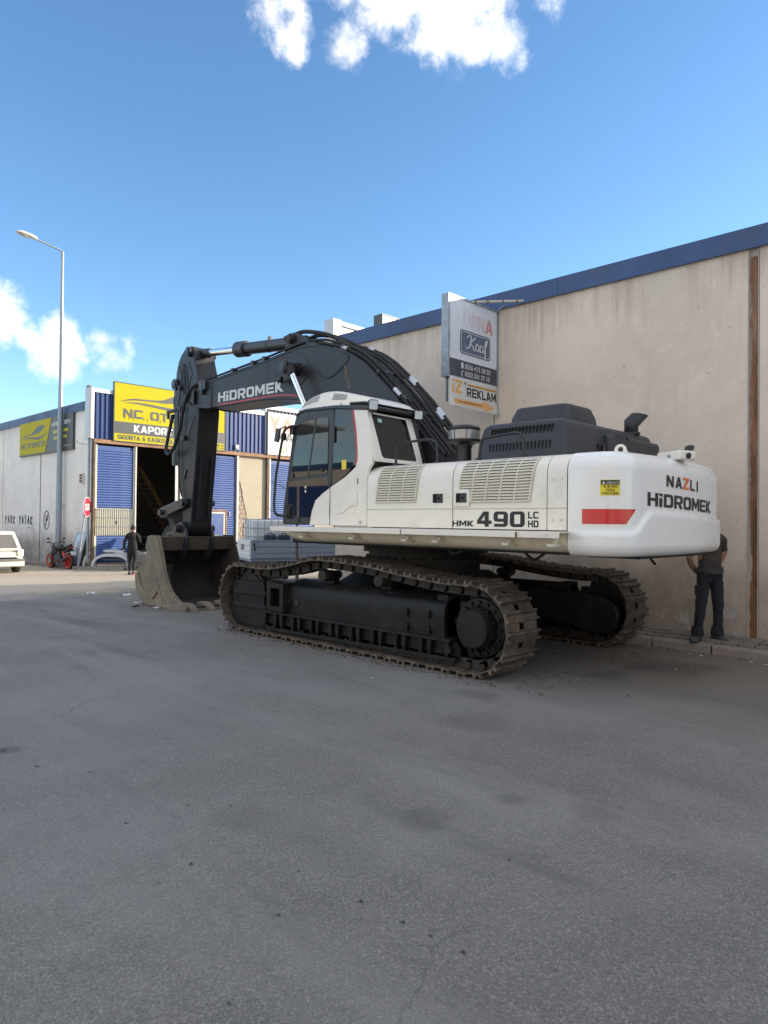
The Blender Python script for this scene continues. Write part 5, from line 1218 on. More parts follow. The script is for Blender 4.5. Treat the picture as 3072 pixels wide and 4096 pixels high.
# --- cab
XI = 6.492
core = [(8.31, 1.66), (8.30, 1.92), (8.185, 2.514), (8.065, 3.14), (8.03, 3.22), (7.96, 3.27), (7.85, 3.295), (7.19, 3.262), (6.58, 3.19), (6.52, 2.925), (6.43, 2.52), (6.54, 2.40), (6.545, 1.66)]
q = MB(); q.prism(core, XI, 7.46, 'x'); cab = part(q, 'cab', 'cab_black', bevel=.02)
def cpoly(pts, name, m, x0=6.447, x1=XI-.001, bevel=.006, parent=cab, sm=28): q = MB(); q.prism(pts, x0, x1, 'x'); return part(q, name, m, sm, bevel, parent)
door = [(8.333, 1.66), (8.323, 1.908), (8.206, 2.514), (8.085, 3.147), (8.05, 3.228), (7.982, 3.288), (7.858, 3.312), (7.20, 3.275), (7.217, 2.801), (7.251, 2.20), (7.43, 2.112), (7.586, 2.012), (7.662, 1.856), (7.712, 1.663)]
dr = cpoly(door, 'door', 'cab_black', 6.452, bevel=.012)
gl = mat('cab_glass', (.008, .010, .012), .02, var=.2, spec=.6, bump=.012, bs=5)
M['cab_glass'] = gl
def inset(pts, d):
    c = Vector((sum(p[0] for p in pts)/len(pts), sum(p[1] for p in pts)/len(pts)))
    return [tuple(c+(Vector(p)-c)*(1-d/((Vector(p)-c).length))) for p in pts]
pf = [(8.154, 2.343), (7.978, 3.085), (7.955, 3.122), (7.896, 3.142), (7.603, 3.155), (7.762, 2.353)]
pr_ = [(7.728, 2.366), (7.570, 3.16), (7.365, 3.168), (7.325, 3.150), (7.317, 3.118), (7.329, 2.381)]
lg = [(8.19, 2.296), (7.315, 2.328), (7.313, 2.17), (7.477, 2.098), (7.619, 1.989), (7.67, 1.852), (7.695, 1.766), (8.022, 1.765), (8.055, 1.80), (8.067, 1.951), (8.215, 1.964)]
cpoly(pf, 'door_pane', gl, 6.449, 6.456, 0, sm=0); cpoly(pr_, 'door_pane', gl, 6.445, 6.4515, 0, sm=0); cpoly(lg, 'lower_pane', gl, 6.449, 6.4515, 0, sm=0)
q = MB(); q.prism([(7.762, 2.353), (7.603, 3.155), (7.570, 3.16), (7.728, 2.366)], 6.441, 6.4515, 'x'); part(q, 'sliding_bar', 'cab_black', 0, parent=cab)
q = MB(); q.prism(rrect(8.075, 1.74, 8.215, 1.95, .035), 6.446, 6.4515, 'x'); part(q, 'handle_recess', 'dark_hole', parent=cab, bevel=.004)
q = MB(); q.tube(rounded([(6.448, 8.16, 1.775), (6.425, 8.155, 1.80), (6.425, 8.15, 1.89), (6.448, 8.145, 1.915)], .02), .014, 8); part(q, 'door_handle', 'cab_black', parent=cab)
q = MB(); q.cyl((6.4515, 7.97, 1.725), (6.44, 7.97, 1.725), .032, n=16); q.cyl((6.4515, 7.76, 3.21), (6.444, 7.76, 3.21), .016, n=12); part(q, 'lock', 'cab_black', parent=cab)
for (y, z) in ((7.80, 2.20), (7.80, 2.14)):
    q = MB(); q.box((6.444, y-.014, z-.018), (6.449, y+.014, z+.018)); part(q, 'pane_clip', 'cream_paint', 0, parent=cab)
for (y, z) in ((8.09, 2.38), (7.43, 2.43)):
    q = MB(); q.box((6.43, y-.018, z-.03), (6.4445, y+.018, z+.03)); part(q, 'pane_grip', 'cab_black', parent=cab, bevel=.006)
q = MB(); q.box((6.425, 7.175, 2.80), (6.455, 7.225, 3.02)); part(q, 'hinge', 'cab_black', parent=cab, bevel=.006)
q = MB(); q.box((6.432, 7.272, 1.80), (6.446, 7.30, 2.0)); part(q, 'hinge', 'white_paint', parent=cab, bevel=.005)
quart = [(7.182, 3.262), (6.854, 3.236), (6.79, 2.901), (6.762, 2.64), (6.770, 2.53), (6.793, 2.473), (6.958, 2.341), (7.236, 2.208), (7.215, 2.801)]
cpoly(quart, 'quarter_pane', gl, 6.452, bevel=0, sm=0)
q = MB(); q.prism([(6.95, 2.42), (7.04, 2.42), (7.04, 2.55), (6.95, 2.55)], 6.449, 6.4515, 'x'); part(q, 'pane_sticker', 'decal_yellow', 0, parent=cab)
red = [(6.848, 3.236), (6.802, 3.031), (6.775, 2.835), (6.756, 2.64), (6.762, 2.543), (6.787, 2.472)]
q = MB(); r2 = [(y-.030, z-.006) for y, z in red]; q.prism(red+r2[::-1], 6.4435, 6.4515, 'x'); part(q, 'red_stripe', 'red_paint', 0, parent=cab)
white = [(7.712, 1.652), (7.662, 1.852), (7.586, 2.006), (7.43, 2.105), (7.249, 2.194), (6.958, 2.324), (6.765, 2.448), (6.738, 2.54), (6.734, 2.622), (6.757, 2.898), (6.819, 3.226), (6.564, 3.190), (6.504, 2.925), (6.445, 2.64), (6.44, 2.48), (6.505, 2.40), (6.54, 2.30), (6.542, 1.652)]
wq = cpoly(white, 'quarter_panel', 'white_paint', 6.446, bevel=.012)
# seam of the door's lower corner and raised filler flap
q = MB(); q.box((6.4435, 7.262, 1.66), (6.4458, 7.272, 2.185)); part(q, 'door_gap', 'dark_hole', 0, parent=cab)
fl = [(7.13, 1.86), (7.08, 2.0), (6.93, 2.10), (6.72, 2.12), (6.715, 1.93), (6.88, 1.905), (6.98, 1.83), (7.14, 1.81)]
cpoly(fl, 'flap', 'white_paint', 6.437, 6.4455, bevel=.006)
cpoly([(7.0, 1.815), (6.9, 1.885), (6.73, 1.91), (6.78, 1.82)], 'flap_grip', 'white_paint', 6.443, 6.4455, bevel=.004)
q = MB(); q.cyl((6.437, 7.06, 1.925), (6.433, 7.06, 1.925), .022, n=14); part(q, 'flap_lock', 'white_paint', parent=cab); q = MB(); q.prism(rrect(6.745, 1.955, 6.86, 1.985, .014), 6.431, 6.4365, 'x'); part(q, 'flap_latch', 'white_paint', parent=cab)
q = MB(); q.prism(rrect(6.706, 2.21, 6.724, 2.29, .008), 6.4435, 6.4455, 'x'); part(q, 'slot', 'dark_hole', 0, parent=cab)
q = MB(); q.cyl((6.446, 6.66, 1.705), (6.42, 6.66, 1.705), .02, n=10); part(q, 'catch', 'zinc', parent=cab)
# back wall of the cab: white frame and big rear pane on a slightly raked plane
def rear(x, z, o=0.): return (x, 6.43+(.15)*(z-2.52)/.67-o, z)
def rpanel(pts, o0, o1, name, m, bevel=0):
    q = MB(); n = len(pts); q.add([rear(x, z, o1) for x, z in pts]+[rear(x, z, o0) for x, z in pts], [tuple(range(n)), tuple(range(2*n-1, n-1, -1))]+[(i, n+i, n+(i+1) % n, (i+1) % n) for i in range(n)])
    return part(q, name, m, 28, bevel, cab)
rp_ = [(6.60, 2.585), (6.63, 2.555), (7.25, 2.55), (7.285, 2.575), (7.20, 3.10), (7.17, 3.135), (6.545, 3.145), (6.52, 3.11)]
rpanel([(6.447, 2.50), (6.60, 2.50), (6.60, 2.585), (6.52, 3.11), (6.535, 3.19), (6.447, 3.19)], .0, .030, 'rear_pillar', 'white_paint', .01)
rpanel([(7.285, 2.50), (7.41, 2.50), (7.40, 2.62), (7.31, 3.16), (7.18, 3.16), (7.20, 3.10), (7.287, 2.575)], .0, .030, 'rear_pillar', 'white_paint', .01)
rpanel([(6.60, 2.50), (7.285, 2.50), (7.285, 2.552), (7.25, 2.55), (6.63, 2.555), (6.60, 2.58)], .0, .029, 'rear_sill', 'white_paint', .006)
rpanel(rp_, .0, .022, 'rear_pane', gl)
rpanel([(6.62, 3.04), (6.70, 3.04), (6.70, 3.09), (6.62, 3.09)], .0235, .024, 'pane_sticker', mat('sticker_mint', (.35, .55, .52), .5))
q = MB(); q.tube([rear(6.52, 3.15, .035), rear(7.2, 3.14, .035)], .012, 6); part(q, 'rear_rod', 'white_paint', parent=cab)
# roof rim and white air-conditioning cover
rim = [(8.04, 3.225), (8.02, 3.27), (7.93, 3.315), (7.82, 3.33), (7.19, 3.315), (6.60, 3.26), (6.46, 3.235), (6.46, 3.195), (6.58, 3.185), (7.19, 3.262), (7.85, 3.292), (7.98, 3.262)]
q = MB(); q.prism(rim, 6.435, 7.48, 'x'); part(q, 'roof_rim', 'cab_black', 40, .012, cab)
tp = spline([(8.08, 3.30, 0), (8.0, 3.40, 0), (7.85, 3.50, 0), (7.62, 3.555, 0), (7.40, 3.555, 0), (7.2, 3.525, 0), (6.9, 3.45, 0), (6.66, 3.375, 0), (6.55, 3.285, 0)], 4)
q = MB(); rs = []
for p in tp:
    b = 3.29-.0; z = p.y; h = max(.004, z-b); y = p.x
    rs.append([(6.475, y, b), (6.49, y, b+h*.45), (6.53, y, b+h*.88), (6.60, y, b+h), (7.30, y, b+h), (7.37, y, b+h*.88), (7.41, y, b+h*.45), (7.43, y, b)])
q.rings(rs); rc = part(q, 'roof_cover', 'white_paint', 50, 0, cab)
def rcp(y, k):
    """point on the cover's near flank, k from foot to shoulder"""
    z = min(tp, key=lambda p: abs(p.x-y)).y; i = 0
    for a, b in zip(tp[:-1], tp[1:]):
        if b.x <= y <= a.x: z = a.y+(b.y-a.y)*(a.x-y)/(a.x-b.x)
    h = z-3.29
    return (6.489+(6.53-6.489)*k-.003, y, 3.29+h*(.45+.43*k)+.001)
for k in range(14):
    y = 7.95-k*.026
    q = MB(); q.add([rcp(y, .05), rcp(y-.009, .05), rcp(y-.024, .95), rcp(y-.015, .95)], [(0, 1, 2, 3)]); part(q, 'vent_slot', 'plastic_grey', 0, parent=cab)
for j in range(5):
    for k in range(13):
        y = 7.30-k*.022-.011*(j % 2); q = MB(); a = .02+j*.19
        q.add([rcp(y, a), rcp(y-.014, a), rcp(y-.014, a+.12), rcp(y, a+.12)], [(0, 1, 2, 3)]); part(q, 'vent_hole', 'cab_black', 0, parent=cab)
for y in (8.0, 7.86, 7.46, 7.1): q = MB(); x, yy, z = rcp(y, -.6); q.cyl((6.49, y, 3.325), (6.474, y, 3.325), .011, n=8); part(q, 'cover_bolt', 'plastic_grey', parent=cab)
work_lamp((6.43, 6.42, 3.235), (-.5, -.87, -.1), cab, .13, .14); work_lamp((7.30, 6.40, 3.20), (-.45, -.89, -.1), cab, .13, .13)
q = MB(); q.tube([(6.43, 6.50, 3.27), (6.45, 6.62, 3.29), (6.47, 6.9, 3.31)], .02, 6); part(q, 'lamp_arm', 'cab_black', parent=cab)
q = MB(); q.tube(spline([(7.32, 6.42, 3.14), (7.30, 6.40, 2.95), (7.36, 6.38, 2.7), (7.42, 6.36, 2.5)], 5), .01, 5); part(q, 'lamp_cable', 'rubber', parent=cab)
# mirror and front handrail
q = MB(); q.tube(rounded([(6.44, 8.25, 1.78), (6.33, 8.36, 1.79), (6.33, 8.39, 1.95), (6.34, 8.36, 2.4), (6.35, 8.20, 3.02), (6.36, 8.14, 3.09), (6.45, 8.0, 3.10)], .08), .019, 8); part(q, 'front_handrail', 'cab_black', parent=cab)
q = MB(); q.obox((6.30, 8.28, 2.97), (.03, .10, .20), (1, 0, 0), (0, .97, .24), (0, -.24, .97)); q.box((6.33, 8.19, 2.90), (6.40, 8.24, 3.0)); q.tube([(6.31, 8.26, 3.06), (6.36, 8.16, 3.10)], .012, 6); part(q, 'mirror', 'cab_black', parent=cab, bevel=.012)
q = MB(); q.box((6.40, 8.05, 2.98), (6.47, 8.13, 3.12)); q.box((6.42, 8.20, 1.76), (6.45, 8.28, 1.82)); part(q, 'mirror_bracket', 'cab_black', parent=cab, bevel=.01)

# --- boom
BX0, BX1 = 7.55, 8.22
upper = [(6.17, 2.60), (6.55, 3.0), (7.0, 3.50), (7.4, 3.88), (7.76, 4.185), (8.0, 4.33), (8.35, 4.49), (8.79, 4.62), (9.1, 4.665), (9.4, 4.672), (10.28, 4.585), (11.2, 4.52), (12.10, 4.455)]
lower = [(12.12, 3.935), (11.2, 3.905), (10.26, 3.885), (9.7, 3.83), (9.14, 3.735), (8.7, 3.58), (8.2, 3.2), (7.6, 2.6), (7.2, 2.2), (6.7, 2.0), (6.3, 2.1)]
q = MB(); q.prism(upper+lower, BX0, BX1, 'x'); bo_ = part(q, 'boom', 'boom_paint', 20, .014)
q = MB(); q.prism([(y, z-.012) for y, z in upper[2:]]+[(y, z+.012) for y, z in upper[2:]][::-1], BX0-.012, BX0+.001, 'x'); part(q, 'top_flange', 'boom_paint', parent=bo_)
yoke = [(12.06, 4.452), (12.221, 4.449), (12.388, 4.425), (12.703, 4.455), (12.9, 4.41), (12.994, 4.33), (13.035, 4.21), (12.957, 4.076), (12.633, 3.995), (12.208, 3.925), (12.06, 3.93)]
for x0, x1 in ((7.535, 7.60), (8.16, 8.225)):
    q = MB(); q.prism(yoke, x0, x1, 'x'); part(q, 'boom_fork', 'boom_paint', 20, .01, bo_)
q = MB(); q.cyl((7.49, 12.975, 4.203), (8.27, 12.975, 4.203), .085, n=20); q.cyl((7.47, 12.975, 4.203), (7.49, 12.975, 4.203), .05, n=16); part(q, 'boom_pin', 'black_paint', parent=bo_)
q = MB(); q.box((7.49, 12.62, 4.10), (7.535, 12.90, 4.30)); q.box((7.47, 12.62, 4.06), (7.535, 12.67, 4.33)); part(q, 'pin_keeper', 'black_paint', parent=bo_, bevel=.01)
q = MB(); q.box((7.47, 12.2, 4.30), (7.56, 12.44, 4.50)); q.box((7.46, 12.30, 4.22), (7.53, 12.36, 4.52)); part(q, 'hose_clamp', 'black_paint', parent=bo_, bevel=.01)
# lettering and red line on the near side
def bp(k): return lambda u, v: (BX0-.003*k, -u, v+(.0))
def bslope(u, v): return (BX0-.0035, -u, v-.034*(u+11.83)/2.07)
q = MB(); write(q, 'HİDROMEK', -11.83, 4.012, -9.76, 4.20, bslope, .05); part(q, 'maker_lettering', 'decal_white', 0, parent=bo_)
rl = [(11.80, 3.965), (11.2, 3.955), (10.4, 3.945), (9.9, 3.925), (9.5, 3.88), (9.14, 3.79)]
q = MB(); band(q, [(-y, z+.012) for y, z in rl], [(-y, z-.016) for y, z in rl], lambda u, v: (BX0-.0035, -u, v)); part(q, 'red_line', 'red_paint', 0, parent=bo_)
q = MB(); q.box((BX0-.004, 10.255, 3.89), (BX0+.001, 10.268, 4.57)); part(q, 'weld_seam', 'black_paint', 0, parent=bo_)
# boss and pins of the lift cylinders
q = MB(); q.lathe([(.29, .0), (.28, .012), (.12, .02), (.115, .10), (.10, .105), (.10, .16), (.075, .165), (.075, .30), (0, .30)], (BX0, 9.38, 4.30), (-1, 0, 0), 28); part(q, 'lift_boss', 'boom_paint', parent=bo_)
q = MB(); q.lathe([(.095, .20), (.10, .22), (.10, .33), (.075, .335), (.07, .355), (0, .355)], (BX0, 9.38, 4.30), (-1, 0, 0), 20); part(q, 'lift_pin', 'black_paint', parent=bo_)
for x, s in ((7.33, 1), (8.44, 1)):
    a = Vector((x, 9.30, 4.27)); b = Vector((x, 7.75, 1.75)); d = (b-a).normalized()
    q = MB(); q.tube([a, a+d*.12], [.10, .07], 16); q.cyl((x-.07, 9.33, 4.28), (x+.07, 9.33, 4.28), .105, n=18); lc = part(q, 'lift_rod_eye', 'boom_paint')
    q = MB(); q.cyl(a+d*.12, a+d*1.35, .052, n=18); part(q, 'lift_rod', 'chrome', parent=lc)
    q = MB(); q.tube([a+d*1.3, a+d*1.36, a+d*1.42, b], [.10, .105, .09, .09], 18); part(q, 'lift_barrel', 'black_paint', parent=lc)
# lamp on the boom
work_lamp((7.44, 9.75, 4.16), (.1, .95, -.15), bo_, .10, .10)
q = MB(); q.tube([(7.48, 9.68, 4.1), (7.46, 9.6, 4.12), (7.55, 9.45, 4.2)], .014, 6); part(q, 'lamp_arm', 'cab_black', parent=bo_)
# arm cylinder over the boom
PA, PB = Vector((7.885, 9.62, 4.885)), Vector((7.885, 13.05, 5.215))
d = (PB-PA).normalized()
q = MB(); q.cyl(PA-d*.05, PA+d*1.75, .115, n=24); q.tube([PA+d*1.75, PA+d*1.76, PA+d*2.05, PA+d*2.06], [.115, .155, .155, .12], 24); ac = part(q, 'arm_cylinder', 'black_paint')
q = MB(); q.cyl(PA+d*2.06, PB-d*.35, .072, n=20); part(q, 'arm_rod', 'chrome', parent=ac)
q = MB(); q.tube([PB-d*.40, PB-d*.34, PB-d*.1], [.085, .10, .10], 18); q.cyl(PB-Vector((.10, 0, 0)), PB+Vector((.10, 0, 0)), .12, n=20); part(q, 'rod_eye', 'black_paint', parent=ac)
q = MB(); q.lathe([(.122, 0), (.122, .05)], PA+d*1.0, d, 22); q.box((7.86, PA.y+.98, 5.08), (7.91, PA.y+1.04, 5.16)); part(q, 'cylinder_band', 'black_paint', parent=ac)
for x0, x1 in ((7.62, 7.68), (8.09, 8.15)):
    q = MB(); q.prism([(8.75, 4.60), (9.2, 4.80), (9.45, 4.95), (9.60, 5.0), (9.75, 4.97), (9.83, 4.87), (9.85, 4.6)], x0, x1, 'x'); part(q, 'cylinder_bracket', 'boom_paint', parent=bo_, bevel=.01)
q = MB(); q.cyl((7.56, 9.64, 4.885), (8.21, 9.64, 4.885), .085, n=18); q.cyl((7.53, 9.64, 4.885), (7.56, 9.64, 4.885), .065, n=16); part(q, 'bracket_pin', 'track_link', parent=bo_)
# hoses and steel pipes along the back of the boom
def along(off, x, y0, y1, wav=0., n=26):
    pts = []
    for k in range(n+1):
        y = y0+(y1-y0)*k/n
        for (a, b) in zip(upper[:-1], upper[1:]):
            if a[0] <= y <= b[0]:
                t = (y-a[0])/(b[0]-a[0]); z = a[1]+(b[1]-a[1])*t; sl = Vector((b[0]-a[0], b[1]-a[1])).normalized(); nn = Vector((-sl.y, sl.x))
                pts.append((x+wav*math.sin(y*5+x*9), y+nn.x*off, z+nn.y*off)); break
    return pts
for x, off, y0, y1, r in ((7.60, .05, 6.2, 8.9, .026), (7.70, .05, 6.2, 9.0, .026), (7.62, .11, 6.9, 9.2, .022), (7.80, .06, 6.2, 9.3, .028), (7.95, .08, 6.2, 9.5, .03), (8.10, .10, 6.2, 9.0, .03), (8.18, .12, 6.3, 8.8, .034), (8.0, .12, 6.6, 9.0, .026)):
    q = MB(); q.tube([Vector(p) for p in along(off, x, y0, y1, .006)], r, 8); hz = part(q, 'boom_hose', 'rubber', parent=bo_)
for x, off, ys_ in ((7.60, .05, (7.05, 8.2)), (7.70, .05, (7.0, 8.25)), (8.18, .12, (6.75, 7.3, 8.2)), (8.10, .10, (6.7, 7.25))):
    for y in ys_:
        p = along(off, x, y, y+.12, 0, 2); q = MB(); q.tube([Vector(a) for a in p], .043, 8); part(q, 'hose_coupling', 'zinc', parent=bo_)
for y in (6.8, 7.5, 8.3):
    p = along(.06, 7.88, y, y+.06, 0, 1); q = MB(); a, b = Vector(p[0]), Vector(p[1]); t = (b-a).normalized(); q.obox(a, (.64, .05, .05), (1, 0, 0), t, Vector((1, 0, 0)).cross(t)); part(q, 'hose_clamp', 'black_paint', parent=bo_)
for x, sg_ in ((7.72, 1), (8.05, -1)):
    q = MB(); q.tube(spline([(x, 9.75, 4.98), (x, 9.45, 5.0), (x+.04*sg_, 9.0, 4.90), (x+.05*sg_, 8.6, 4.74), (x, 8.2, 4.52), (x, 7.9, 4.36)], 6), .036, 9); part(q, 'cylinder_hose', 'rubber', parent=bo_)
    q = MB(); q.cyl((x, 9.72, 4.98), (x, 9.95, 4.97), .048, n=10); q.cyl((x, 9.80, 4.9), (x, 9.80, 5.03), .035, n=10); part(q, 'hose_coupling', 'black_paint', parent=bo_)
q = MB(); q.tube([Vector(p) for p in along(.09, 7.6, 9.3, 12.05)]+[Vector((7.52, 12.3, 4.50))], .022, 8); part(q, 'boom_pipe', 'rubber', parent=bo_)
q = MB(); q.tube([Vector(p) for p in along(.07, 7.66, 9.3, 12.0)], .018, 8); part(q, 'boom_pipe', 'rubber', parent=bo_)
for y in (10.4, 10.75, 11.4):
    p = along(.05, 7.62, y, y+.08, 0, 1); q = MB(); a = Vector(p[0]); q.box(a-Vector((.06, .04, .04)), a+Vector((.06, .04, .07))); part(q, 'pipe_clamp', 'black_paint', parent=bo_, bevel=.01)
q = MB(); q.tube(spline([(7.545, 8.9, 4.2), (7.54, 8.6, 4.05), (7.535, 8.3, 4.15), (7.54, 8.1, 4.32), (7.56, 8.35, 4.46)], 6), .006, 5); part(q, 'wire', 'rubber', parent=bo_)
q = MB()
rp = random.Random(12)
for k in range(26):
    t = k/26; c = Vector((BX0-.0025, 8.20-.12*t+rp.gauss(0, .018), 4.22-.42*t)); s = rp.uniform(.004, .012)
    q.add([c+Vector((0, -s, 0)), c+Vector((0, 0, -s*1.8)), c+Vector((0, s, .0)), c+Vector((0, .3*s, s*1.6))], [(0, 1, 2, 3)])
part(q, 'paint_scrape', mat('primer', (.30, .21, .11), .7, var=.2), 0, parent=bo_)['kind'] = 'stuff'

# --- arm (stick)
AX0, AX1 = 7.64, 8.13
arm = [(13.115, 5.34), (13.295, 5.289), (13.43, 5.19), (13.522, 5.08), (13.609, 4.854), (13.661, 4.488), (13.663, 4.002), (13.605, 3.262), (13.459, 2.676), (13.305, 2.097), (13.265, 1.668), (13.20, 1.54), (13.08, 1.47), (12.98, 1.47), (12.94, 1.55), (12.899, 2.092), (12.789, 2.929), (12.685, 3.925), (12.705, 4.371), (12.758, 4.719), (12.868, 5.016), (12.92, 5.25), (13.0, 5.33)]
q = MB(); q.prism(arm, AX0, AX1, 'x'); am = part(q, 'arm', 'boom_paint', 20, .014)
q = MB(); q.prism([(13.30, 5.02), (13.40, 4.75), (13.45, 4.45), (13.1, 4.45), (12.95, 4.75), (13.1, 5.02)], AX0-.010, AX0+.001, 'x'); part(q, 'cheek_plate', 'boom_paint', parent=am, bevel=.006)
q = MB(); q.cyl((7.57, 13.05, 5.215), (8.2, 13.05, 5.215), .10, n=20); q.cyl((7.55, 13.05, 5.215), (7.57, 13.05, 5.215), .065, n=18); part(q, 'arm_pin', 'black_paint', parent=am)
q = MB(); q.cyl((7.58, 13.60, 4.60), (8.19, 13.60, 4.60), .115, n=20); q.cyl((7.56, 13.60, 4.60), (7.58, 13.60, 4.60), .07, n=18); part(q, 'arm_pin', 'black_paint', parent=am)
for x in (AX0+.12, AX1-.12):
    q = MB(); vs = []
    for (y, z) in ((12.90, 1.7), (12.80, 2.6), (12.76, 3.05)): vs += [(x-.014, y-.03, z), (x+.014, y-.03, z), (x+.014, y+.05, z), (x-.014, y+.05, z)]
    q.add(vs, [(0, 1, 5, 4), (1, 2, 6, 5), (3, 0, 4, 7), (4, 5, 9, 8), (5, 6, 10, 9), (7, 4, 8, 11), (8, 9, 10, 11)]); part(q, 'wear_bar', 'black_paint', 0, parent=am)
q = MB(); q.obox((AX0-.012, 13.18, 2.66), (.024, .05, .22), (1, 0, 0), (0, .9, .4), (0, -.4, .9)); part(q, 'arm_bracket', 'black_paint', parent=am, bevel=.006)
q = MB(); q.obox((AX0-.002, 12.98, 3.62), (.006, .035, .55), (1, 0, 0), (0, .82, .57), (0, -.57, .82)); part(q, 'weld_patch', 'bucket_inside', 0, parent=am)
# hoses on the arm
hoses = [([(7.52, 12.35, 4.47), (7.50, 12.62, 4.44), (7.46, 12.82, 4.28), (7.45, 12.98, 3.98), (7.45, 13.10, 3.6), (7.46, 13.32, 3.25), (7.48, 13.60, 3.10), (7.55, 13.84, 3.22), (7.66, 13.92, 3.6), (7.75, 13.92, 4.0)], .036),
         ([(7.60, 13.42, 4.95), (7.60, 13.30, 4.75), (7.60, 13.36, 4.4), (7.60, 13.44, 4.0), (7.60, 13.40, 3.4), (7.60, 13.36, 2.6), (7.60, 13.25, 2.2)], .014),
         ([(7.61, 13.34, 5.0), (7.60, 13.22, 4.9), (7.60, 13.16, 4.5), (7.60, 13.2, 4.1), (7.60, 13.3, 3.7)], .014),
         ([(7.60, 13.0, 3.85), (7.585, 13.05, 3.7), (7.59, 13.13, 3.5), (7.60, 13.18, 3.35)], .008)]
for p, r in hoses:
    q = MB(); q.tube(spline(p, 6), r, 8); part(q, 'arm_hose', 'rubber', parent=am)
q = MB(); q.cyl((7.66, 13.60, 4.06), (7.66, 13.98, 4.05), .042, n=10); q.cyl((7.66, 13.96, 4.05), (7.66, 13.98, 3.9), .03, n=8); q.tube(spline([(7.7, 13.75, 4.1), (7.75, 13.85, 4.35), (7.8, 13.72, 4.5)], 5), .032, 8); part(q, 'hose_coupling', 'black_paint', parent=am)
for y, z in ((13.20, 3.42), (13.36, 4.05), (13.40, 4.5)):
    q = MB(); q.box((7.575, y-.035, z-.05), (7.642, y+.035, z+.05)); part(q, 'hose_clip', 'black_paint', parent=am, bevel=.008)
# bucket cylinder on the front of the arm
PA, PB = Vector((7.885, 13.93, 4.62)), Vector((7.885, 13.90, 1.98)); d = (PB-PA).normalized()
q = MB(); q.cyl(PA+Vector((0, 0, .02)), PA+d*1.45, .10, n=22); q.tube([PA+d*1.45, PA+d*1.46, PA+d*1.72, PA+d*1.73], [.10, .13, .13, .10], 22); q.box((7.80, 13.6, 4.5), (7.97, 13.95, 4.7)); bc = part(q, 'bucket_cylinder', 'black_paint')
q = MB(); q.cyl(PA+d*1.73, PB-d*.12, .062, n=18); part(q, 'bucket_rod', 'chrome', parent=bc)
q = MB(); q.tube([PB-d*.14, PB-d*.1, PB], [.075, .09, .09], 16); q.cyl(PB-Vector((.22, 0, 0)), PB+Vector((.22, 0, 0)), .06, n=16); part(q, 'rod_eye', 'black_paint', parent=bc)
def bar2(a, b, r0, r1, x0, x1, name, m='black_paint', parent=None):
    """flat link with round ends in the YZ plane"""
    a = Vector(a); b = Vector(b); t = (b-a).normalized(); n = Vector((-t.y, t.x)); pts = []
    A0 = math.atan2(n.y, n.x)
    for k in range(9): q_ = A0+math.pi*k/8; pts.append((a.x+r0*math.cos(q_), a.y+r0*math.sin(q_)))
    for k in range(9): q_ = A0+math.pi+math.pi*k/8; pts.append((b.x+r1*math.cos(q_), b.y+r1*math.sin(q_)))
    q = MB(); q.prism(pts, x0, x1, 'x'); return part(q, name, m, 30, .012, parent or ex)
for x0, x1 in ((7.545, 7.625), (8.145, 8.225)): bar2((13.10, 2.065), (13.98, 1.86), .10, .115, x0, x1, 'guide_link')
bar2((13.98, 1.86), (13.62, 1.30), .095, .10, 7.70, 8.07, 'bucket_link', 'bucket_inside')
for (y, z, r) in ((13.98, 1.86, .06), (13.10, 2.065, .07)):
    q = MB(); q.cyl((7.50, y, z), (8.27, y, z), r, n=16); q.cyl((7.48, y, z), (7.505, y, z), r*1.25, n=6); part(q, 'link_pin', 'black_paint')

# --- bucket
KX0, KX1 = 6.95, 8.74
bk_out = [(12.97, 1.36), (13.0, 1.385), (13.35, 1.385), (13.385, 1.36), (13.475, 1.13), (13.46, 1.06), (13.56, .95), (13.71, .84), (13.84, .69), (13.90, .56), (13.915, .45), (13.89, .33), (13.83, .20), (13.72, .08), (13.58, .0), (13.40, -.04), (13.2, -.052), (12.75, -.05), (12.30, -.04), (11.90, -.03)]
bk_in = [(11.90, .05), (12.16, .155), (12.42, .295), (12.59, .475), (12.70, .68), (12.80, .97)]
q = MB(); q.prism(bk_out+bk_in, KX0, KX0+.045, 'x'); bk = part(q, 'bucket', 'bucket_steel', 0, .012)
q = MB(); q.prism(bk_out+bk_in, KX1-.045, KX1, 'x'); part(q, 'side_plate', 'bucket_inside', 0, .012, bk)
sh = [Vector((a, b, 0)) for a, b in [(13.36, 1.35), (13.45, 1.12), (13.44, 1.06), (13.68, .83), (13.81, .68), (13.87, .45), (13.81, .22), (13.60, .03), (13.40, -.01), (12.775, -.012), (12.30, .0), (11.92, .01)]]
sh = spline([v[:] for v in sh], 4)
q = MB(); m = len(sh); th = []
for i, p in enumerate(sh):
    t = (sh[min(i+1, m-1)]-sh[max(i-1, 0)]).normalized(); nn = Vector((t.y, -t.x, 0)); th.append(p-nn*-.035)
vs = [(x, p.x, p.y) for p in sh for x in (KX0+.044, KX1-.044)]+[(x, p.x, p.y) for p in th for x in (KX0+.044, KX1-.044)]
q.add(vs, [(2*i, 2*i+1, 2*i+3, 2*i+2) for i in range(m-1)]+[(2*m+2*i, 2*m+2*i+2, 2*m+2*i+3, 2*m+2*i+1) for i in range(m-1)]+[(0, 2*m, 2*m+1, 1), (2*m-2, 2*m-1, 4*m-1, 4*m-2)]); part(q, 'bucket_shell', 'bucket_inside', 40, 0, bk)
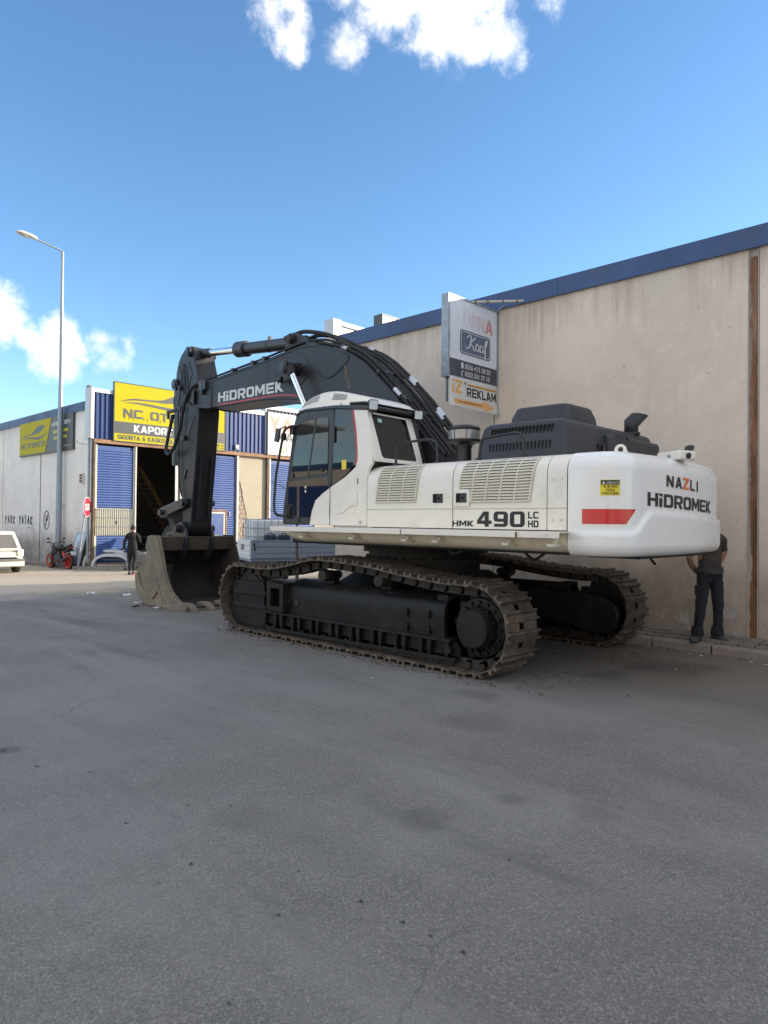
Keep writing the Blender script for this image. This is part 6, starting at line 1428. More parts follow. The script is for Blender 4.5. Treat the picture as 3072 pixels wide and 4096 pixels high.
# raised wear plates on the near cheek: band along the mouth, rim along the heel, brace
def cheek(pts, name='wear_plate', m='bucket_steel', o=.042): q = MB(); q.prism(pts, KX0-o, KX0+.001, 'x'); return part(q, name, m, 0, .012, bk)
cheek([(12.985, 1.35), (13.01, 1.375), (13.345, 1.375), (13.37, 1.355), (13.455, 1.13), (13.36, 1.03), (13.195, .88), (13.0, .618), (12.858, .402), (12.73, .12), (12.76, -.04), (12.3, -.03), (11.92, -.02), (11.92, .045), (12.17, .15), (12.43, .29), (12.60, .475), (12.71, .68), (12.81, .97)])
hc_ = [(13.90, .60), (13.905, .45), (13.88, .33), (13.82, .205), (13.71, .09), (13.57, .012), (13.40, -.03), (13.2, -.04), (12.78, -.042), (12.755, .10), (12.88, .40), (12.985, .565), (13.03, .41), (13.11, .30), (13.26, .225), (13.39, .207), (13.55, .265), (13.67, .365), (13.745, .495), (13.785, .62)]
tri_ = [(12.945, .285), (13.175, .095), (12.85, .118)]
part(plate_hole(hc_, tri_, -.034, lambda p, k: (KX0+k+.001, p[0], p[1])), 'heel_plate', 'bucket_steel', 0, .01, bk)
for k in range(3):
    q = MB(); c = ((13.30, 1.12, .05), (13.12, .78, .03), (12.95, .50, .04))[k]; q.lathe([(c[2], 0), (c[2]*.7, .003), (0, .003)], (KX0-.042, c[0], c[1]), (-1, 0, 0), 9); part(q, 'scar', mat('scar%d' % k, (.13, .11, .085), .9, var=.3, vs_=20), 0, parent=bk)
for (y, z) in ((13.40, .62), (13.34, .44)):
    q = MB(); q.lathe([(.018, .001), (.012, .004), (0, .004)], (KX0, y, z), (-1, 0, 0), 8); part(q, 'hole', 'dark_hole', 0, parent=bk)
q = MB(); q.prism([(12.985, 1.36), (13.36, 1.36), (13.36, 1.30), (13.12, 1.06), (13.06, 1.08)], KX0+.044, KX1-.044, 'x'); part(q, 'top_plate', mat('top_brown', (.085, .07, .058), .8, var=.3, vs_=3, dirt=(.13, .10, .075), da=.3), 0, .01, bk)
q = MB(); q.grid(lambda a, b: (7.52+.15*a, 13.80-.30*(b-.5)**2*1.6-.02, .16+.60*b), 2, 8); wp_ = part(q, 'inner_wear_strip', mat('strip_steel', (.16, .155, .15), .5, var=.25), 40, 0, bk)
# lip, teeth, side cutters
q = MB(); q.prism([(11.90, -.03), (12.30, -.035), (12.30, .03), (11.93, .02)], KX0+.02, KX1-.02, 'x'); part(q, 'cutting_lip', 'bucket_steel', 0, .006, bk)
for k in range(5):
    x = KX0+.13+k*(KX1-KX0-.26)/4
    q = MB(); q.rings([[(x-.085, 12.22, -.045), (x+.085, 12.22, -.045), (x+.085, 12.22, .10), (x-.085, 12.22, .10)], [(x-.09, 11.98, -.05), (x+.09, 11.98, -.05), (x+.075, 11.98, .10), (x-.075, 11.98, .10)], [(x-.07, 11.84, -.05), (x+.07, 11.84, -.05), (x+.06, 11.84, .05), (x-.06, 11.84, .05)], [(x-.05, 11.72, -.048), (x+.05, 11.72, -.048), (x+.045, 11.72, -.02), (x-.045, 11.72, -.02)]]); part(q, 'tooth', 'bucket_steel', 30, .012, bk)
q = MB(); q.prism([(12.62, -.05), (12.66, .03), (12.2, .06), (12.0, .09), (11.84, .02), (11.84, -.05)], KX0-.06, KX0+.01, 'x'); part(q, 'side_cutter', 'bucket_steel', 0, .02, bk)
for k in range(6):
    y = 13.62-k*.14; q = MB(); q.box((KX0-.02, y-.045, gz(y)-.0), (KX0+.10, y+.045, -.035)); part(q, 'heel_shroud', 'bucket_steel', 0, .008, bk)
# ears that carry the bucket pins: hooked plates curling over the back of the shell
for x in (7.56, 8.17):
    ear = spline([(13.30, 1.62, 0), (13.16, 1.66, 0), (13.01, 1.56, 0), (12.93, 1.40, 0), (12.93, 1.2, 0), (13.0, 1.0, 0), (13.16, .84, 0)], 5)
    inn = spline([(13.42, .93, 0), (13.30, 1.1, 0), (13.25, 1.30, 0), (13.45, 1.25, 0), (13.72, 1.22, 0), (13.78, 1.34, 0), (13.66, 1.44, 0), (13.5, 1.46, 0), (13.40, 1.52, 0)], 4)
    q = MB(); q.prism([(p.x, p.y) for p in ear]+[(p.x, p.y) for p in inn], x-.03, x+.03, 'x'); part(q, 'bucket_ear', 'black_paint', 20, .01, bk)
q = MB(); q.cyl((7.44, 13.20, 1.52), (8.33, 13.20, 1.52), .085, n=18); q.cyl((7.42, 13.20, 1.52), (7.445, 13.20, 1.52), .06, n=16); q.cyl((7.48, 13.62, 1.32), (8.26, 13.62, 1.32), .065, n=16); part(q, 'bucket_pin', 'black_paint', parent=bk)
q = MB(); q.cyl((7.60, 13.20, 1.52), (8.14, 13.20, 1.52), .15, n=20); part(q, 'arm_boss', 'black_paint', parent=am)
# ------------------------------------------------------------------ street lamp
lp = thing('street_lamp', 'tall galvanised street lamp on the pavement by the side wall', 'street lamp', (11.38, 29.57, gz(29.57)+.115))
LX, LY, LZ = 11.38, 29.57, gz(29.57)+.11
q = MB(); q.tube([(LX, LY, LZ), (LX, LY, 4), (LX, LY, 8), (LX-.02, LY, 12.68)], [.125, .108, .085, .055], 16); q.build('pole', 'galv', lp)
q = MB(); q.box((LX-.16, LY-.16, LZ), (LX+.16, LY+.16, LZ+.03)); q.box((LX-.13, LY-.06, LZ+.5), (LX-.09, LY+.06, LZ+.9)); q.build('base_plate', 'galv', lp, smooth=0)
q = MB(); q.tube([(LX-.02, LY, 12.5), (LX-.02, LY, 12.70), (LX-.07, LY, 12.74), (10.30, LY, 12.92)], .036, 10); q.build('arm', 'galv', lp)
hp_ = Vector((10.32, LY, 12.93)); hd_ = Vector((-.985, 0, .10)).normalized(); hu_ = Vector((.10, 0, .985)).normalized()
def lring(t, wy, up, dn):
    c = hp_+hd_*t; return [c+Vector((0, math.cos(a)*wy, 0))+hu_*(math.sin(a)*(up if math.sin(a) > 0 else dn)) for a in [2*math.pi*k/16 for k in range(16)]]
q = MB(); q.rings([lring(-.04, .05, .05, .05), lring(.03, .12, .09, .04), lring(.25, .16, .12, .045), lring(.5, .165, .12, .045), lring(.68, .13, .08, .04), lring(.76, .05, .03, .02)]); lh = q.build('lamp_head', mat('lamp_shell', (.62, .60, .54), .45, var=.1, dirt=(.4, .37, .3), da=.2, ds=8), lp, smooth=60)
q = MB(); q.rings([[hp_+hd_*(.46+.22*math.cos(a)*s)+Vector((0, .12*math.sin(a)*s, 0))-hu_*d_ for a in [2*math.pi*k/16 for k in range(16)]] for s, d_ in ((1, .044), (.9, .075), (.4, .09))]); q.build('lamp_glass', mat('lamp_bowl', (.45, .44, .38), .2, var=.2, vs_=10), lh, smooth=60)

# ------------------------------------------------------------------ stop sign, knocked askew
ss = thing('stop_sign', 'red octagonal DUR stop sign on a leaning post by the drain pipe', 'traffic sign', (11.04, 26.74, -.12))
a_, b_ = Vector((11.02, 26.73, -.13)), Vector((11.22, 26.53, 2.42))
q = MB(); q.tube([a_, b_], .03, 10); q.build('post', 'galv', ss)
sn = Vector((.745, -.667, .0)).normalized(); su = (b_-a_).normalized(); su = (su-sn*su.dot(sn)).normalized(); sx = su.cross(sn).normalized(); sc_ = Vector((11.215, 26.535, 2.14))+sn*.04
def octo(r, o): return [sc_+sx*(r*math.cos(R_(22.5+45*k)))+su*(r*math.sin(R_(22.5+45*k)))+sn*o for k in range(8)]
q = MB(); q.rings([octo(.40, -.004), octo(.40, .004)]); pl_ = q.build('sign_plate', 'decal_white', ss, smooth=0)
q = MB(); q.add(octo(.375, .0065), [tuple(range(8))]); q.build('red_field', 'sign_red', ss, smooth=0)
q = MB(); bwrite(q, 'DUR', -.24, -.125, .24, .125, lambda u, v: sc_+sx*u+su*v+sn*.009); q.build('lettering', 'decal_white', pl_, smooth=0)

# ------------------------------------------------------------------ car panels left against the corner
hpn = MB()
def hpf(a, b):
    # a across the panel, b up; leaning on the wall
    p = Vector((11.36, 28.35, gz(28)+.13)).lerp(Vector((11.30, 27.25, gz(28)+.13)), a); t_ = Vector((.16, -.30, 1.25))
    return p+t_*b+Vector((-.05*math.sin(math.pi*a)-.03*math.sin(math.pi*b), 0, .06*math.sin(math.pi*a)*b))
hpn.grid(hpf, 8, 8); ho = hpn.build('car_bonnet', 'hood_panel', smooth=60); tag(ho, 'blue grey loose car bonnet leaning on the side wall by the corner', 'car bonnet')
sm = ho.modifiers.new('thick', 'SOLIDIFY'); sm.thickness = .015
def bumper(c, ang, wd, h, name, label, m_, depth=.34, tk=.17):
    t_ = thing(name, label, 'car bumper', c, ang, 'loose bumpers on the corner pavement')
    pts = spline([(-wd/2, 0, 0), (-wd/2+.03, 0, h*.35), (-wd/2+.16, 0, h*.72), (-wd/2+.42, 0, h*.96), (0, 0, h), (wd/2-.42, 0, h*.96), (wd/2-.16, 0, h*.72), (wd/2-.03, 0, h*.35), (wd/2, 0, 0)], 4)
    q = MB(); rs = []
    for i, p in enumerate(pts):
        d = (pts[min(i+1, len(pts)-1)]-pts[max(i-1, 0)]).normalized(); n = Vector((-d.z, 0, d.x)); 
        rs.append([p+n*o+Vector((0, y, 0)) for o, y in ((0, -depth/2), (.015, -depth/4), (.02, depth/5), (-.02, depth/2), (-.09, depth/2), (-.05, depth/4), (-tk*.5, -depth/5), (-tk*.55, -depth/2))])
    q.rings(rs); q.build('shell', m_, t_, smooth=50, local=True)
    q = MB(); q.box((-wd*.27, -.02, h*.50), (wd*.27, .03, h*.60)); q.build('grille_bar', 'plastic_grey', t_, smooth=0, local=True, bevel=.02)
    q = MB(); q.box((wd*.22, -depth/2-.012, h*.80), (wd*.30, -depth/2+.03, h*.86)); q.build('fog_lamp', 'decal_white', t_, smooth=0, local=True)
bumper((12.15, 26.72, gz(26.6)+.115), R_(-46), 1.80, .63, 'car_bumper', 'pale silver loose bumper standing on its ends at the back, below the barred window', 'bumper_silver')
bumper((12.10, 26.15, gz(26.1)+.115), R_(-46), 1.52, .48, 'car_bumper', 'silver loose bumper with dark insert standing in front of the taller one', 'bumper_silver')

# ------------------------------------------------------------------ cars
def wheel(parent, x, y, r=.30, wd=.18, rim='bumper_silver'):
    s = 1 if y > 0 else -1
    q = MB(); q.lathe([(r*.62, -wd/2), (r*.9, -wd/2), (r, -wd/2+.03), (r, wd/2-.03), (r*.9, wd/2), (r*.62, wd/2)], (x, y, r), (0, 1, 0), 22); w_ = q.build('wheel', 'tyre', parent, local=True)
    q = MB(); q.lathe([(r*.62, 0), (r*.6, .01), (r*.25, -.02), (0, -.015)], (x, y+s*wd*.42, r), (0, s, 0), 18); q.build('rim', rim, w_, Mx=WM[parent])
def car(name, label, loc, rz, body, L_=4.15, W_=1.66, H_=1.42, belt=.88, tail='hatch', glass='glass_dark', bonnet_open=False, door_open=False, z0=.20, dusty=None):
    t_ = thing(name, label, 'car', loc, rz); hw = W_/2; f, r = L_/2, -L_/2
    st = [(r, .50, .52, .62), (r+.05, .30, belt-.16, .90), (r+.18, .24, belt-.02, .97), (r+.8, .20, belt, 1.), (-.3, z0, belt-.01, 1.), (.6, z0, belt-.03, 1.), (f-1.25, z0, belt-.05, .99), (f-.55, .20, belt-.13, .96), (f-.15, .24, belt-.22, .90), (f, .36, .55, .70)]
    rs = []
    for x, a, b, k in st:
        y = hw*k; rs.append([(x, s*y*c, z) for s, c, z in ((1, .90, a), (1, 1., a+.10), (1, 1., (a+b)/2), (1, .985, b-.06), (1, .90, b), (-1, .90, b), (-1, .985, b-.06), (-1, 1., (a+b)/2), (-1, 1., a+.10), (-1, .90, a))])
    q = MB(); q.rings(rs); q.build('body', body, t_, smooth=50, local=True, bevel=.05)
    # greenhouse
    rb_, rt_ = (r+.06, r+.42) if tail == 'hatch' else (r+.62, r+1.15)
    base = [(f-1.25, .90), (rb_, .88)]; roof = [(f-2.0, .74), (rt_, .74)]
    def ghr(z, k):
        xf = base[0][0]+(roof[0][0]-base[0][0])*k; xr = base[1][0]+(roof[1][0]-base[1][0])*k; wf = hw*(.92+(.74-.92)*k)
        return [(x, y, z) for x, y in rrect(xr, -wf, xf, wf, .10, 3)]
    q = MB(); q.rings([ghr(belt-.05, 0), ghr(H_-.10, .86), ghr(H_-.03, .96), [(x*.97, y*.93, H_) for x, y, z in ghr(H_, 1.)]]); q.build('cabin', body, t_, smooth=40, local=True)
    def face(k0, k1, side, name_, xa=0., xb=1.):
        q = MB(); pts = []
        for k, xx in ((k0, xa), (k0, xb), (k1, xb), (k1, xa)):
            z = belt-.05+(H_-.10-belt+.05)*k/.86; R0 = ghr(z, k); xs_ = [p[0] for p in R0]; wy = max(p[1] for p in R0)
            if side in (1, -1): x = min(xs_)+.14+(max(xs_)-min(xs_)-.28)*xx; pts.append((x, side*(wy+.006), z))
            elif side == 'r': pts.append((min(xs_)-.007, -wy+.14+(2*wy-.28)*xx, z))
            else: pts.append((max(xs_)+.007, -wy+.14+(2*wy-.28)*xx, z))
        q.add(pts, [(0, 1, 2, 3)]); return q.build(name_, glass if side != 'r' else (dusty or glass), t_, smooth=0, local=True)
    for s in (1, -1): face(.12, .84, s, 'side_window', .0, .44); face(.12, .84, s, 'side_window', .48, 1.)
    face(.12, .84, 'r', 'rear_window'); face(.1, .86, 'f', 'windscreen')
    for x in (f-.78, r+.68):
        for s in (1, -1): wheel(t_, x, s*(hw-.09), .29)
    for x0, nm in ((r-.03, 'rear_bumper'), (f-.10, 'front_bumper')):
        q = MB(); q.prism(rrect(x0-.02, -hw*.97, x0+.15, hw*.97, .06, 3), .27, .50, 'z'); bpn = q.build(nm, body if nm[0] == 'r' else 'plastic_grey', t_, smooth=40, local=True, bevel=.03)
        q = MB(); q.prism(rrect(x0-.032, -hw*.96, x0+.14, hw*.96, .06, 3), .44, .54, 'z'); q.build('bumper_strip', 'plastic_grey', t_, smooth=40, local=True, bevel=.01)
    for s in (1, -1):
        q = MB(); q.box((r-.012, s*hw*.70, .62), (r+.10, s*hw*.93, .86)); q.build('tail_lamp', 'reflector_red' if not dusty else 'cream_paint', t_, smooth=0, local=True, bevel=.02)
        q = MB(); q.box((f-.22, s*hw*.60, .60), (f-.035, s*hw*.88, .72)); q.build('headlamp', 'lens', t_, smooth=0, local=True, bevel=.02)
        q = MB(); q.box((f-1.45, s*(hw+.02), belt-.02), (f-1.33, s*(hw+.16), belt+.11)); q.build('mirror', 'plastic_grey', t_, smooth=0, local=True, bevel=.03)
    q = MB(); q.box((r-.02, -.26, .60), (r+.06, .26, .73)); q.build('number_plate', 'decal_white', t_, smooth=0, local=True)
    q = MB(); q.box((r-.006, -hw*.6, .585), (r+.06, hw*.6, .78)); q.build('tail_panel', body, t_, smooth=0, local=True, bevel=.01)
    if bonnet_open:
        q = MB(); q.obox((f-1.35, 0, belt+.38), (.03, W_*.82, 1.0), (.86, 0, .5), (0, 1, 0), (-.5, 0, .86)); q.build('open_bonnet', body, t_, smooth=0, local=True, bevel=.01)
    if door_open:
        c = Vector((f-1.5, hw, 0)); d_ = Vector((-.35, .94, 0))
        q = MB(); q.obox(c+d_*.5+Vector((0, 0, .58)), (1.0, .05, .6), d_, d_.cross(Vector((0, 0, 1))), (0, 0, 1)); od = q.build('open_door', body, t_, smooth=0, local=True, bevel=.02)
        q = MB(); q.tube([c+d_*0+Vector((0, 0, .88)), c+d_*.28+Vector((0, 0, 1.36)), c+d_*.72+Vector((0, 0, 1.40)), c+d_*.95+Vector((0, 0, .88))], .025, 6); q.build('door_window_frame', body, t_, local=True)
        q = MB(); q.add([c+d_*.03+Vector((0, 0, .88)), c+d_*.29+Vector((0, 0, 1.35)), c+d_*.71+Vector((0, 0, 1.39)), c+d_*.93+Vector((0, 0, .88))], [(0, 1, 2, 3)]); q.build('door_window', 'glass_dark', t_, smooth=0, local=True)
    return t_
car('hatchback', 'cream white old hatchback with dusty rear window parked near the motorcycle', (8.22, 28.55, gz(28.5)), R_(90), 'car_white', H_=1.50, W_=1.68, dusty='glass_dusty')
car('parked_car', 'silver blue car parked beyond the cream hatchback', (8.95, 34.2, gz(34)), R_(90), 'car_silver', L_=4.3, W_=1.75, H_=1.80, belt=1.05)
car('green_car', 'dark green sedan with its door open in front of the second shutter', (17.9, 24.3, gz(24)), R_(172), 'car_green', tail='sedan', L_=4.4, H_=1.46, door_open=True)
car('workshop_car', 'dark car with raised bonnet at the open workshop bay', (14.6, 24.9, gz(25)), R_(180), 'car_dark', tail='sedan', L_=4.3, H_=1.38, bonnet_open=True)

# ------------------------------------------------------------------ motorcycle
mo = thing('motorcycle', 'black naked motorcycle with red wheels parked in front of the lamp post', 'motorcycle', (10.95, 28.22, gz(28.2)), R_(96))
def mp(q, name, m, par=None, smooth=40, bevel=0):
    return q.build(name, m, mo if par is None else par, smooth=smooth, bevel=bevel, Mx=WM[mo])
for x, rw in ((-.68, .315), (.70, .305)):
    q = MB(); q.lathe([(rw*.80, -.05), (rw*.94, -.062), (rw, -.03), (rw*1.01, 0), (rw, .03), (rw*.94, .062), (rw*.80, .05)], (x, 0, rw), (0, 1, 0), 28); wt = mp(q, 'wheel', 'tyre')
    q = MB(); q.lathe([(rw*.70, -.05), (rw*.82, -.064), (rw*.82, .064), (rw*.70, .05)], (x, 0, rw), (0, 1, 0), 28); q.tube([(x, -.06, rw), (x, .06, rw)], .045, 12)
    for k in range(5):
        a = 2*math.pi*k/5+.3
        for da in (-.13, .13): q.tube([(x+.04*math.cos(a), .0, rw+.04*math.sin(a)), (x+rw*.8*math.cos(a+da), 0, rw+rw*.8*math.sin(a+da))], .026, 6)
    mp(q, 'rim', 'wheel_red', wt)
    q = MB(); q.lathe([(.06, 0), (.14, 0), (.14, .004), (.06, .004)], (x, .07 if x > 0 else -.07, rw), (0, 1, 0), 20); mp(q, 'brake_disc', 'chrome', wt)
for y in (-.09, .09): q = MB(); q.tube([(.70, y, .31), (.52, y, .72), (.42, y, .95)], [.026, .028, .024], 10); mp(q, 'fork', 'zinc')
q = MB(); q.tube([(.86, 0, .58), (.72, 0, .64), (.55, 0, .58)], [.03, .055, .05], 8); mp(q, 'front_fender', 'moto_black')
q = MB(); q.rings([[(x, y*w_, z+dz) for y, dz in ((-1, 0), (-.8, .10), (0, .14), (.8, .10), (1, 0), (.7, -.12), (-.7, -.12))] for x, w_, z in ((.34, .08, .84), (.22, .15, .86), (.02, .16, .84), (-.14, .10, .78))]); mp(q, 'fuel_tank', 'moto_black', smooth=60)
for s in (-1, 1): q = MB(); q.prism([(.42, .82), (.30, .62), (.12, .56), (.05, .70), (.20, .80)], s*.13, s*.165, 'y'); mp(q, 'side_fairing', 'moto_black', bevel=.01)
q = MB(); q.rings([[(x, y*w_, z+dz) for y, dz in ((-1, 0), (-.7, .05), (.7, .05), (1, 0), (.7, -.05), (-.7, -.05))] for x, w_, z in ((-.10, .09, .80), (-.3, .14, .79), (-.52, .12, .84), (-.82, .06, .93))]); mp(q, 'seat', 'rubber', smooth=60)
q = MB(); q.prism([(-.15, .72), (-.5, .76), (-.92, .91), (-.90, .85), (-.55, .66), (-.2, .60)], -.08, .08, 'y'); mp(q, 'tail', 'moto_black', bevel=.02)
q = MB(); q.box((-.95, -.05, .84), (-.91, .05, .89)); mp(q, 'tail_light', 'reflector_red', bevel=.01)
q = MB(); q.prism([(-.88, .78), (-.98, .66), (-1.02, .52), (-.99, .52), (-.94, .66), (-.86, .74)], -.07, .07, 'y'); mp(q, 'plate_holder', 'rubber')
q = MB(); q.obox((-1.0, 0, .63), (.01, .20, .16), (.9, 0, -.35), (0, 1, 0), (.35, 0, .9)); mp(q, 'number_plate', 'decal_white', smooth=0)
q = MB(); q.box((-.20, -.14, .26), (.24, .14, .52)); q.tube([(.08, 0, .5), (.16, 0, .68)], .10, 12); q.cyl((-.02, -.17, .36), (-.02, .17, .36), .10, n=16); mp(q, 'engine', 'engine_grey', bevel=.02)
q = MB(); q.tube([(.24, .08, .5), (.30, .10, .3), (.1, .12, .2), (-.2, .14, .22), (-.35, .16, .3)], .024, 8); q.tube([(-.3, .16, .28), (-.78, .18, .48)], [.045, .055], 12); mp(q, 'exhaust', 'engine_grey')
q = MB(); q.tube([(-.68, .09, .315), (-.2, .09, .38)], .025, 8); q.tube([(-.68, -.09, .315), (-.2, -.09, .38)], .025, 8); q.tube([(.42, 0, .9), (.2, 0, .6), (0, 0, .28), (-.25, 0, .3), (-.3, 0, .7), (.3, 0, .85)], .025, 8); mp(q, 'frame', 'moto_black')
q = MB(); q.tube([(.36, -.38, 1.02), (.38, -.22, 1.03), (.42, -.1, .97), (.42, .1, .97), (.38, .22, 1.03), (.36, .38, 1.02)], .014, 8); mp(q, 'handlebar', 'moto_black')
for s in (-1, 1):
    q = MB(); q.tube([(.36, s*.26, 1.03), (.35, s*.38, 1.02)], .02, 8); mp(q, 'grip', 'rubber')
    q = MB(); q.tube([(.38, s*.24, 1.03), (.36, s*.30, 1.14)], .007, 5); q.ball((.36, s*.32, 1.17), .06, 10, (.25, 1, .6)); mp(q, 'mirror', 'moto_black')
    q = MB(); q.tube([(-.85, s*.07, .84), (-.88, s*.15, .82)], .008, 5); q.ball((-.88, s*.17, .82), .022, 8); mp(q, 'indicator', 'decal_orange')
q = MB(); q.lathe([(.03, -.08), (.085, -.04), (.09, .03), (.08, .04)], (.56, 0, .88), (1, 0, -.1), 18); mp(q, 'headlight', 'moto_black')
q = MB(); q.tube([(-.05, .08, .28), (-.12, .30, .0)], .013, 6); q.box((-.16, .27, 0), (-.08, .33, .012)); mp(q, 'side_stand', 'engine_grey')
q = MB(); q.tube([(-.45, .08, .42), (-.36, .08, .68)], .03, 10); mp(q, 'shock_absorber', 'wheel_red')

# ------------------------------------------------------------------ drop-side truck with its load
tr = thing('flatbed_truck', 'grey drop-side truck parked behind the bucket with a tank on its bed', 'truck', (11.44, 16.23, gz(16.2)), R_(-22))
def tp_(q, name, m, par=None, smooth=0, bevel=0): return q.build(name, m, tr if par is None else par, smooth=smooth, bevel=bevel, Mx=WM[tr])
TL, TW, TZ0, TZ1 = 3.0, 1.62, .72, 1.22
q = MB(); q.box((.03, .03, TZ0-.08), (TL, TW-.03, TZ0)); tp_(q, 'bed_floor', 'truck_grey', bevel=.01)
def dropside(x0, x1, y, nm, m, s):
    q = MB(); q.box((x0, y, TZ0+.0), (x1, y+s*.035, TZ1)); pn = tp_(q, nm, m, bevel=.006)
    for (za, zb, xa) in ((TZ1-.17, TZ1-.07, .16), (TZ1-.34, TZ1-.20, .12), (TZ0+.02, TZ0+.12, .06)):
        q = MB(); q.prism([(x0+xa, za), (x1-xa, za), (x1-xa-.06, zb), (x0+xa+.06, zb)], y-s*.018, y+s*.001, 'y'); tp_(q, 'pressing', m, bevel=.012)
    for x in (x0+.07, x1-.12):
        q = MB(); q.tube([(x, y-s*.012, TZ1-.08), (x+.015, y-s*.03, TZ1-.12), (x+.03, y-s*.02, TZ1-.27)], .017, 6); q.cyl((x, y, TZ1-.08), (x, y-s*.03, TZ1-.08), .026, n=8); tp_(q, 'latch', 'rubber')
    q = MB(); q.box((x0-.0, y-s*.012, TZ1-.001), (x1, y+s*.045, TZ1+.03)); tp_(q, 'top_rail', m, bevel=.006)
dropside(.04, TL, 0, 'side_board', 'truck_grey', 1); dropside(.04, TL, TW, 'side_board', 'truck_grey', -1)
q = MB(); q.box((0, 0, TZ0), (.036, TW, TZ1+.03)); tb = tp_(q, 'tailboard', 'truck_white', bevel=.006)
for z in (TZ0+.08, TZ0+.22, TZ0+.38): q = MB(); q.box((-.014, .05, z), (.0, TW-.05, z+.07)); tp_(q, 'pressing', 'truck_white', bevel=.01)
def tl(u, v): return (-.0165, u, v)
for k in range(3):                                            # three rows of worn stencil marks
    for j in range(6): q = MB(); y_ = TW-.55-j*.068; q.box((-.0165, y_-.05, TZ0+.24+.055*k), (-.0145, y_, TZ0+.28+.055*k)); tp_(q, 'stencil_mark', 'decal_black')
for x in (.18, 1.2, 2.2): q = MB(); q.box((x, -.02, TZ0-.14), (x+.14, .06, TZ0-.05)); tp_(q, 'hinge', 'truck_grey')
q = MB(); q.box((-.1, .35, TZ0-.28), (TL+1.4, .55, TZ0-.10)); q.box((-.1, TW-.55, TZ0-.28), (TL+1.4, TW-.35, TZ0-.10)); q.box((-.05, .05, TZ0-.30), (.05, TW-.05, TZ0-.14)); tp_(q, 'chassis', 'frame_black')
for x in (.85, TL+.75):
    for y in (.16, TW-.16):
        q = MB(); q.lathe([(.2, -.1), (.31, -.1), (.34, -.06), (.34, .06), (.31, .1), (.2, .1)], (x, y, .34), (0, 1, 0), 20); w_ = tp_(q, 'wheel', 'tyre', smooth=40)
        q = MB(); q.lathe([(.21, -.05), (.12, -.03), (.0, -.03)], (x, y, .34), (0, 1, 0), 14); q.lathe([(.21, .05), (.12, .03), (.0, .03)], (x, y, .34), (0, 1, 0), 14); tp_(q, 'rim', 'truck_white', w_, 40)
q = MB(); q.prism([(TL+.08, .45), (TL+1.7, .45), (TL+1.72, .95), (TL+1.62, 1.15), (TL+1.25, 1.85), (TL+.2, 1.88), (TL+.08, 1.8)], .06, TW-.06, 'y'); tp_(q, 'cab', 'truck_white', smooth=30, bevel=.04)
q = MB(); q.prism([(TL+.3, 1.2), (TL+1.35, 1.2), (TL+1.15, 1.72), (TL+.3, 1.72)], .045, TW-.045, 'y'); tp_(q, 'cab_window', 'glass_dark')
q = MB(); q.tube([(TL+.04, .1, TZ0), (TL+.04, .1, 1.75), (TL+.04, TW-.1, 1.75), (TL+.04, TW-.1, TZ0)], .03, 8); tp_(q, 'headboard_frame', 'frame_black', smooth=40)
# caged water tank
tk = thing('caged_tank', 'white plastic tank in a wire cage standing on the truck bed', 'tank', (0, 0, 0)); TMx = WM[tr] @ Matrix.Translation((.06, .20, TZ0+.005))
WM[tk] = TMx; tk.matrix_basis = TMx
def tkp(q, name, m, smooth=40, bevel=0): return q.build(name, m, tk, smooth=smooth, bevel=bevel, Mx=TMx)
q = MB(); q.rings([[(x, y, z) for x, y in rrect(.04+i, .04+i, 1.16-i, .96-i, .09, 4)] for z, i in ((.14, .03), (.18, 0), (1.04, 0), (1.08, .03), (1.10, .1))]); tkp(q, 'tank_body', 'tank_plastic')
q = MB(); q.cyl((.6, .5, 1.09), (.6, .5, 1.14), .1, n=16); tkp(q, 'lid', 'plastic_grey')
q = MB(); q.box((0, 0, 0), (1.2, 1.0, .04)); q.box((0, 0, .09), (1.2, 1.0, .13)); q.box((0, 0, .04), (.1, 1., .09)); q.box((.55, 0, .04), (.65, 1., .09)); q.box((1.1, 0, .04), (1.2, 1., .09)); tkp(q, 'pallet', 'galv', 0)
for z in (.16, .38, .62, .86, 1.11):
    q = MB(); q.tube([(0, 0, z), (1.2, 0, z), (1.2, 1, z), (0, 1, z), (0, 0, z)], .011, 6); tkp(q, 'cage_hoop', 'galv')
for k in range(7):
    for y in (-.012, 1.012): q = MB(); q.tube([(k*.2, y, .1), (k*.2, y, 1.12)], .010, 6); tkp(q, 'cage_bar', 'galv')
for k in range(1, 5):
    for x in (-.012, 1.212): q = MB(); q.tube([(x, k*.2, .1), (x, k*.2, 1.12)], .010, 6); tkp(q, 'cage_bar', 'galv')
q = MB(); q.box((1.0, -.022, .80), (1.18, -.018, .90)); tkp(q, 'tank_label', 'paper', 0)
def can(x, lab):
    Mx = WM[tr] @ Matrix.Translation((x, .05, TZ1-.10)); t_ = thing('jerry_can', lab, 'jerry can', (0, 0, 0), group='dark jerry cans on the truck'); WM[t_] = Mx; t_.matrix_basis = Mx
    q = MB(); q.rings([[(a, b, z) for a, b in rrect(i, i*.5, .36-i, .13-i*.5, .04, 3)] for z, i in ((-.16, .02), (-.14, 0), (.22, 0), (.27, .03), (.28, .05))]); q.build('body', 'can_blue', t_, smooth=40, Mx=Mx)
    q = MB(); q.tube([(.10, .065, .27), (.12, .065, .32), (.24, .065, .32), (.26, .065, .27)], .014, 6); q.build('handle', 'can_blue', t_, Mx=Mx)
    q = MB(); q.cyl((.31, .065, .25), (.31, .065, .31), .025, n=10); q.build('cap', 'decal_white' if x > .6 else 'can_blue', t_, Mx=Mx)
can(.42, 'dark blue jerry can at the end of the pair in front of the caged tank'); can(.82, 'dark blue jerry can with pale cap in front of the caged tank')

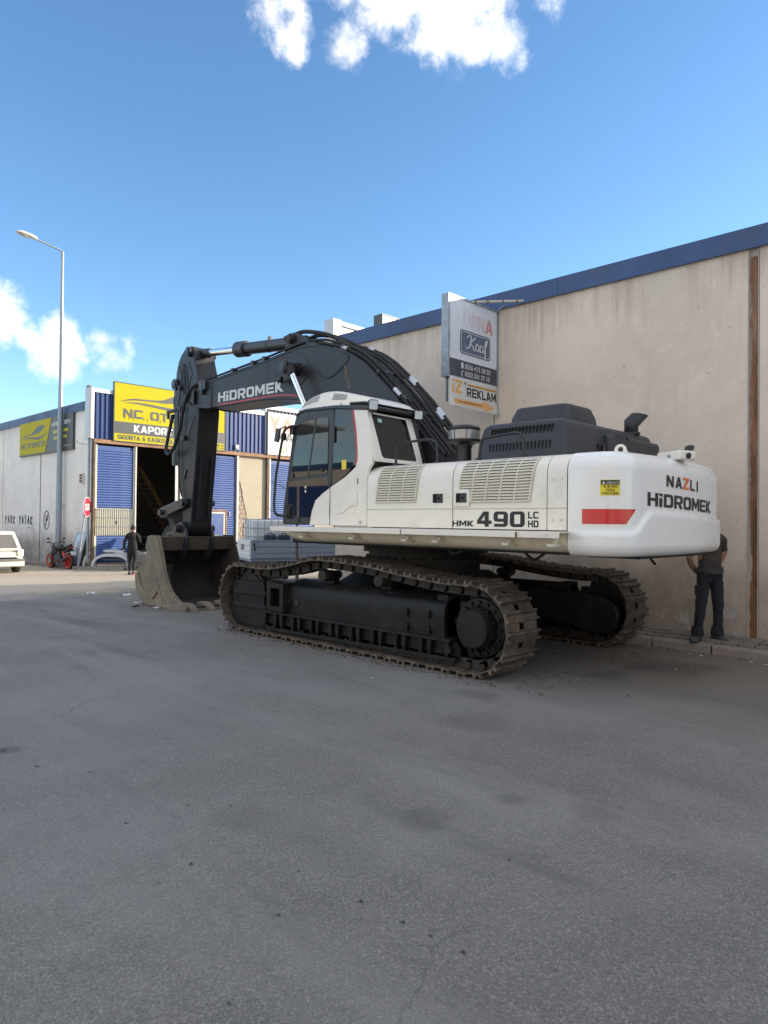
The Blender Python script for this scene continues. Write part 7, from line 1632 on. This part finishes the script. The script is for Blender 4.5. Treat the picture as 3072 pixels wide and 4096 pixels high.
# ------------------------------------------------------------------ sapling in the side street, half hidden by the cab
tree = thing('young_tree', 'thin young tree with sparse leaves between the truck and the cab', 'tree', (11.25, 13.9, gz(13.9)))
rt = random.Random(21); q = MB(); q.tube([(11.25, 13.9, gz(13.9)), (11.24, 13.92, 1.2), (11.22, 13.9, 2.2), (11.2, 13.92, 3.1)], [.045, .035, .024, .01], 8); tips = []
for z, a, l in ((1.7, 2.6, .75), (1.9, .6, .6), (2.3, 3.6, .6), (2.4, 2.3, .65), (2.7, 5.2, .5), (2.9, 1.2, .4), (2.0, 4.6, .6)):
    p = Vector((11.22, 13.9, z)); e = p+Vector((math.cos(a)*l, math.sin(a)*l, .32)); q.tube([p, p.lerp(e, .5)+Vector((0, 0, -.03)), e], [.012, .009, .004], 5); tips.append((p, e))
q.build('trunk', 'bark', tree)
q = MB()
for p, e in tips:
    for k in range(26):
        c = p.lerp(e, rt.uniform(.35, 1.05))+Vector((rt.gauss(0, .05), rt.gauss(0, .05), rt.gauss(0, .05))); a = Vector((rt.uniform(-1, 1), rt.uniform(-1, 1), rt.uniform(-.6, .6))).normalized(); b = a.orthogonal().normalized(); l = rt.uniform(.035, .06)
        q.add([c, c+a*l*.5+b*l*.25, c+a*l, c+a*l*.5-b*l*.25], [(0, 1, 2, 3)])
q.build('crown', 'leaf', tree, smooth=0)

# ------------------------------------------------------------------ litter
rl_ = random.Random(31)
def scrap(x, y, s, m='paper', lab='crumpled white paper scrap on the asphalt'):
    q = MB(); n = 4; z = gz(y)+.003
    pts = [[Vector((x+(i/n-.5)*s*1.5, y+(j/n-.5)*s, z+abs(rl_.gauss(0, s*.12)) if not (i == j == 0) else z)) for i in range(n+1)] for j in range(n+1)]
    q.add([p for r_ in pts for p in r_], [(j*(n+1)+i, j*(n+1)+i+1, (j+1)*(n+1)+i+1, (j+1)*(n+1)+i) for j in range(n) for i in range(n)])
    o = q.build('paper_scrap', m, smooth=0); tag(o, lab, 'litter', 'paper litter on the street'); return o
scrap(7.69, 15.83, .14, lab='crumpled white paper farthest from the excavator bucket, in open shade')
scrap(7.06, 14.07, .13, lab='white paper scrap beside the heel of the bucket')
scrap(6.69, 13.42, .11, 'rubber', 'small dark rubber scrap in front of the bucket cheek')
scrap(7.24, 16.81, .16, lab='flat thin white scrap near the sunlit strip of road')
scrap(6.9, 12.9, .10, lab='small pale scrap just before the bucket cutting edge')
for (x, y, s) in ((9.55, 3.93, .05), (9.55, 3.53, .05), (9.5, 3.37, .06), (9.55, 2.78, .05), (9.5, 2.6, .05), (8.39, 3.27, .04), (8.72, 3.21, .02), (7.05, 4.08, .03), (7.05, 3.83, .02), (5.45, 5.42, .03)):
    scrap(x, y, s*.55, lab='tiny pale crumb of litter near the tracks and kerb')['group'] = 'tiny litter crumbs near the kerb'
# trodden tar and oil drops, each a thin skin on the asphalt
def blot(x, y, s, m='oil', el=.6):
    q = MB(); n = 22; z = gz(y)+.004; ph = rl_.uniform(0, 6); an = rl_.uniform(0, 3); ca, sa = math.cos(an), math.sin(an); vs = []
    for k in range(n):
        a = 2*math.pi*k/n; r = s*(1+.30*math.sin(3*a+ph)+.22*math.sin(5*a+ph*2)+rl_.uniform(-.18, .18)); u, v = r*math.cos(a), r*el*math.sin(a)
        vs.append((x+u*ca-v*sa, y+u*sa+v*ca, z))
    q.add(vs, [tuple(range(n))]); q.build('tar_spot', m, gro, smooth=0)
for (x, y, s) in ((2.053, 4.722, .024), (1.838, 5.081, .03), (1.868, 3.115, .022), (1.854, 3.788, .02), (1.663, 3.061, .012), (1.895, 2.447, .02), (1.913, 2.564, .018), (3.035, 2.018, .016), (2.417, 1.393, .012), (2.241, 2.027, .02), (2.257, 1.716, .022), (1.434, 2.124, .013), (2.234, 3.765, .022), (2.41, 3.583, .018), (2.292, 3.081, .016), (1.79, 5.603, .05), (3.855, 5.061, .03), (4.268, 4.926, .025), (2.201, 2.681, .018), (2.178, 2.433, .016), (2.229, 2.271, .022), (1.894, 2.349, .014), (2.249, 1.878, .016), (2.219, 1.63, .012), (2.295, 1.419, .014),
                  (2.6, 6.3, .03), (1.3, 7.4, .03), (3.4, 8.2, .04), (4.6, 3.2, .02), (5.2, 2.6, .025), (4.9, 4.4, .03), (6.2, 3.1, .025), (3.2, 9.9, .04), (1.2, 4.1, .014), (2.9, 1.4, .01), (1.6, 1.6, .008)):
    if rl_.random() < .62: blot(x, y, s*.6)

# clods of dried mud dropped round the tracks and along the kerb
q = MB(); rm = random.Random(41)
for k in range(900):
    t = rm.random()
    if t < .35: x, y = 6.20-abs(rm.gauss(0, .09)), rm.uniform(4.3, 9.6)
    elif t < .6: x, y = rm.uniform(6.1, 9.7), 4.35-abs(rm.gauss(0, .35))
    elif t < .8: x, y = 9.70-abs(rm.gauss(0, .12)), rm.uniform(-1, 11)
    else: x, y = rm.uniform(6.8, 9.1), rm.uniform(4, 10)
    s = min(.03, .004+abs(rm.gauss(0, .007))); a = rm.uniform(0, 3)
    q.obox((x, y, gz(y)+s*.35), (s*2, s*1.5, s*.9), (math.cos(a), math.sin(a), .2), (-math.sin(a), math.cos(a), 0), (-.2, 0, 1))
o = q.build('mud_crumbs', 'mud', None, smooth=0, kind='stuff'); o['label'] = 'dried mud crumbs scattered round the tracks and along the kerb'
# ------------------------------------------------------------------ people
def person(name, label, loc, rz, J, E, mats, head, hands, shoes=None, hair=True):
    """J: joint -> (x right, y forward, z up, radius); E: bones with a clothing region; grown with a skin modifier into one surface"""
    t_ = thing(name, label, 'person', loc, rz)
    names = list(J); me = bpy.data.meshes.new('body'); me.from_pydata([J[k][:3] for k in names], [(names.index(a), names.index(b)) for a, b, _ in E], [])
    o = bpy.data.objects.new('tmp', me); COL.objects.link(o)
    o.modifiers.new('skin', 'SKIN'); sb = o.modifiers.new('sub', 'SUBSURF'); sb.levels = 2; sb.render_levels = 2
    for i, k in enumerate(names):
        r = J[k][3]; me.skin_vertices[0].data[i].radius = r if isinstance(r, tuple) else (r, r)
        me.skin_vertices[0].data[i].use_root = (k == 'pelvis')
    dg = bpy.context.evaluated_depsgraph_get(); dg.update(); em = o.evaluated_get(dg).to_mesh()
    vs = [v.co.copy() for v in em.vertices]; fs = [tuple(p.vertices) for p in em.polygons]; o.evaluated_get(dg).to_mesh_clear(); bpy.data.objects.remove(o)
    q = MB(); 
    segs = [(Vector(J[a][:3]), Vector(J[b][:3]), reg) for a, b, reg in E]
    def reg_of(c):
        best = (9, 0)
        for a, b, reg in segs:
            ab = b-a; t = max(0, min(1, (c-a).dot(ab)/ab.length_squared)); d = (c-a-ab*t).length
            if d < best[0]: best = (d, reg)
        return best[1]
    q.v = [tuple(v+Vector((.013*mnoise.noise(Vector((v.x*9, v.y*9, v.z*17))), .013*mnoise.noise(Vector((v.x*9+5, v.y*9, v.z*17))), 0))) for v in vs]
    for f in fs:
        c = sum((vs[i] for i in f), Vector())/len(f); q.f.append(f); q.mi.append(reg_of(c))
    # head: skull, jaw, nose, ears
    hc, yaw = Vector(head[0]), head[1]; cy, sy = math.cos(yaw), math.sin(yaw)
    def hv(p): return hc+Vector((p[0]*cy-p[1]*sy, p[0]*sy+p[1]*cy, p[2]))
    SK = len(mats)-1; q.cm = SK
    rings_ = []
    for k in range(13):
        a = math.pi*k/12; z = .115*math.cos(a); r = math.sin(a); jaw = max(0, -z)/.115
        rings_.append([hv((.076*max(r, .02)*(1-.28*jaw)*math.cos(b), (.096*max(r, .02)*(1-.12*jaw))*math.sin(b)+.012*jaw+(.016 if (abs(b-math.pi/2) < .35 and abs(z+.01) < .02) else 0)+(.006 if (abs(b-math.pi/2) < .5 and -.075 < z < -.04) else 0)-(.007 if (.25 < abs(b-math.pi/2) < .7 and .0 < z < .035) else 0), z)) for b in [2*math.pi*i/20 for i in range(20)]])
    q.rings(rings_)
    for s in (-1, 1): q.rings([[hv((s*(.070+.012*k), -.012+(.022-.006*k)*math.cos(b), -.005+(.034-.008*k)*math.sin(b))) for b in [2*math.pi*i/8 for i in range(8)]] for k in (0, 1)])
    # hands: palm, four fingers, thumb
    for (wp, dn, th) in hands:
        wp = Vector(wp); dn = Vector(dn).normalized(); th = Vector(th).normalized(); th = (th-dn*th.dot(dn)).normalized(); pn = dn.cross(th)
        q.rings([[wp+dn*t+th*(w_*math.cos(b))+pn*(h_*math.sin(b)) for b in [2*math.pi*i/10 for i in range(10)]] for t, w_, h_ in ((-.02, .026, .02), (.03, .038, .017), (.075, .042, .015), (.095, .036, .012))])
        for i, l in enumerate((.066, .076, .070, .055)):
            b0 = wp+dn*.085+th*(.03-.02*i); q.tube([b0, b0+dn*l*.5+pn*.008, b0+dn*l*.85+pn*.028], [.0095, .009, .007], 7)
        b0 = wp+dn*.02+th*.034; q.tube([b0, b0+th*.025+dn*.03, b0+th*.03+dn*.062+pn*.01], [.011, .010, .008], 7)
    body = q.build('body', mats, t_, smooth=70, local=True)
    if hair:
        q = MB(); rs = []
        for k in range(9):
            a = math.pi*.62*k/8; z = .124*math.cos(a); r = math.sin(a)
            rs.append([hv((.083*max(r, .03)*math.cos(b), .103*max(r, .03)*math.sin(b)-(.004), max(z, .045 if math.sin(b) > .25 else -.09)+.004+.004*math.sin(b*7+k))) for b in [2*math.pi*i/24 for i in range(24)]])
        q.rings(rs, caps=False); q.add([r_ for r_ in rs[0]], [tuple(range(24))]); q.build('hair', 'hair', t_, smooth=70, local=True)
    for (a, d, m_) in shoes or []:
        a = Vector(a); d = Vector(d).normalized(); s_ = Vector((d.y, -d.x, 0)); z = Vector((0, 0, 1))
        prof = ((-.09, .036, .085), (-.06, .042, .11), (.0, .042, .105), (.07, .046, .075), (.13, .048, .058), (.18, .038, .045), (.205, .018, .028))
        q = MB(); q.rings([[a+d*t+s_*x+z*zz for x, zz in ((-w_, .022), (-w_*.95, h_*.6), (-w_*.5, h_), (w_*.5, h_), (w_*.95, h_*.6), (w_, .022))] for t, w_, h_ in prof]); sh_ = q.build('shoe', m_[0], t_, smooth=50, local=True)
        q = MB(); q.rings([[a+d*t+s_*x+z*zz for x, zz in ((-w_*1.06, 0), (-w_*1.06, .022), (w_*1.06, .022), (w_*1.06, 0))] for t, w_, h_ in prof]); q.build('sole', m_[1], t_, smooth=30, local=True)
    return t_
# man walking away towards the open bay, dark hooded top, right arm raised in front
J = {'pelvis': (0, 0, .90, (.15, .115)), 'waist': (0, .01, 1.04, (.16, .12)), 'chest': (0, .03, 1.24, (.175, .125)), 'neckb': (0, .03, 1.39, (.11, .09)), 'neck': (0, .045, 1.46, .055),
     'shL': (-.17, .02, 1.34, .075), 'elL': (-.25, -.06, 1.10, .058), 'wrL': (-.26, -.06, .86, .038), 'shR': (.17, .02, 1.34, .075), 'elR': (.25, .02, 1.12, .06), 'wrR': (.20, .22, 1.20, .04),
     'hipL': (-.09, 0, .84, .10), 'knL': (-.09, .12, .47, .07), 'anL': (-.09, .06, .10, .055), 'hipR': (.09, 0, .84, .10), 'knR': (.09, .02, .47, .07), 'anR': (.09, -.20, .16, .055)}
E_ = [('pelvis', 'waist', 0), ('waist', 'chest', 0), ('chest', 'neckb', 0), ('neckb', 'neck', 2), ('neckb', 'shL', 0), ('shL', 'elL', 0), ('elL', 'wrL', 0), ('neckb', 'shR', 0), ('shR', 'elR', 0), ('elR', 'wrR', 0),
      ('pelvis', 'hipL', 1), ('hipL', 'knL', 1), ('knL', 'anL', 1), ('pelvis', 'hipR', 1), ('hipR', 'knR', 1), ('knR', 'anR', 1)]
pw = person('person', 'person in dark hooded jacket walking away past the bucket', (11.25, 22.83, gz(22.8)), R_(-38), J, E_, ['cloth_black', 'denim', 'skin'], ((0, .075, 1.575), 0.), [((-.26, -.06, .85), (0, .05, -1), (0, 1, 0)), ((.20, .23, 1.205), (-.3, .8, .5), (-.6, 0, .8))],
       [((-.09, .06, 0), (0, 1, 0), ('boot', 'rubber')), ((.09, -.20, .03), (0, 1, 0), ('boot', 'sign_red'))])
q = MB(); q.rings([[(x*w_, y, z) for x, y, z in ((-1, -.06, 1.36+dz), (-.7, -.115-d, 1.37+dz), (0, -.14-d, 1.36+dz), (.7, -.115-d, 1.37+dz), (1, -.06, 1.36+dz), (.6, -.03, 1.40+dz), (0, -.04, 1.42+dz), (-.6, -.03, 1.40+dz))] for w_, d, dz in ((.10, -.01, -.10), (.12, .015, -.03), (.115, .01, .03), (.09, -.01, .06))])
q.build('hood', 'cloth_black', pw, smooth=70, local=True)
q = MB(); q.rings([[(x, y, z) for x, y, z in ((-.03, .30, 1.24), (.04, .32, 1.24), (.04, .33, 1.25), (-.03, .31, 1.25))], [(x, y, z+.13) for x, y, z in ((-.03, .28, 1.24), (.04, .30, 1.24), (.04, .31, 1.25), (-.03, .29, 1.25))]])
ph = q.build('phone', 'moto_black', None, smooth=0, Mx=WM[pw] @ Matrix.Translation((.14, -.04, -.02))); tag(ph, 'dark phone held up by the walking person', 'phone')
# man standing by the wall behind the counterweight, hands behind his back
J = {'pelvis': (0, 0, .93, (.155, .115)), 'waist': (0, .0, 1.06, (.155, .115)), 'chest': (0, -.01, 1.28, (.18, .125)), 'neckb': (0, -.01, 1.43, (.11, .085)), 'neck': (0, .0, 1.50, .055),
     'shL': (-.185, -.01, 1.395, .078), 'mL': (-.225, -.05, 1.24, .062), 'elL': (-.24, -.11, 1.11, .05), 'wrL': (-.10, -.20, .93, .034), 'shR': (.185, -.01, 1.395, .078), 'mR': (.225, -.05, 1.24, .062), 'elR': (.24, -.11, 1.11, .05), 'wrR': (.10, -.20, .95, .034),
     'hipL': (-.085, 0, .86, .102), 'knL': (-.11, .03, .50, .074), 'anL': (-.115, .0, .10, .062), 'hipR': (.085, 0, .86, .102), 'knR': (.15, .04, .50, .074), 'anR': (.185, .02, .10, .062)}
E_ = [('pelvis', 'waist', 0), ('waist', 'chest', 0), ('chest', 'neckb', 0), ('neckb', 'neck', 2), ('neckb', 'shL', 0), ('shL', 'mL', 0), ('mL', 'elL', 2), ('elL', 'wrL', 2), ('neckb', 'shR', 0), ('shR', 'mR', 0), ('mR', 'elR', 2), ('elR', 'wrR', 2),
      ('pelvis', 'hipL', 1), ('hipL', 'knL', 1), ('knL', 'anL', 1), ('pelvis', 'hipR', 1), ('hipR', 'knR', 1), ('knR', 'anR', 1)]
pm_ = person('person', 'person in olive t-shirt and dark trousers standing at the wall behind the counterweight', (10.02, 3.45, .13), R_(140), J, E_, ['shirt_olive', 'denim', 'skin'], ((0, .03, 1.62), .1), [((-.10, -.20, .93), (.9, -.1, -.35), (0, .3, 1)), ((.10, -.21, .95), (-.9, -.1, -.35), (0, .3, 1))],
       [((-.115, .0, 0), (-.15, 1, 0), ('boot', 'rubber')), ((.185, .02, 0), (.75, .65, 0), ('boot', 'rubber'))])
q = MB(); rs = []
for z, w_, d_ in ((1.005, .178, .135), (.955, .186, .142), (.93, .188, .144), (.935, .180, .136)): rs.append([(w_*math.cos(a), d_*math.sin(a), z+.01*math.sin(3*a)) for a in [2*math.pi*k/24 for k in range(24)]])
q.rings(rs, caps=False); q.build('shirt_hem', 'shirt_olive', pm_, smooth=70, local=True)
for s, x, z in ((-1, -.185, .70), (1, .215, .70)):
    q = MB(); q.box((x-.006+s*-.03, -.05, z-.08), (x+.006+s*-.03, .05, z+.06)); q.build('cargo_pocket', 'denim', pm_, local=True, bevel=.02)
for x, y in ((-.115, .0), (.185, .02)):
    q = MB(); q.rings([[(x+r*math.cos(a), y+r*math.sin(a), z) for a in [2*math.pi*k/14 for k in range(14)]] for z, r in ((.20, .072), (.13, .082), (.075, .085), (.08, .07))], caps=False); q.build('trouser_cuff', 'denim', pm_, smooth=60, local=True)
